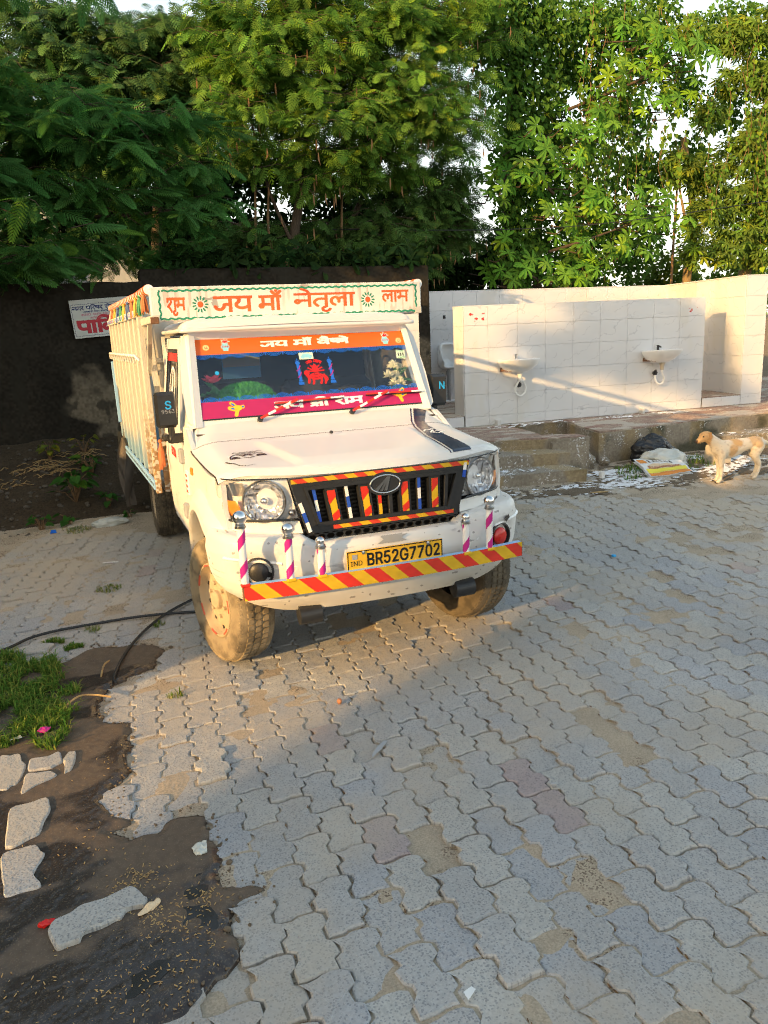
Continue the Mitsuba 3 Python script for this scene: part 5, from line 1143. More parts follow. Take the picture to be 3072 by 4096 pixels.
# ------------------------------------------------------------------ parking sign
sg = thing('parking_sign', 'white painted signboard with red and blue lettering on the dark wall', 'sign')
SO, SEX = np.array([-1.318, 5.955, 1.80]), np.array([1, 0, .055]); SEX = SEX / np.linalg.norm(SEX); SEY = np.cross([0, 1, 0], SEX); SEY = np.array([-SEX[2], 0, SEX[0]])
SP = lambda g, o, th=.001: frame(extr(g, th), SO + np.array([0, -o, 0]), SEX, SEY)
prin('sign_white', lambda p, n, uv: mix((.62, .63, .60), (.48, .48, .42), fbm(p.x * 5, p.z * 5, 2, 3)), .6); prin('sign_navy', (.015, .03, .13), .5); prin('sign_red', (.45, .015, .03), .5); prin('sign_pink', (.5, .2, .25), .6)
put('board', SP(sbox(0, 0, .92, .435), .0, .02), 'sign_white', sg, smooth=False)
put('frame_line', SP(sbox(.012, .022, .908, .385).difference(sbox(.016, .026, .904, .381)), .0205), 'sign_navy', sg, smooth=False)
def stext(words, x0, x1, base, size, th, m, o=.0205):
    sh, w = deva(words, size, th); b = sh.bounds; k = (x1 - x0) / (b[2] - b[0])
    q = affinity.affine_transform(sh, [k, 0, 0, 1, x0 - b[0] * k, base])
    put('lettering', SP(q, o), m, sg, smooth=False); return q
stext(['na', 'ga', 'ra', ' ', 'pa', 'i_', 'ra', 'ssa', 'da', ' ', 'sha', '+e', 'kha', 'pa', '+u', 'ra'], .022, .60, .315, .042, .10, 'sign_navy')
stext(['sa', 'ma'][1:] + ['va', 'ta', 'aa', ' ', 'ma', 'na', ' ', 'va', 'ra', 'ssa'], .14, .42, .285, .016, .12, 'sign_navy')
stext(['ka', 'ma', 'ra', 'aa', ' ', 'ra', 'ma', 'na', ' ', 'pa', 'aa', 'na'], .11, .44, .248, .024, .10, 'sign_pink')
stext(['va', 'sha', 'ii', 'ya', ' ', 'ra', 'da'], .205, .35, .212, .018, .11, 'sign_pink')
stext(['pa', 'aa', 'i_', 'ka', '+reph', '+dot', 'ga'], .045, .66, .048, .135, .135, 'sign_red')
# ------------------------------------------------------------------ cables
def cable(pts, label):
    q = spline([(x, y, .016) for x, y in pts], 8); q[:, 2] += .003 * np.sin(np.arange(len(q)) * .3)
    put('cable', tube(q, .0085, 6), 'black_plastic', smooth=60, label=label, cat_='cable')
cable([(-2.3, .45), (-2.05, .6), (-1.91, .70), (-1.79, .80), (-1.58, .862), (-1.31, .876), (-1.05, .84), (-.80, .786), (-.70, .75), (-.3, .9)], 'black cable running from the left edge under the front wheel')
cable([(-.3, 1.5), (-.5, 1.3), (-.78, 1.07), (-.98, .852), (-1.144, .604), (-1.235, .406), (-1.312, .161), (-1.356, -.038), (-1.35, -.10)], 'black cable crossing over the other and ending at the mud edge')
def wire(pts, r, label): put('overhead_wire', tube(spline(pts, 8), r, 5), 'black_plastic', smooth=60, label=label, cat_='wire')
wire([(2.6, 8.0, 3.30), (5.5, 7.8, 3.28), (8.0, 7.6, 3.42), (13, 7.2, 4.0)], .007, 'thin black wire strung in front of the trees on the right')
# ------------------------------------------------------------------ grass, weeds, dry husks
def blades(n, poly, h0, h1, seed, lean=.5, w=.004):
    r = np.random.default_rng(seed); x0, y0, x1, y1 = poly.bounds; out_v, out_f, col, k = [], [], [], 0
    P = np.stack([r.uniform(x0, x1, n * 4), r.uniform(y0, y1, n * 4)], 1); P = P[contains_xy(poly, P[:, 0], P[:, 1])]
    dens = nfbm(np.c_[P * 9, np.zeros(len(P))], seed, 2); P = P[dens > .40][:n]
    n = len(P); h = r.uniform(h0, h1, n); a = r.uniform(0, 2 * PI, n); l = r.uniform(.15, 1, n) * lean; sd = np.stack([-np.sin(a), np.cos(a)], 1) * w * r.uniform(.6, 1.3, n)[:, None]
    d = np.stack([np.cos(a), np.sin(a)], 1); z = np.zeros(n)
    b = np.c_[P, z]; m = np.c_[P + d * (h * l * .45)[:, None], h * .62]; t = np.c_[P + d * (h * l * 1.25)[:, None], h * (1 - .45 * l)]
    S = np.c_[sd, z]
    v = np.stack([b - S, b + S, m - S * .8, m + S * .8, t], 1).reshape(-1, 3)
    o = (np.arange(n) * 5)[:, None]
    f = np.concatenate([o + np.array([[0, 1, 3]]), o + np.array([[0, 3, 2]]), o + np.array([[2, 3, 4]])])
    c = np.array([[.085, .19, .03]]) * r.uniform(.55, 1.35, (n, 1)) * np.array([[1, 1, 1]]) + r.random((n, 1)) ** 4 * np.array([[.30, .22, .06]])
    return TM(v, f), np.repeat(c, 5, 0)
def leafmat(name, diff=.7, rough=.5):
    mat(name, {'type': 'principledthin', 'base_color': {'type': 'mesh_attribute', 'name': 'vertex_color'}, 'roughness': rough, 'diff_trans': diff, 'spec_trans': 0.0, 'eta': 1.35})
leafmat('grass_blade', .6); leafmat('leaf', .75, .45); leafmat('glossy_leaf', .55, .3)
G1 = Polygon([(-2.2, .5), (-1.96, .62), (-1.78, .50), (-1.65, .41), (-1.61, .12), (-1.53, -.09), (-1.52, -.3), (-1.59, -.45), (-1.57, -.56), (-1.63, -.70), (-1.70, -.66), (-1.75, -.47), (-1.81, -.57), (-1.88, -.58), (-2.2, -.5)])
G2 = Polygon([(-1.74, .69), (-1.67, .717), (-1.52, .60), (-1.50, .52), (-1.6, .51)])
m1, c1 = blades(9000, G1, .02, .085, 3, 1.0, .0032); m2, c2 = blades(700, G2, .015, .045, 4, 1.0, .003)
put('grass', TM(np.vstack([m1.vertices, m2.vertices]), np.vstack([m1.faces, m2.faces + len(m1.vertices)])), 'grass_blade', smooth=False, color=np.vstack([c1, c2]), label='green grass patch growing in the mud at the left edge', cat_='grass', kind='stuff')
def tuft(x, y, r, n, seed, label):
    m, c = blades(int(n * .7), Point(x, y).buffer(r), .012, .042, seed, 1.1, .0026); c = c * [1.3, 1.0, .9]; put('grass_tuft', m, 'grass_blade', smooth=False, color=c, label=label, cat_='grass tuft')
tuft(-1.32, 1.62, .09, 200, 5, 'small grass tuft between the pavers beside the truck, farther back')
tuft(-1.06, .70, .05, 90, 6, 'thin grass tuft in a paver joint right of the crossing cables')
tuft(-1.45, .80, .05, 70, 7, 'thin grass tuft under the long black cable')
tuft(-1.55, 3.7, .16, 260, 8, 'grass tuft at the foot of the soil bank')
tuft(-1.08, -.38, .04, 50, 9, 'tiny weed in a sunlit paver joint near the mud edge')
put('verge_grass', *(lambda m, c: (m, 'grass_blade', None, False, None, None, None, 'stuff', None, c))(*blades(900, Polygon([(4.1, 2.75), (5.6, 2.95), (5.9, 3.6), (4.5, 3.5)]), .03, .08, 21)))
tag('verge_grass', 'sparse trampled grass in front of the plinth near the litter', 'grass')
# dry leaves and husks
prin('husk', lambda p, n, uv: mix((.45, .31, .13), (.30, .18, .08), noise(p.x * 60, p.y * 60)), .8)
r = np.random.default_rng(8); hs = []
hm = ico(1, 1, (0, 0, 0), (.0058, .0017, .0013))
cl = [(-1.36, -1.72, .08, 120), (-1.28, -1.86, .18, 90), (-1.25, -2.0, .14, 120), (-1.35, -2.15, .2, 110), (-1.2, -2.25, .08, 50), (-1.5, -1.5, .2, 50), (-1.6, -2.1, .2, 60), (-1.45, -.9, .2, 25), (-1.5, -2.25, .2, 60), (-1.17, -1.9, .06, 40), (-1.33, -1.93, .05, 50)]
for cx, cy, s, n in cl:
    for _ in range(n):
        x, y = r.normal(cx, s * .6), r.normal(cy, s * .45)
        if not MUD.contains(Point(x, y)): continue
        hs.append(xf(hm, rotz(r.uniform(0, 6.3)) @ roty(r.normal(0, .3)), (x, y, .010), r.uniform(.6, 1.2)))
put('dry_husks', cat(hs), 'husk', smooth=False, label='dry yellow husks and tiny leaves strewn over the wet mud', cat_='husks', kind='stuff')
js = []
for _ in range(900):
    i, v = r.integers(-8, 26), r.uniform(-2.9, 2.2); u = (i + .5) * PITCH + jig(v) + r.normal(0, .002)
    x = float(warp(u, v))
    if MUD.contains(Point(x, v)): continue
    js.append(xf(hm, rotz(r.uniform(1.2, 1.9)) @ rotx(r.uniform(0, 3)), (x, v, -.004), r.uniform(.8, 1.8)))
prin('joint_litter', lambda p, n, uv: mix((.20, .11, .05), (.07, .04, .02), noise(p.x * 90, p.y * 90)), .9)
put('joint_debris', cat(js), 'joint_litter', smooth=False, label='brown dry plant debris caught in the paver joints', cat_='debris', kind='stuff')
# ------------------------------------------------------------------ white lime powder on the ground and the steps
PZ = Polygon([(2.5, 2.95), (3.0, 2.55), (3.4, 2.38), (4.2, 2.35), (4.9, 2.25), (5.6, 2.6), (6.6, 2.9), (6.6, 3.6), (5.2, 3.75), (4.4, 3.55), (3.6, 3.1), (3.0, 3.1)])
def powder(P, z, st, thr, seed, name='white_powder'):
    x0, y0, x1, y1 = P.bounds; nx, ny = int((x1 - x0) / st), int((y1 - y0) / st)
    X, Y = np.meshgrid(np.linspace(x0, x1, nx), np.linspace(y0, y1, ny), indexing='ij')
    h = nfbm(np.stack([X * 2.6, Y * 4.2, X * 0], -1), seed, 3) * .45 + nfbm(np.stack([X * 22, Y * 30, X * 0], -1), seed + 1, 3) * .55
    inside = contains_xy(P, X, Y) & contains_xy(P.buffer(-.12), X, Y) | (contains_xy(P, X, Y) & (h > thr + .05))
    V = np.stack([X, Y, z + (h - thr) * .03], -1).reshape(-1, 3); ok = (inside & (h > thr)).ravel()
    i, j = np.meshgrid(np.arange(nx - 1), np.arange(ny - 1), indexing='ij'); a = (i * ny + j).ravel(); b = a + ny
    f = np.concatenate([np.stack([a, b, b + 1], 1), np.stack([a, b + 1, a + 1], 1)])
    f = f[ok[f].all(1)]; u, inv = np.unique(f, return_inverse=True)
    return TM(V[u], inv.reshape(-1, 3))
put('white_powder', cat([powder(PZ, .006, .013, .50, 3), powder(Polygon([(2.3, 3.2), (3.78, 3.05), (3.8, 3.5), (2.3, 3.75)]), .139, .02, .53, 5), powder(Polygon([(3.0, 3.6), (3.84, 3.46), (3.86, 3.85), (3.0, 4.0)]), .274, .02, .58, 6), powder(Polygon([(6.4, 3.7), (9, 3.25), (9, 3.8), (6.45, 3.95)]), .215, .03, .52, 9), powder(Polygon([(3.5, 4.9), (7.9, 4.7), (7.9, 5.0), (3.6, 5.3)]), .402, .03, .5, 10)]), 'lime_powder', smooth=True, label='white lime powder strewn over the ground and the steps', cat_='powder', kind='stuff')
put('litter_soil', powder(Polygon([(2.3, 2.7), (3.2, 2.3), (4.8, 2.2), (7.0, 2.4), (9, 2.6), (9, 3.7), (5.5, 3.9), (4.3, 3.7), (3.8, 3.1), (2.4, 3.1)]), .002, .04, .42, 14), 'soil', smooth=True, kind='structure')
# ------------------------------------------------------------------ rubbish by the plinth
prin('black_film', (.012, .012, .014), .22, lambda p, n, uv: fbm(p.x * 30, p.y * 30, p.z * 30, 3) * .02, clearcoat=.6)
prin('clear_film', lambda p, n, uv: mix((.62, .64, .60), (.45, .47, .43), fbm(p.x * 14, p.y * 14, p.z * 14, 3)), .3, lambda p, n, uv: fbm(p.x * 26, p.y * 26, p.z * 26, 3) * .02)
def bag(at, s, seed, fold=.10):
    m = ico(1, 4); v = np.array(m.vertices); d = nfbm(v * 1.8, seed, 3)[:, None]; rid = np.abs(nfbm(v * 3.1, seed + 9, 2) - .5)[:, None]
    v = v * (.75 + .6 * d - 1.0 * fold * 4 * rid + .2); v = v * np.asarray(s); v[:, 2] = np.maximum(v[:, 2], -s[2] * .75)
    return TM(v + np.asarray(at), m.faces)
put('black_rubbish_bag', bag((5.16, 3.58, .13), (.23, .17, .17), 4), 'black_film', smooth=60, label='shiny black plastic rubbish bag slumped against the plinth', cat_='rubbish bag')
put('clear_rubbish_bag', bag((5.02, 3.22, .08), (.26, .17, .12), 7), 'clear_film', smooth=60, label='crumpled translucent plastic bag in front of the black rubbish bag', cat_='rubbish bag')
prin('sack_white', (.72, .72, .70), .5, lambda p, n, uv: fbm(p.x * 20, p.y * 20, p.z * 20, 3) * .01, two=True)
sk = thing('flour_sack', 'flattened printed flour sack lying on the powder by the rubbish bags', 'sack')
sc_ = np.array([(4.35, 2.80), (5.10, 2.62), (5.28, 2.95), (5.00, 3.22), (4.42, 3.18)])
SA, SB_, SC_, SD_ = np.array([4.42, 2.72, .02]), np.array([5.02, 2.72, .02]), np.array([5.04, 3.02, .12]), np.array([4.46, 3.08, .16])
def sack_pt(u, v):
    p = (SA * (1 - u[..., None]) + SB_ * u[..., None]) * (1 - v[..., None]) + (SD_ * (1 - u[..., None]) + SC_ * u[..., None]) * v[..., None]
    return p + np.stack([0 * u, 0 * u, .035 * (nfbm(np.stack([u * 4, v * 4, 0 * u], -1), 5) - .3) + .02 * np.sin(v * PI)], -1)
put('body', grid(sack_pt, 40, 30), 'sack_white', sk, smooth=60)
put('underside', grid(lambda u, v: sack_pt(u, v) - np.array([0, 0, .03]), 20, 15), 'sack_white', sk, smooth=60)
prin('print_orange', (.70, .24, .03), .5); prin('print_yellow', (.80, .70, .05), .5); prin('print_brown', (.40, .15, .06), .5); prin('print_tan', (.70, .52, .32), .5); prin('print_dark', (.06, .05, .03), .5)
def sband(u0, u1, v0, v1, m, wav=0.0, n='printed_band'):
    put(n, grid(lambda u, v: sack_pt(u0 + (u1 - u0) * u, v0 + (v1 - v0) * v + wav * np.sin(u * 9) * (v > .5)) + np.array([0, -.0015, .003]), 30, 6), m, sk, smooth=60)
sband(.03, .97, .02, .16, 'print_orange'); sband(.04, .95, .17, .34, 'print_yellow', .02); sband(.12, .86, .36, .50, 'print_brown', .03); sband(.2, .74, .44, .60, 'print_tan', .03)
tm_ = trimesh.Trimesh(*trimesh.remesh.subdivide_to_size(*(lambda m: (m.vertices, m.faces))(latin('ATTA', .12, True, .001)), .05)); b_ = tm_.bounds
uu, vv = .34 + .34 * (tm_.vertices[:, 0] - b_[0][0]) / (b_[1][0] - b_[0][0]), .68 + .20 * (tm_.vertices[:, 1] - b_[0][1]) / (b_[1][1] - b_[0][1])
put('lettering', TM(sack_pt(uu, vv) + np.array([0, -.003, .006]), tm_.faces), 'print_dark', sk, smooth=False)
for u_ in ((.24, .28), (.74, .78)): sband(u_[0], u_[1], .68, .88, 'print_dark', 0, 'bracket_mark')
sband(.04, .2, .66, .92, 'print_orange', 0, 'printed_emblem')
put('cardboard_box', hull([(5.62 + a, 3.02 + b + .05 * a, z) for a in (0, .26) for b, z in ((0, .0), (.2, .0), (.02, .24), (.16, .22))]), 'beige_plaster', smooth=False, label='crumpled tan carton standing behind the legs of the dog', cat_='carton')
lit = [('paper_cup', lathe([(0, 0), (.03, 0), (.038, .07), (.036, .07), (.028, .003), (0, .003)], 16, at=(4.02, 3.05, .01)), 'white_plastic', 'white disposable cup lying in the powder by the plinth corner', 'cup'),
  ('dry_leaf', xf(hull([(-.12, 0, 0), (0, .03, .008), (.14, .01, .0), (0, -.035, .004), (0, 0, .012)]), rotz(-.25), (3.52, 2.42, .012)), 'husk', 'large yellowish dry leaf on the powder in front of the steps', 'dry leaf'),
  ('green_scrap', xf(hull([(-.03, 0, 0), (0, .02, .015), (.035, 0, .005), (0, -.02, .0)]), None, (5.42, 2.72, .012)), 't_green', 'small bright green scrap on the ground beside the dog', 'scrap'),
  ('bottle_cap', lathe([(0, .012), (.016, .012), (.018, .0), (.015, 0)], 16, at=(2.25, .52, .004)), 'letter_cyan', 'small blue bottle cap on the pavers to the right', 'bottle cap'),
  ('rubber_strip', xf(hull([(-.075, -.012, 0), (-.06, .0, .004), (.0, .018, .006), (.06, .026, .003), (.07, .016, 0), (.0, -.006, .003)]), rotz(.55), (-.335, -1.305, .008)), 'grey_pvc', 'dark curved strip of rubber lying on the pavers in the foreground', 'strip'),
  ('paper_scrap', xf(hull([(-.02, -.01, 0), (.018, -.008, .004), (.022, .009, .0), (-.012, .012, .006)]), rotz(.5), (-.568, -2.565, .008)), 'white_plastic', 'torn white scrap on the pavers near the bottom edge', 'scrap'),
  ('grey_bit', xf(box(-.012, .012, -.006, .006, 0, .012, .002), rotz(-.4), (.17, -1.84, .004)), 'grey_pvc', 'small grey plastic bit on the pinkish paver', 'scrap'),
  ('stone_bit', lumpy(ico(.012, 2, (.98, -.37, .008)), .006, 60, 2), 'granite', 'small pale stone on the pavers right of the truck', 'stone'),
  ('paper_ball', lumpy(ico(.012, 2, (-.36, -.82, .010)), .008, 60, 4), 'print_brown', 'tiny reddish crumpled ball on the sunlit pavers', 'scrap'),
  ('foil_wrapper', lumpy(ico(.032, 3, (0, 0, .01), (.85, 1, .5)), .022, 40, 3), 'clear_film', 'crumpled clear and blue wrapper on the mud edge', 'wrapper'),
  ('red_wrapper', lumpy(ico(.026, 3, (0, 0, .006), (1, .42, .3)), .012, 45, 6), 'vinyl_red', 'small red wrapper lying in the mud left of the loose slab', 'wrapper'),
  ('striped_wrapper', lumpy(xf(ico(.042, 3, (0, 0, .006), (1, .30, .22)), rotz(.55)), .014, 38, 9), 'print_tan', 'pale torn packet beside the loose slab', 'wrapper'),
  ('pink_wrapper', lumpy(ico(.026, 3, (0, 0, .01), (1.1, .5, .4)), .014, 42, 5), 'magenta', 'pink and white wrapper in the grass edge', 'wrapper'),
  ('white_shard', hull([(-.03, -.008, 0), (.03, -.004, .0), (.02, .012, .008)]), 'white_plastic', 'white shard lying in the grass at the left edge', 'shard'),
  ('twig', tube(spline([(-1.60, -.33, .03), (-1.53, -.26, .045), (-1.46, -.24, .03), (-1.38, -.28, .02)], 4), .005, 5), 'husk', 'thin dry twig lying across the grass edge', 'twig'),
  ('twig', tube(spline([(-1.42, .02, .01), (-1.40, .12, .03), (-1.37, .2, .02)], 4), .005, 5), 'husk', 'forked dry twig on the mud below the grass clump', 'twig'),
  ('blue_packet', hull([(-.03, -.02, 0), (.03, -.02, 0), (.02, .03, .02), (-.02, .02, .025)]), 'vinyl_blue', 'small blue packet at the foot of the soil bank', 'packet'),
  ('plastic_bag', bag((0, 0, .03), (.14, .07, .04), 12), 'clear_film', 'pale flattened plastic bag at the foot of the soil bank', 'bag'),
  ('white_stick', obox((0, 0, .006), (.12, -.03, .006), .012, .008, .002), 'white_plastic', 'white stick on the pavers behind the grass tuft', 'stick')]
pos = {'foil_wrapper': (-1.146, -1.66, .008), 'red_wrapper': (-1.634, -1.821, .012), 'striped_wrapper': (-1.332, -1.885, .012), 'pink_wrapper': (-1.68, -.52, .02), 'white_shard': (-1.80, -.53, .02), 'blue_packet': (-1.74, 3.72, .0), 'plastic_bag': (-1.22, 3.75, .0), 'white_stick': (-1.34, 2.35, .0)}
for n, m, mt, lb, ct in lit:
    put(n, xf(m, t=pos[n]) if n in pos else m, mt, smooth=35, label=lb, cat_=ct)
# ------------------------------------------------------------------ trees and climbers behind the walls
def frond(L, W, pairs, droop=.12, w=.012, fold=.35):
    V, F = [], []
    def q(a, b, c, d): k = len(V); V.extend([a, b, c, d]); F.extend([(k, k + 1, k + 2), (k, k + 2, k + 3)])
    zc = lambda x: -droop * (x / L) ** 2 * L
    for a, b in ((.0, .5), (.5, 1)):
        q((a * L, -.0025, zc(a * L)), (b * L, -.002, zc(b * L)), (b * L, .002, zc(b * L)), (a * L, .0025, zc(a * L)))
    for k in range(pairs):
        t = .14 + .86 * k / (pairs - 1); x = t * L
        pl = W * (.55 + .9 * math.sin(min(1, t * .95 + .12) * PI) ** .7 * .5) * (1 if t < .95 else .7)
        for s in (-1, 1):
            an = math.radians(68 - 38 * t); dx, dy = math.cos(an), s * math.sin(an); nx, ny = -dy, dx
            b, m, e = np.array([x, 0, zc(x)]), np.array([x + dx * pl * .5, dy * pl * .5, zc(x) - fold * .12 * pl]), np.array([x + dx * pl, dy * pl, zc(x) - fold * .6 * pl])
            n = np.array([nx, ny, 0])
            q(b - n * w * .3, b + n * w * .3, m + n * w * .5, m - n * w * .5); q(m - n * w * .5, m + n * w * .5, e + n * w * .18, e - n * w * .18)
    return np.array(V), np.array(F)
def whorl(n, L, w, droop, cone=.25, seed=0):
    r = np.random.default_rng(seed); V, F = [], []
    for k in range(n):
        a = 2 * PI * k / n + r.normal(0, .12); l = L * r.uniform(.8, 1.1); c, s = math.cos(a), math.sin(a); dr_ = droop * r.uniform(.6, 1.4)
        prof = [(0.03, .12), (.30, .55), (.62, .98), (.88, .86), (1.0, .22)]
        base = len(V)
        for t, ww in prof:
            x, z = l * t * math.cos(cone), l * t * math.sin(cone) - dr_ * l * t * t
            for q, dz in ((-1, .16), (0, 0), (1, .16)):
                yy = q * w * ww / 2; V.append((x * c - yy * s, x * s + yy * c, z + dz * w * ww))
        for i in range(4):
            for j in range(2):
                a0 = base + i * 3 + j; F += [(a0, a0 + 3, a0 + 4), (a0, a0 + 4, a0 + 1)]
    return np.array(V), np.array(F)
def heart(L):
    V = np.array([[0, 0, 0], [-.12, .30, .04], [.12, .46, .06], [.5, .36, .02], [1, 0, -.12], [.5, -.36, .02], [.12, -.46, .06], [-.12, -.30, .04], [.45, 0, -.07]]) * L
    F = np.array([[0, 8, 1], [1, 8, 2], [2, 8, 3], [3, 8, 4], [4, 8, 5], [5, 8, 6], [6, 8, 7], [7, 8, 0]]); return V, F
def leafy(kinds, pos, head, pitch, roll, size, col):
    """many leaves as one mesh; kinds: (V, F) variants; heading, pitch (down is positive) and roll per leaf"""
    N = len(pos); ch, sh, cp, sp_, cr, sr = np.cos(head), np.sin(head), np.cos(pitch), np.sin(pitch), np.cos(roll), np.sin(roll)
    z0 = np.zeros(N)
    X = np.stack([ch * cp, sh * cp, -sp_], 1); Y0_ = np.stack([-sh, ch, z0], 1); Z0 = np.cross(X, Y0_)
    Y = Y0_ * cr[:, None] + Z0 * sr[:, None]; Z = np.cross(X, Y)
    Vs, Fs, Cs, o = [], [], [], 0
    which = np.arange(N) % len(kinds)
    for k, (V, F) in enumerate(kinds):
        i = np.nonzero(which == k)[0]
        if not len(i): continue
        v = V * 1.0
        q = (v[None, :, :1] * X[i][:, None] + v[None, :, 1:2] * Y[i][:, None] + v[None, :, 2:] * Z[i][:, None]) * size[i][:, None, None] + pos[i][:, None]
        f = F[None] + (np.arange(len(i)) * len(V))[:, None, None]
        Vs.append(q.reshape(-1, 3)); Fs.append(f.reshape(-1, 3) + o); Cs.append(np.repeat(col[i], len(V), 0)); o += q.shape[0] * q.shape[1]
    return TM(np.vstack(Vs), np.vstack(Fs)), np.vstack(Cs)
def in_blobs(blobs, n, r, shell=.55):
    w = np.array([b[3] * b[4] * b[5] for b in blobs]) ** .8; w /= w.sum()
    k = r.choice(len(blobs), n, p=w); d = r.normal(size=(n, 3)); d /= np.linalg.norm(d, axis=1, keepdims=True)
    rad = r.random(n) ** (1 - shell)
    B = np.array(blobs)[k]
    return B[:, :3] + d * rad[:, None] * B[:, 3:6], d
def shades(n, base, r, var=.3, yel=.0):
    c = np.array(base)[None] * r.uniform(1 - var, 1 + var, (n, 1)) * (1 + r.normal(0, .06, (n, 3)))
    m = r.random(n) < yel
    c[m] = c[m] * np.array([1.9, 1.45, .8])
    return np.clip(c, .004, .6)
prin('bark', lambda p, n, uv: mix((.13, .09, .06), (.06, .045, .035), fbm(p.x * 14, p.y * 14, p.z * 5, 3)), .95)
prin('bark_pale', lambda p, n, uv: mix((.36, .25, .11), (.20, .14, .07), fbm(p.x * 9, p.y * 9, p.z * 4, 3)), .9)
prin('stem_brown', (.20, .12, .06), .9)
def trunk(key, pts, r0, r1, m='bark', sides=9, name='trunk', limbs=()):
    q = spline(pts, 6); put(name, tube(q, np.linspace(r0, r1, len(q)), sides), m, key, smooth=60)
    for L in limbs:
        q = spline(L, 6); put('limb', tube(q, np.linspace(r1 * .8, .012, len(q)), 6), m, key, smooth=60)
def branchy(blobs, n, r, base, L=(.35, .8)):
    """twigs through the crown, and the leaf stations along them: (twig meshes, positions, outward headings)"""
    P, d = in_blobs(blobs, n, r, .7); out, pos, hd = [], [], []
    for p, q in zip(P, d):
        l = r.uniform(*L); a = math.atan2(q[1], q[0]) + r.normal(0, .7); e = np.array([math.cos(a), math.sin(a), r.normal(.1, .25)])
        pts = np.array([p - e * l * .5, p + [0, 0, .04], p + e * l * .5 - [0, 0, .08 * l]])
        out.append(tube(pts, [.007, .005, .002], 3, False))
        for t in np.linspace(.1, 1, 7):
            c = p + e * l * (t - .5) - np.array([0, 0, .08 * l * t * t])
            for s in (-1, 1): pos.append(c); hd.append(a + s * r.uniform(.5, 1.2) * (1 - .5 * t))
    return out, np.array(pos), np.array(hd)
def feather_tree(name, label, blobs, twigs, leaves, size, base, seed, tr, droop=(.35, .35), yel=.04, group=None, roll=.45):
    r = np.random.default_rng(seed); t = thing(name, label, 'tree', group)
    tw, pos, hd = branchy(blobs, twigs, r, base); n = len(pos)
    m, c = leafy(leaves, pos, hd, r.normal(droop[0], droop[1], n), r.normal(0, roll, n), r.uniform(size * .7, size * 1.25, n), shades(n, base, r, .3, yel))
    put('crown', m, 'leaf', t, smooth=False, color=c)
    put('twigs', cat(tw), 'bark', t, smooth=False, kind='stuff')
    trunk(t, *tr[:3], limbs=tr[3] if len(tr) > 3 else ())
    return t
leuc = [frond(.20, .085, 6, .15, .020), frond(.18, .075, 5, .3, .019), frond(.22, .09, 7, .1, .020)]
gul = [frond(.38, .085, 13, .16, .017), frond(.34, .08, 12, .3, .016), frond(.42, .09, 14, .08, .018)]
T1 = [(1.5, 7.9, 5.3, .7, .6, .5), (2.45, 7.8, 5.6, .8, .6, .6), (2.6, 7.6, 4.7, .9, .7, .5), (1.2, 7.7, 4.7, .6, .6, .4), (3.4, 7.9, 5.25, .8, .7, .6), (3.9, 8.1, 5.9, .9, .7, .6), (4.0, 7.9, 4.9, .8, .7, .5), (2.3, 7.9, 4.15, .9, .5, .35), (3.3, 7.9, 4.3, .8, .5, .35), (1.6, 8.2, 5.95, .9, .7, .6), (3.2, 8.2, 6.4, 1.2, .7, .5), (4.9, 8.2, 4.9, .45, .4, .4), (4.5, 8.3, 6.5, .7, .5, .5), (5.3, 8.4, 6.6, .6, .5, .5), (5.0, 8.3, 5.6, .5, .4, .3), (2.2, 8.2, 6.5, .8, .6, .4)]
feather_tree('feathery_tree', 'bright feathery-leaved tree in the sun straight above the truck', T1, 900, leuc, 1.0, (.15, .285, .05), 3, ([(2.15, 8.0, -.1), (1.95, 8.05, 2.6), (2.2, 8.1, 4.0), (2.5, 8.1, 5.5)], .11, .04, ([(2.0, 8.05, 3.0), (1.6, 8.0, 4.0), (1.4, 8.0, 5.2)], [(2.2, 8.1, 3.8), (3.2, 8.0, 4.6), (3.9, 8.0, 5.6)])), (.45, .4), .08)
T1b = [(4.2, 8.6, 3.9, .7, .5, .4), (3.5, 8.3, 3.3, .6, .5, .4), (2.5, 8.3, 3.1, .9, .5, .35), (4.5, 8.8, 3.2, .8, .5, .4), (3.6, 8.6, 2.7, .9, .5, .3), (5.2, 9.0, 3.5, .5, .4, .5), (1.3, 8.4, 3.2, .7, .5, .3), (4.9, 8.8, 4.2, .5, .4, .35)]
feather_tree('feathery_tree', 'shaded feathery-leaved tree low behind the signboard, white sky glaring through it', T1b, 480, leuc, .95, (.10, .19, .05), 5, ([(2.85, 8.6, -.1), (2.8, 8.5, 2.5), (3.2, 8.6, 3.6), (3.8, 8.7, 4.6)], .08, .03, ([(2.8, 8.5, 2.6), (3.4, 8.4, 3.0), (4.4, 8.6, 3.4)],)), (.55, .4), .02)
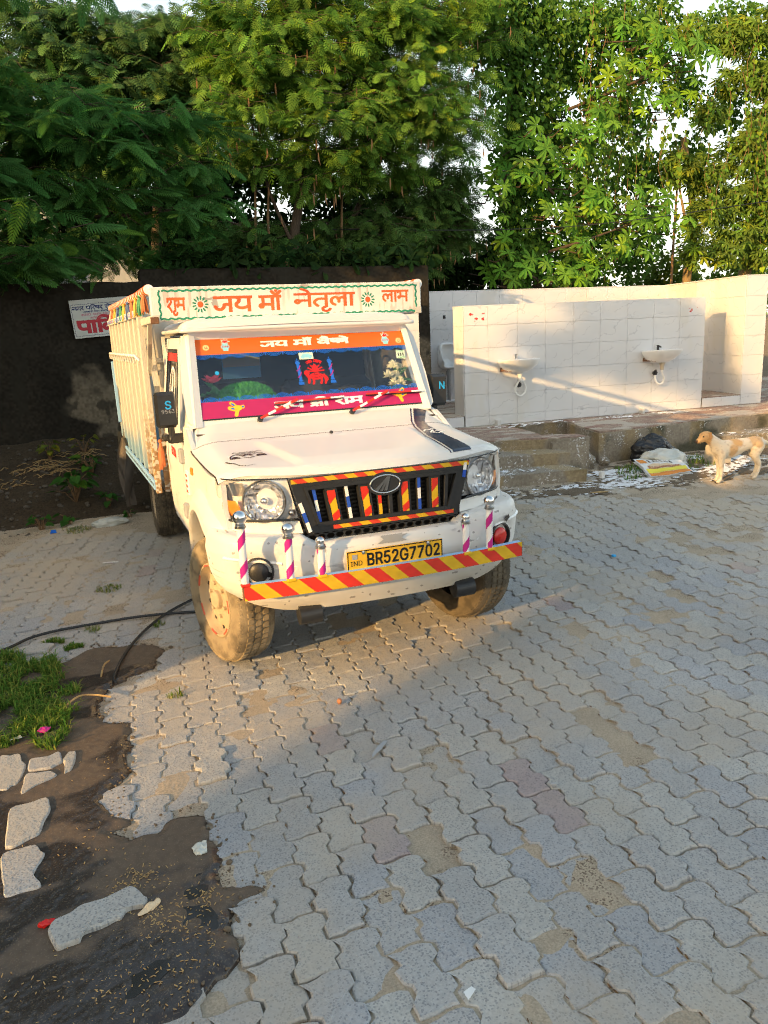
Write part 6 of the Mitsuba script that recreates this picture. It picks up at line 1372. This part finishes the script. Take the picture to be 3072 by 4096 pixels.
T2 = [(-1.6, 6.7, 4.7, .9, .6, .16), (-.9, 6.6, 4.5, .8, .6, .14), (-.2, 6.7, 4.45, .7, .6, .14), (.25, 6.8, 4.35, .5, .5, .12), (-1.4, 6.4, 4.15, .9, .6, .14), (-.6, 6.4, 4.05, .8, .6, .14), (.1, 6.6, 3.85, .6, .5, .12), (-1.8, 6.3, 3.65, .8, .6, .14), (-1.9, 5.9, 3.2, .5, .5, .14), (-.9, 6.3, 3.5, .8, .6, .14), (-.2, 6.5, 3.3, .7, .6, .14), (.35, 6.7, 3.4, .4, .4, .12), (-1.6, 6.5, 2.85, .5, .4, .12), (-.6, 6.6, 2.85, .7, .4, .14), (.3, 6.9, 2.9, .5, .4, .14), (-2.4, 6.4, 4.2, .8, .7, .5), (-2.2, 4.4, 5.3, 1.0, .8, .15), (-3.4, 4.2, 5.2, 1.0, .8, .3), (-1.3, 4.9, 5.45, .7, .5, .12), (-3.6, 5.4, 4.2, .9, .6, .6), (-2.7, 4.9, 3.9, .6, .7, .4), (-3.6, 4.2, 4.0, .8, .8, .5), (-2.6, 3.9, 4.4, .5, .6, .3), (-2.0, 5.5, 3.5, .5, .4, .15), (-1.75, 5.2, 3.15, .4, .3, .12), (-2.5, 5.6, 3.0, .6, .3, .4), (-1.1, 5.8, 2.95, .5, .25, .12), (-1.5, 5.7, 2.75, .5, .3, .10), (-.75, 5.75, 2.68, .5, .3, .08), (-2.0, 5.7, 2.7, .4, .3, .2)]  # forward blobs outside the frame are added to shade bank and old wall
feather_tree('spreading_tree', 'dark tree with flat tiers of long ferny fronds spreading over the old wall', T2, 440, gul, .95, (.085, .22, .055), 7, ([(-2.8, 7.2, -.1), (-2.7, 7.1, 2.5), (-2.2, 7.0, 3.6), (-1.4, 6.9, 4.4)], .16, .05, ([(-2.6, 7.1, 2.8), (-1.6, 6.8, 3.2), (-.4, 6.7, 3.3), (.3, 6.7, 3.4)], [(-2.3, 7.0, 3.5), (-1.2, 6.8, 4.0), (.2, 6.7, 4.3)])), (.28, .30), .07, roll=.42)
T3 = [(-1.4, 9.4, 6.1, .9, .6, .6), (-.6, 9.4, 6.1, .8, .6, .5), (.15, 9.4, 6.1, .8, .6, .5), (.9, 9.5, 6.2, .8, .6, .5), (1.7, 9.5, 6.4, .7, .6, .5), (-1.0, 9.2, 5.5, 1., .6, .5), (-.1, 9.2, 5.5, .9, .6, .5), (.7, 9.2, 5.6, .8, .6, .5), (1.5, 9.3, 5.7, .7, .6, .5), (-1.6, 9.2, 5.2, .7, .6, .5), (-.4, 9.0, 4.7, 1.4, .5, .5), (.9, 9.0, 4.7, .9, .5, .5), (2.3, 9.6, 6.5, .6, .5, .4)]
feather_tree('feathery_tree', 'tall hazy blue-green feathery tree at the upper left against the sky', T3, 900, leuc, 1.05, (.12, .23, .08), 9, ([(.2, 9.8, -.1), (.1, 9.7, 3.0), (.3, 9.6, 4.6), (.2, 9.5, 5.8)], .12, .04), (.4, .4), .04)
# dark tangle behind the walls, and shrubs beyond it
def thicket(name, label, blobs, n, base, seed, leaf, size, kind=None, m='leaf', yel=.02):
    r = np.random.default_rng(seed); P, d = in_blobs(blobs, n, r, .45)
    mesh, c = leafy(leaf, P, r.uniform(0, 2 * PI, n), r.normal(.5, .5, n), r.normal(0, .6, n), r.uniform(size * .6, size * 1.3, n), shades(n, base, r, .35, yel))
    return mesh, c
broad = [heart(.12), whorl(4, .16, .06, .4, .1, 3)]
tb_ = [(-4 + .9 * k, 10.2 + .5 * math.sin(k * 2.1), 1.7 + .5 * math.sin(k * 1.3), .9, .5, 1.3) for k in range(11)]
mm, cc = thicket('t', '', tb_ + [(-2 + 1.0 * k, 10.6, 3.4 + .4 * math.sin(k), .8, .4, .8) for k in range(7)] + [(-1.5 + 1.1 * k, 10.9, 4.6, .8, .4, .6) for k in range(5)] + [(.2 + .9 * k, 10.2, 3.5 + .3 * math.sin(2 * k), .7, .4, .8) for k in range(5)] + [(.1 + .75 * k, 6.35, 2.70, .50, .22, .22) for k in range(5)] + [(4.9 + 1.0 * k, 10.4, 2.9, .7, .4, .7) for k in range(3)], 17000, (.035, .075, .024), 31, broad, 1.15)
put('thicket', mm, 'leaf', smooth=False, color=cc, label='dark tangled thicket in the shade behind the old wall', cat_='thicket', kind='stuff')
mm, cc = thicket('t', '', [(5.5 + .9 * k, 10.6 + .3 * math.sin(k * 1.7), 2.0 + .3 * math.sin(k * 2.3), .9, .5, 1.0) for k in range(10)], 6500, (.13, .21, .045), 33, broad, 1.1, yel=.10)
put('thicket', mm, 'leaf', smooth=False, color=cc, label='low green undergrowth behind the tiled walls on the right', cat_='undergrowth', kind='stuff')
# whorled-leaf tree
r = np.random.default_rng(12)
wt = thing('whorled_tree', 'tree with glossy star-shaped leaf whorls hanging over the tiled wall', 'tree')
RO = [(5.56, 3.91), (6.03, 4.16), (5.94, 4.38), (6.32, 4.55), (7.07, 4.54), (6.92, 4.38), (7.11, 4.7), (7.41, 4.99), (7.56, 5.03), (6.66, 4.88), (8.13, 6.57), (8.35, 6.44), (8.77, 6.51), (9.09, 6.46), (9.42, 6.37), (9.66, 6.23), (7.95, 5.87), (8.58, 5.84), (8.47, 6.06), (7.85, 5.67), (9.03, 5.51), (9.36, 5.57), (7.66, 5.39), (6.47, 3.61), (6.93, 3.5), (7.34, 3.7), (7.65, 3.54), (8.23, 3.84), (8.35, 3.59), (8.84, 3.68), (9.13, 3.51), (9.37, 3.43), (8.57, 3.46), (7.38, 3.83), (7.14, 3.12), (7.72, 3.0), (8.04, 3.08), (8.38, 2.95), (5.98, 2.8), (6.28, 2.76), (5.69, 2.52), (6.48, 2.47), (6.99, 2.5), (7.3, 2.62), (6.74, 2.59)]
pos, twg = [], []
for x, z in RO:
    for k in range(4 if z > 3.4 else 3):
        pos.append((x + r.normal(0, .08 + .06 * k), 7.75 + abs(r.normal(0, .12)) + .11 * k, z + r.normal(0, .06 + .05 * k)))
for k in range(170):
    x, z = RO[r.integers(len(RO))]; pos.append((x + r.normal(0, .3), 8.3 + r.uniform(0, .7), z + r.normal(0, .3)))
pos = np.array(pos); n = len(pos)
for p in pos[::2]: twg.append(tube([p, p + [r.normal(0, .08), .25, -.12], p + [r.normal(0, .15), .6, -.05]], [.008, .01, .012], 4, False))
wk = [whorl(9, .19, .054, .45, .30, 1), whorl(8, .185, .054, .60, .3, 2), whorl(9, .195, .052, .38, .25, 3), whorl(8, .17, .050, .7, .4, 4)]
m, c = leafy(wk, pos, r.uniform(0, 2 * PI, n), r.normal(0, .15, n), r.normal(0, .15, n), r.uniform(.85, 1.25, n), shades(n, (.135, .30, .045), r, .25, .15))
tl = rotx(math.radians(38))
for p in [None]: pass
# tip every whorl towards the open yard
mv = np.array(m.vertices); own = np.concatenate([np.repeat(np.nonzero(np.arange(n) % 4 == k)[0], len(wk[k][0])) for k in range(4)])
ang = np.radians(r.uniform(35, 80, n))[own]; q = mv - pos[own]
mv = pos[own] + np.stack([q[:, 0], q[:, 1] * np.cos(ang) - q[:, 2] * np.sin(ang), q[:, 1] * np.sin(ang) + q[:, 2] * np.cos(ang)], 1)
put('crown', TM(mv, m.faces), 'glossy_leaf', wt, smooth=False, color=c)
put('twigs', cat(twg), 'bark', wt, smooth=False, kind='stuff')
trunk(wt, [(7.2, 9.4, -.1), (7.15, 9.4, 2.4), (7.25, 9.4, 4.2), (7.4, 9.4, 6.0), (7.5, 9.4, 7.5)], .09, .04, 'bark', limbs=([(6.9, 8.6, 3.0), (7.6, 8.3, 3.2), (8.6, 8.2, 3.5)], [(7.0, 8.6, 4.0), (6.3, 8.3, 4.3), (5.8, 8.2, 4.2)], [(7.3, 8.6, 5.4), (8.4, 8.3, 5.8), (9.2, 8.1, 6.2)], [(6.85, 8.65, 2.2), (6.4, 8.2, 2.5), (6.0, 8.0, 2.6)]))
# climber over old trunks
vt = thing('vine_covered_tree', 'tall dark trunk smothered in a heart-leaved climber', 'tree')
VB_ = [(6.3, 8.7, 2.9, .6, .4, .5), (5.9, 8.9, 6.9, .7, .4, .6), (6.1, 8.8, 6.2, .7, .4, .5), (7.6, 9.2, 6.2, .5, .3, .4), (8.6, 9.3, 5.6, .6, .3, .4), (9.2, 9.3, 4.6, .7, .3, .5), (8.2, 9.3, 4.9, .5, .3, .4), (7.0, 9.1, 4.2, .5, .3, .5), (9.6, 9.3, 3.6, .6, .3, .6), (8.4, 9.3, 3.4, .8, .3, .6), (7.2, 9.3, 3.3, .7, .3, .6), (6.5, 8.9, 6.5, .7, .4, .8), (7.2, 8.8, 6.75, .6, .4, .5), (8.1, 8.8, 6.8, .7, .4, .35), (6.35, 8.9, 5.5, .5, .4, .7), (7.0, 8.9, 5.7, .5, .35, .5), (6.4, 8.9, 4.6, .5, .4, .6), (8.9, 8.9, 6.9, .6, .4, .4), (6.4, 8.9, 3.6, .5, .4, .6), (7.9, 9.1, 4.2, .7, .3, .5), (7.2, 9.1, 4.8, .4, .3, .5), (6.5, 9.0, 7.3, 1.0, .4, .4)]
VB_ += [(8.8, 9.8, 7.5, .9, .3, .5), (10.0, 9.8, 7.6, .8, .3, .5), (12.2, 9.8, 7.6, .9, .3, .5), (13.0, 9.8, 6.8, .6, .3, .7), (8.9, 9.9, 4.0, .6, .3, .5), (9.7, 9.9, 3.0, .6, .3, .5), (8.6, 9.9, 2.8, .6, .3, .4), (10.6, 9.6, 6.2, .6, .3, .5), (11.2, 9.7, 7.3, .7, .3, .4), (11.8, 9.7, 5.9, .6, .3, .5), (11.0, 9.7, 5.0, .5, .3, .5), (7.6, 9.6, 5.4, .6, .3, .5), (8.4, 9.6, 6.4, .8, .3, .5), (9.4, 9.7, 5.6, .7, .3, .5), (9.8, 9.7, 6.7, .6, .3, .5), (7.4, 9.6, 6.9, .7, .3, .5), (10.0, 9.7, 4.6, .6, .3, .5)]
P, d = in_blobs(VB_, 24000, r, .6); n = len(P)
hh = [heart(.085), heart(.07), heart(.10)]
m, c = leafy(hh, P, -PI / 2 + r.normal(0, .9, n), r.normal(.9, .3, n), r.normal(0, .4, n), r.uniform(.7, 1.3, n), shades(n, (.10, .21, .04), r, .35, .06))
put('vine_leaves', m, 'leaf', vt, smooth=False, color=c)
trunk(vt, [(6.5, 9.2, -.1), (6.45, 9.2, 3.0), (6.55, 9.2, 5.5), (6.7, 9.2, 7.6)], .20, .12, 'bark')
ST = []; SL = []
for k in range(60):
    x = r.uniform(7.2, 9.9) if k < 36 else r.uniform(10.0, 12.8); y = r.uniform(8.2, 8.8); z1 = r.uniform(4.6, 7.4); z0 = max(2.4, z1 - r.uniform(.9, 2.8))
    t = np.linspace(0, 1, 9); px_, py_, pz_ = x + .10 * np.sin(t * 4 + k) + .05 * np.sin(t * 13), y + .05 * np.cos(t * 5 + k), z1 + (z0 - z1) * t
    ST.append(tube(np.stack([px_, py_, pz_], 1), .006, 4, False))
    for _ in range(int(34 * (z1 - z0) / 1.5)):
        u = r.random(); SL.append((np.interp(u, t, px_) + r.normal(0, .035), np.interp(u, t, py_) - .02 + r.normal(0, .02), np.interp(u, t, pz_)))
SL = np.array(SL); n = len(SL)
hv = thing('hanging_vine', 'strings of heart-shaped leaves hanging in front of the bright sky at the upper right', 'vine')
m, c = leafy(hh, SL, -PI / 2 + r.normal(0, .6, n), r.normal(1.0, .25, n), r.normal(0, .3, n), r.uniform(.7, 1.2, n), shades(n, (.15, .28, .045), r, .3, .08))
put('leaves', m, 'leaf', hv, smooth=False, color=c); put('stems', cat(ST), 'stem_brown', hv, smooth=False)
# palmate-leaved tree at the right edge
pt = thing('palmate_tree', 'sunlit tree with hand-shaped leaves and pale trunks at the right edge', 'tree')
PB = [(10.1, 9.0, 4.6, .35, .4, .35), (10.7, 8.9, 4.45, .45, .4, .4), (11.6, 8.9, 4.85, .5, .4, .45), (12.1, 8.9, 5.4, .4, .4, .4), (12.2, 8.8, 4.8, .4, .4, .4), (12.0, 8.8, 4.1, .5, .4, .4), (11.3, 8.8, 3.9, .5, .4, .4), (10.7, 8.8, 3.7, .45, .4, .35), (12.2, 8.7, 3.5, .5, .4, .4), (11.4, 8.7, 3.3, .5, .4, .3), (11.1, 8.7, 2.95, .45, .35, .25), (12.1, 8.7, 2.9, .5, .35, .3), (10.5, 8.9, 3.1, .3, .3, .4), (12.6, 8.8, 6.0, .5, .4, .5), (12.0, 8.9, 6.3, .5, .4, .4), (11.5, 9.0, 7.0, .6, .4, .4), (12.4, 8.9, 7.2, .6, .4, .5), (10.9, 9.0, 5.6, .4, .3, .3), (11.3, 9.0, 6.2, .3, .3, .3), (10.4, 9.1, 7.0, .4, .3, .3)]
P, d = in_blobs(PB, 2700, r, .6); n = len(P)
pk = [whorl(7, .15, .042, .55, .15, 5), whorl(7, .16, .042, .7, .1, 6), whorl(7, .14, .040, .4, .1, 7)]
m, c = leafy(pk, P, r.uniform(0, 2 * PI, n), r.normal(0, .2, n), r.normal(0, .2, n), r.uniform(.75, 1.25, n), shades(n, (.185, .285, .05), r, .25, .08))
mv = np.array(m.vertices); own = np.concatenate([np.repeat(np.nonzero(np.arange(n) % 3 == k)[0], len(pk[k][0])) for k in range(3)])
ang = np.radians(r.uniform(10, 70, n))[own]; q = mv - P[own]
mv = P[own] + np.stack([q[:, 0], q[:, 1] * np.cos(ang) - q[:, 2] * np.sin(ang), q[:, 1] * np.sin(ang) + q[:, 2] * np.cos(ang)], 1)
put('crown', TM(mv, m.faces), 'leaf', pt, smooth=False, color=c)
trunk(pt, [(11.75, 9.0, -.1), (11.95, 9.0, 2.4), (12.15, 9.0, 3.3), (12.4, 9.0, 5.5)], .15, .09, 'bark_pale', 10, 'trunk')
trunk(pt, [(10.5, 9.2, -.1), (10.62, 9.2, 2.4), (10.75, 9.2, 3.6), (10.4, 9.2, 5.2)], .11, .06, 'bark_pale', 10, 'trunk', limbs=([(10.7, 9.2, 3.2), (10.3, 9.0, 3.8), (10.1, 9.0, 4.5)],))
trunk(pt, [(10.1, 9.1, -.1), (10.15, 9.1, 2.6), (10.2, 9.1, 4.2)], .035, .02, 'stem_brown', 7, 'sapling_stem')
for k, (x, x2) in enumerate(((1.25, 1.38), (1.9, 1.6), (2.8, 2.75))):
    s_ = put('thin_trunk', tube(spline([(x, 8.0 + .1 * k, -.1), (x + .02, 8.0, 2.5), (x2, 8.0, 3.1), (x2 + .1, 8.1, 4.2)], 5), np.linspace(.035, .015, 16), 7), 'stem_brown', smooth=60)
    tag(s_, ['thin reddish brown stem behind the left half of the signboard', 'thin leaning stem behind the middle of the signboard', 'thin stem behind the right half of the signboard'][k], 'tree trunk')
# dry brown pods hanging in the feathery tree
prin('dry_pod', (.24, .12, .05), .8)
pods = []
for k in range(230):
    b = T1[r.integers(len(T1))] if k < 150 else T1b[r.integers(len(T1b))]
    x, y, z = b[0] + r.normal(0, .3), b[1] - .25 + r.normal(0, .2), b[2] - .2 + r.normal(0, .25)
    pods.append(TM([(x - .006, y, z), (x + .006, y, z), (x + .014, y + .003, z - .09), (x - .012, y, z - .09), (x + r.normal(0, .02), y, z - .17)], [(0, 1, 2), (0, 2, 3), (3, 2, 4)]))
put('seed_pods', cat(pods), 'dry_pod', smooth=False, label='dry brown seed pods hanging in the feathery trees', cat_='seed pods', kind='stuff')
# broad-leaved weeds on the bank
def weed(x, y, h, nl, seed, label, size=.10, base=(.05, .14, .03)):
    r = np.random.default_rng(seed); t = thing('weed', label, 'weed'); z0 = bank_z(x, y) if y > 3.8 else 0
    Q, st_ = [], []
    for k in range(nl):
        a = r.uniform(0, 2 * PI); rr_ = r.uniform(.03, .16) * h / .25; z = z0 + h * r.uniform(.35, 1.0)
        p = np.array([x + rr_ * math.cos(a), y + rr_ * math.sin(a), z]); Q.append((p, a)); st_.append(tube([(x, y, z0 - .02), (x + rr_ * .5 * math.cos(a), y + rr_ * .5 * math.sin(a), z0 + (z - z0) * .8), p], [.004, .003, .002], 4, False))
    P = np.array([q[0] for q in Q]); A_ = np.array([q[1] for q in Q]); n = len(P)
    m, c = leafy([heart(1.0)], P, A_, r.normal(.35, .3, n), r.normal(0, .3, n), r.uniform(size * .6, size * 1.2, n), shades(n, base, r, .25, .05))
    put('leaves', m, 'leaf', t, smooth=False, color=c); put('stems', cat(st_), 'stem_brown', t, smooth=False)
weed(-1.52, 4.45, .30, 26, 1, 'broad-leaved weed, the largest, in the middle of the dark soil bank', .13)
weed(-1.33, 5.05, .24, 18, 2, 'broad-leaved weed higher up the bank towards the truck', .11)
weed(-1.20, 4.35, .16, 12, 3, 'small broad-leaved weed on the bank near the hanging rag', .08)
weed(-1.85, 3.95, .16, 12, 4, 'small weed at the bottom of the bank near the left edge', .08)
weed(-1.6, 4.05, .14, 9, 5, 'small weed at the foot of the bank below the largest weed', .08)
weed(-1.75, 5.4, .22, 14, 6, 'weed near the foot of the old wall on the left', .08, (.12, .16, .03))
weed(-1.38, 5.5, .22, 12, 7, 'yellowish weed at the foot of the old wall below the sign', .08, (.16, .18, .03))
weed(-1.02, 4.0, .12, 10, 8, 'low weed beside the rear wheel', .07)
st_ = []
for k in range(90):
    x = r.uniform(-2.3, -1.3); y = 5.0 + .35 * (x + 2.3) + r.normal(0, .12); z = bank_z(x, y); a = r.normal(.3, .7); l = r.uniform(.08, .25)
    st_.append(tube([(x, y, z + .01), (x + l * .5 * math.cos(a), y + l * .5 * math.sin(a), z + .04), (x + l * math.cos(a), y + l * math.sin(a), z + .015)], .004, 3, False))
put('dry_straw', cat(st_), 'husk', smooth=False, label='dry straw scattered on the soil bank', cat_='straw', kind='stuff')
rk = []
for k in range(300):
    x, y = r.uniform(-2.6, -.7), r.uniform(3.7, 5.9); s_ = r.uniform(.008, .035)
    rk.append(xf(ico(s_, 1), rotz(r.uniform(0, 6)) @ rotx(r.uniform(0, 3)), (x, y, bank_z(x, y) + s_ * .3), (1, .7, .6)))
put('rubble', cat(rk), 'shade_dark_stone', smooth=False, label='small rubble and stones strewn over the soil bank', cat_='rubble', kind='stuff')
# unseen tree added on the left to shade the old wall
sh_ = thing('added_shade_tree', 'unseen leafy tree added on the left to shade the old wall', 'tree')
r = np.random.default_rng(77)
P, d = in_blobs([(-7.2, 2.8, 3.0, 1.0, 1.2, 1.9), (-6.9, 4.6, 3.0, 1.2, 1.4, 1.9), (-7.3, 6.4, 3.0, 1.3, 1.4, 1.9), (-7.8, 8.4, 3.0, 1.3, 1.4, 2.0), (-7.4, 10.5, 3.0, 1.4, 1.5, 2.0)], 9000, r, .4); n = len(P)
m, c = leafy([heart(.22), whorl(5, .24, .08, .4, .1, 9)], P, r.uniform(0, 2 * PI, n), r.normal(.4, .4, n), r.normal(0, .5, n), r.uniform(.8, 1.4, n), shades(n, (.05, .12, .03), r))
put('crown', m, 'leaf', sh_, smooth=False, color=c)
trunk(sh_, [(-7.3, 5.4, -.1), (-7.2, 5.4, 2.2), (-7.0, 5.6, 4.5)], .25, .10)

ft = thing('added_wall_shade_tree', 'unseen leaning tree added to drop soft shade on the tiled wall', 'tree')  # added off-frame tree, crown placed so its shadow falls on the tiled wall
P, d = in_blobs([(*soft_pt(25, 1.6, 7.9)[:2], 9.75, .75, .75, .75), (*soft_pt(25, 2.3, 7.4)[:2], 9.3, .45, .5, .4), (*soft_pt(25, .9, 7.3)[:2], 9.2, .4, .45, .35)], 900, r, .4); n = len(P)
m, c = leafy([heart(.20)], P, r.uniform(0, 2 * PI, n), r.normal(.4, .4, n), r.normal(0, .5, n), r.uniform(.8, 1.4, n), shades(n, (.06, .13, .03), r))
put('crown', m, 'leaf', ft, smooth=False, color=c)
trunk(ft, [soft_pt(25.5, -1.4, -.1), soft_pt(25.4, -1.2, 4.5), soft_pt(25.2, -.6, 7.6), soft_pt(25, 1.4, 9.6)], .16, .05)
# ------------------------------------------------------------------ the dog, standing in profile facing left
def skin(bones, ref=.014, it=12):
    ms = []
    for (a, ra), (b, rb) in bones:
        a, b = np.array(a), np.array(b)
        s = np.array(trimesh.creation.icosphere(subdivisions=2).vertices)
        ms.append(m3.Manifold.hull_points(np.vstack([a + s * ra, b + s * rb])))
    M = m3.Manifold.batch_boolean(ms, m3.OpType.Add).refine_to_length(ref).to_mesh()
    m = trimesh.Trimesh(M.vert_properties[:, :3], M.tri_verts, process=True)
    return trimesh.smoothing.filter_taubin(m, .5, -.52, it)
J = {}
# local: +x to the tail, z up, y away from the camera; placed at the spot below
def D(x, y, z): return (x, y, z)
bn = []
def chain(*pts):
    for a, b in zip(pts, pts[1:]): bn.append((a, b))
chain((D(.10, 0, .395), .085), (D(.22, 0, .385), .098), (D(.36, 0, .40), .088), (D(.48, 0, .415), .070), (D(.60, 0, .425), .072), (D(.66, 0, .41), .060))   # trunk
chain((D(.14, 0, .34), .075), (D(.28, 0, .335), .070), (D(.42, 0, .375), .055))   # chest
chain((D(.10, 0, .43), .075), (D(.03, 0, .49), .060), (D(-.045, 0, .545), .056))       # neck
chain((D(-.05, 0, .555), .056), (D(-.085, 0, .55), .054))       # skull
chain((D(-.085, 0, .542), .046), (D(-.135, 0, .510), .030), (D(-.170, 0, .495), .024))      # muzzle
chain((D(-.09, 0, .515), .032), (D(-.155, 0, .486), .018))    # jaw
for s, dx in ((-1, 0.0), (1, .055)):
    y = .055 * s
    chain((D(.12 + dx * .5, y, .36), .055), (D(.105 + dx, y, .26), .036), (D(.12 + dx, y, .17), .024), (D(.115 + dx, y, .06), .019), (D(.105 + dx, y, .028), .020), (D(.075 + dx, y, .018), .020))
for s, dx in ((-1, 0.0), (1, .07)):
    y = .055 * s
    chain((D(.60 + dx * .3, y, .39), .066), (D(.545 + dx, y, .285), .046), (D(.625 + dx, y, .165), .024), (D(.595 + dx, y, .06), .019), (D(.580 + dx, y, .028), .020), (D(.548 + dx, y, .018), .020))
chain((D(.68, 0, .43), .028), (D(.76, 0, .40), .022), (D(.83, 0, .33), .016), (D(.86, 0, .24), .010))
dm = skin(bn)
sc = .93; DO = np.array([4.76, 2.22, 0.0]); DR = rotz(-.05)
put_d = lambda m: xf(m, DR * sc * np.array([1.07, 1, 1]), DO)
dog = thing('dog', 'thin white and tan stray dog standing on the pavers near the right edge, looking left', 'dog')
dv_ = np.array(dm.vertices)
x, z, y = dv_[:, 0], dv_[:, 2], dv_[:, 1]
n1 = nfbm(dv_ * 9, 4, 3); n2 = nfbm(dv_ * 34, 6, 2)
tan = np.zeros(len(dv_))
tan = np.maximum(tan, np.clip((-.005 - x + .10 * (n1 - .5) + .25 * (z - .5)) / .03, 0, 1))            # head
tan = np.maximum(tan, np.clip((.055 - np.hypot((x - .30) / 1.5, z - .455) + .06 * (n1 - .5)) / .02, 0, 1))
tan = np.maximum(tan, np.clip((.07 - np.hypot(x - .24, (z - .37) * .8) + .05 * (n1 - .5)) / .02, 0, 1) * .9)
tan = np.maximum(tan, np.clip((.075 - np.hypot((x - .56) / 1.2, z - .45) + .05 * (n1 - .5)) / .02, 0, 1) * .8)
tan = np.maximum(tan, np.clip((x - .80) / .03, 0, 1))
sp = np.clip((n2 - .62) / .06, 0, 1) * .30
cw, ct_ = np.array([.60, .53, .42]), np.array([.50, .31, .14])
col = cw * (1 - tan[:, None]) + ct_ * tan[:, None]; col = col * (1 - sp[:, None]) + np.array([.25, .16, .10]) * sp[:, None]
col = np.where(((x < -.172) | ((x < -.155) & (z < .482) & (z > .478)))[:, None], [.04, .025, .02], col)
mat('dog_coat', {'type': 'twosided', 'nested': {'type': 'principled', 'base_color': {'type': 'mesh_attribute', 'name': 'vertex_color'}, 'roughness': .85, 'sheen': .4}})
put('body', put_d(TM(dv_, dm.faces)), 'dog_coat', dog, smooth=True, color=col)
prin('dog_ear', (.40, .21, .08), .85); prin('dog_eye', (.01, .008, .006), .1); prin('dog_nose', (.02, .014, .012), .35)
for s in (-1, 1):
    put('ear', put_d(lumpy(hull([(-.065, .045 * s, .595), (-.03, .05 * s, .60), (-.022, .062 * s, .545), (-.045, .066 * s, .505), (-.062, .060 * s, .54), (-.05, .040 * s, .58)]), .003, 30, 2)), 'dog_ear', dog, smooth=50)
    put('eye', put_d(ico(.0085, 2, (-.118, .036 * s, .553))), 'dog_eye', dog, smooth=True)
    for k in range(3):
        put('claw', put_d(cat([ico(.008, 1, (.06 - .003 + dx, .055 * s + .012 * (k - 1), .012), (1.4, .8, .8)) for dx in (0.0 if s < 0 else .055,)])), 'dog_nose', dog, smooth=True)
put('nose', put_d(ico(.014, 2, (-.192, 0, .502), (.8, 1, .8))), 'dog_nose', dog, smooth=True)
put('mouth_line', put_d(tube(spline([(-.182, -.014, .484), (-.15, -.024, .484), (-.125, -.034, .495)], 4), .0022, 5)), 'dog_nose', dog, smooth=True)
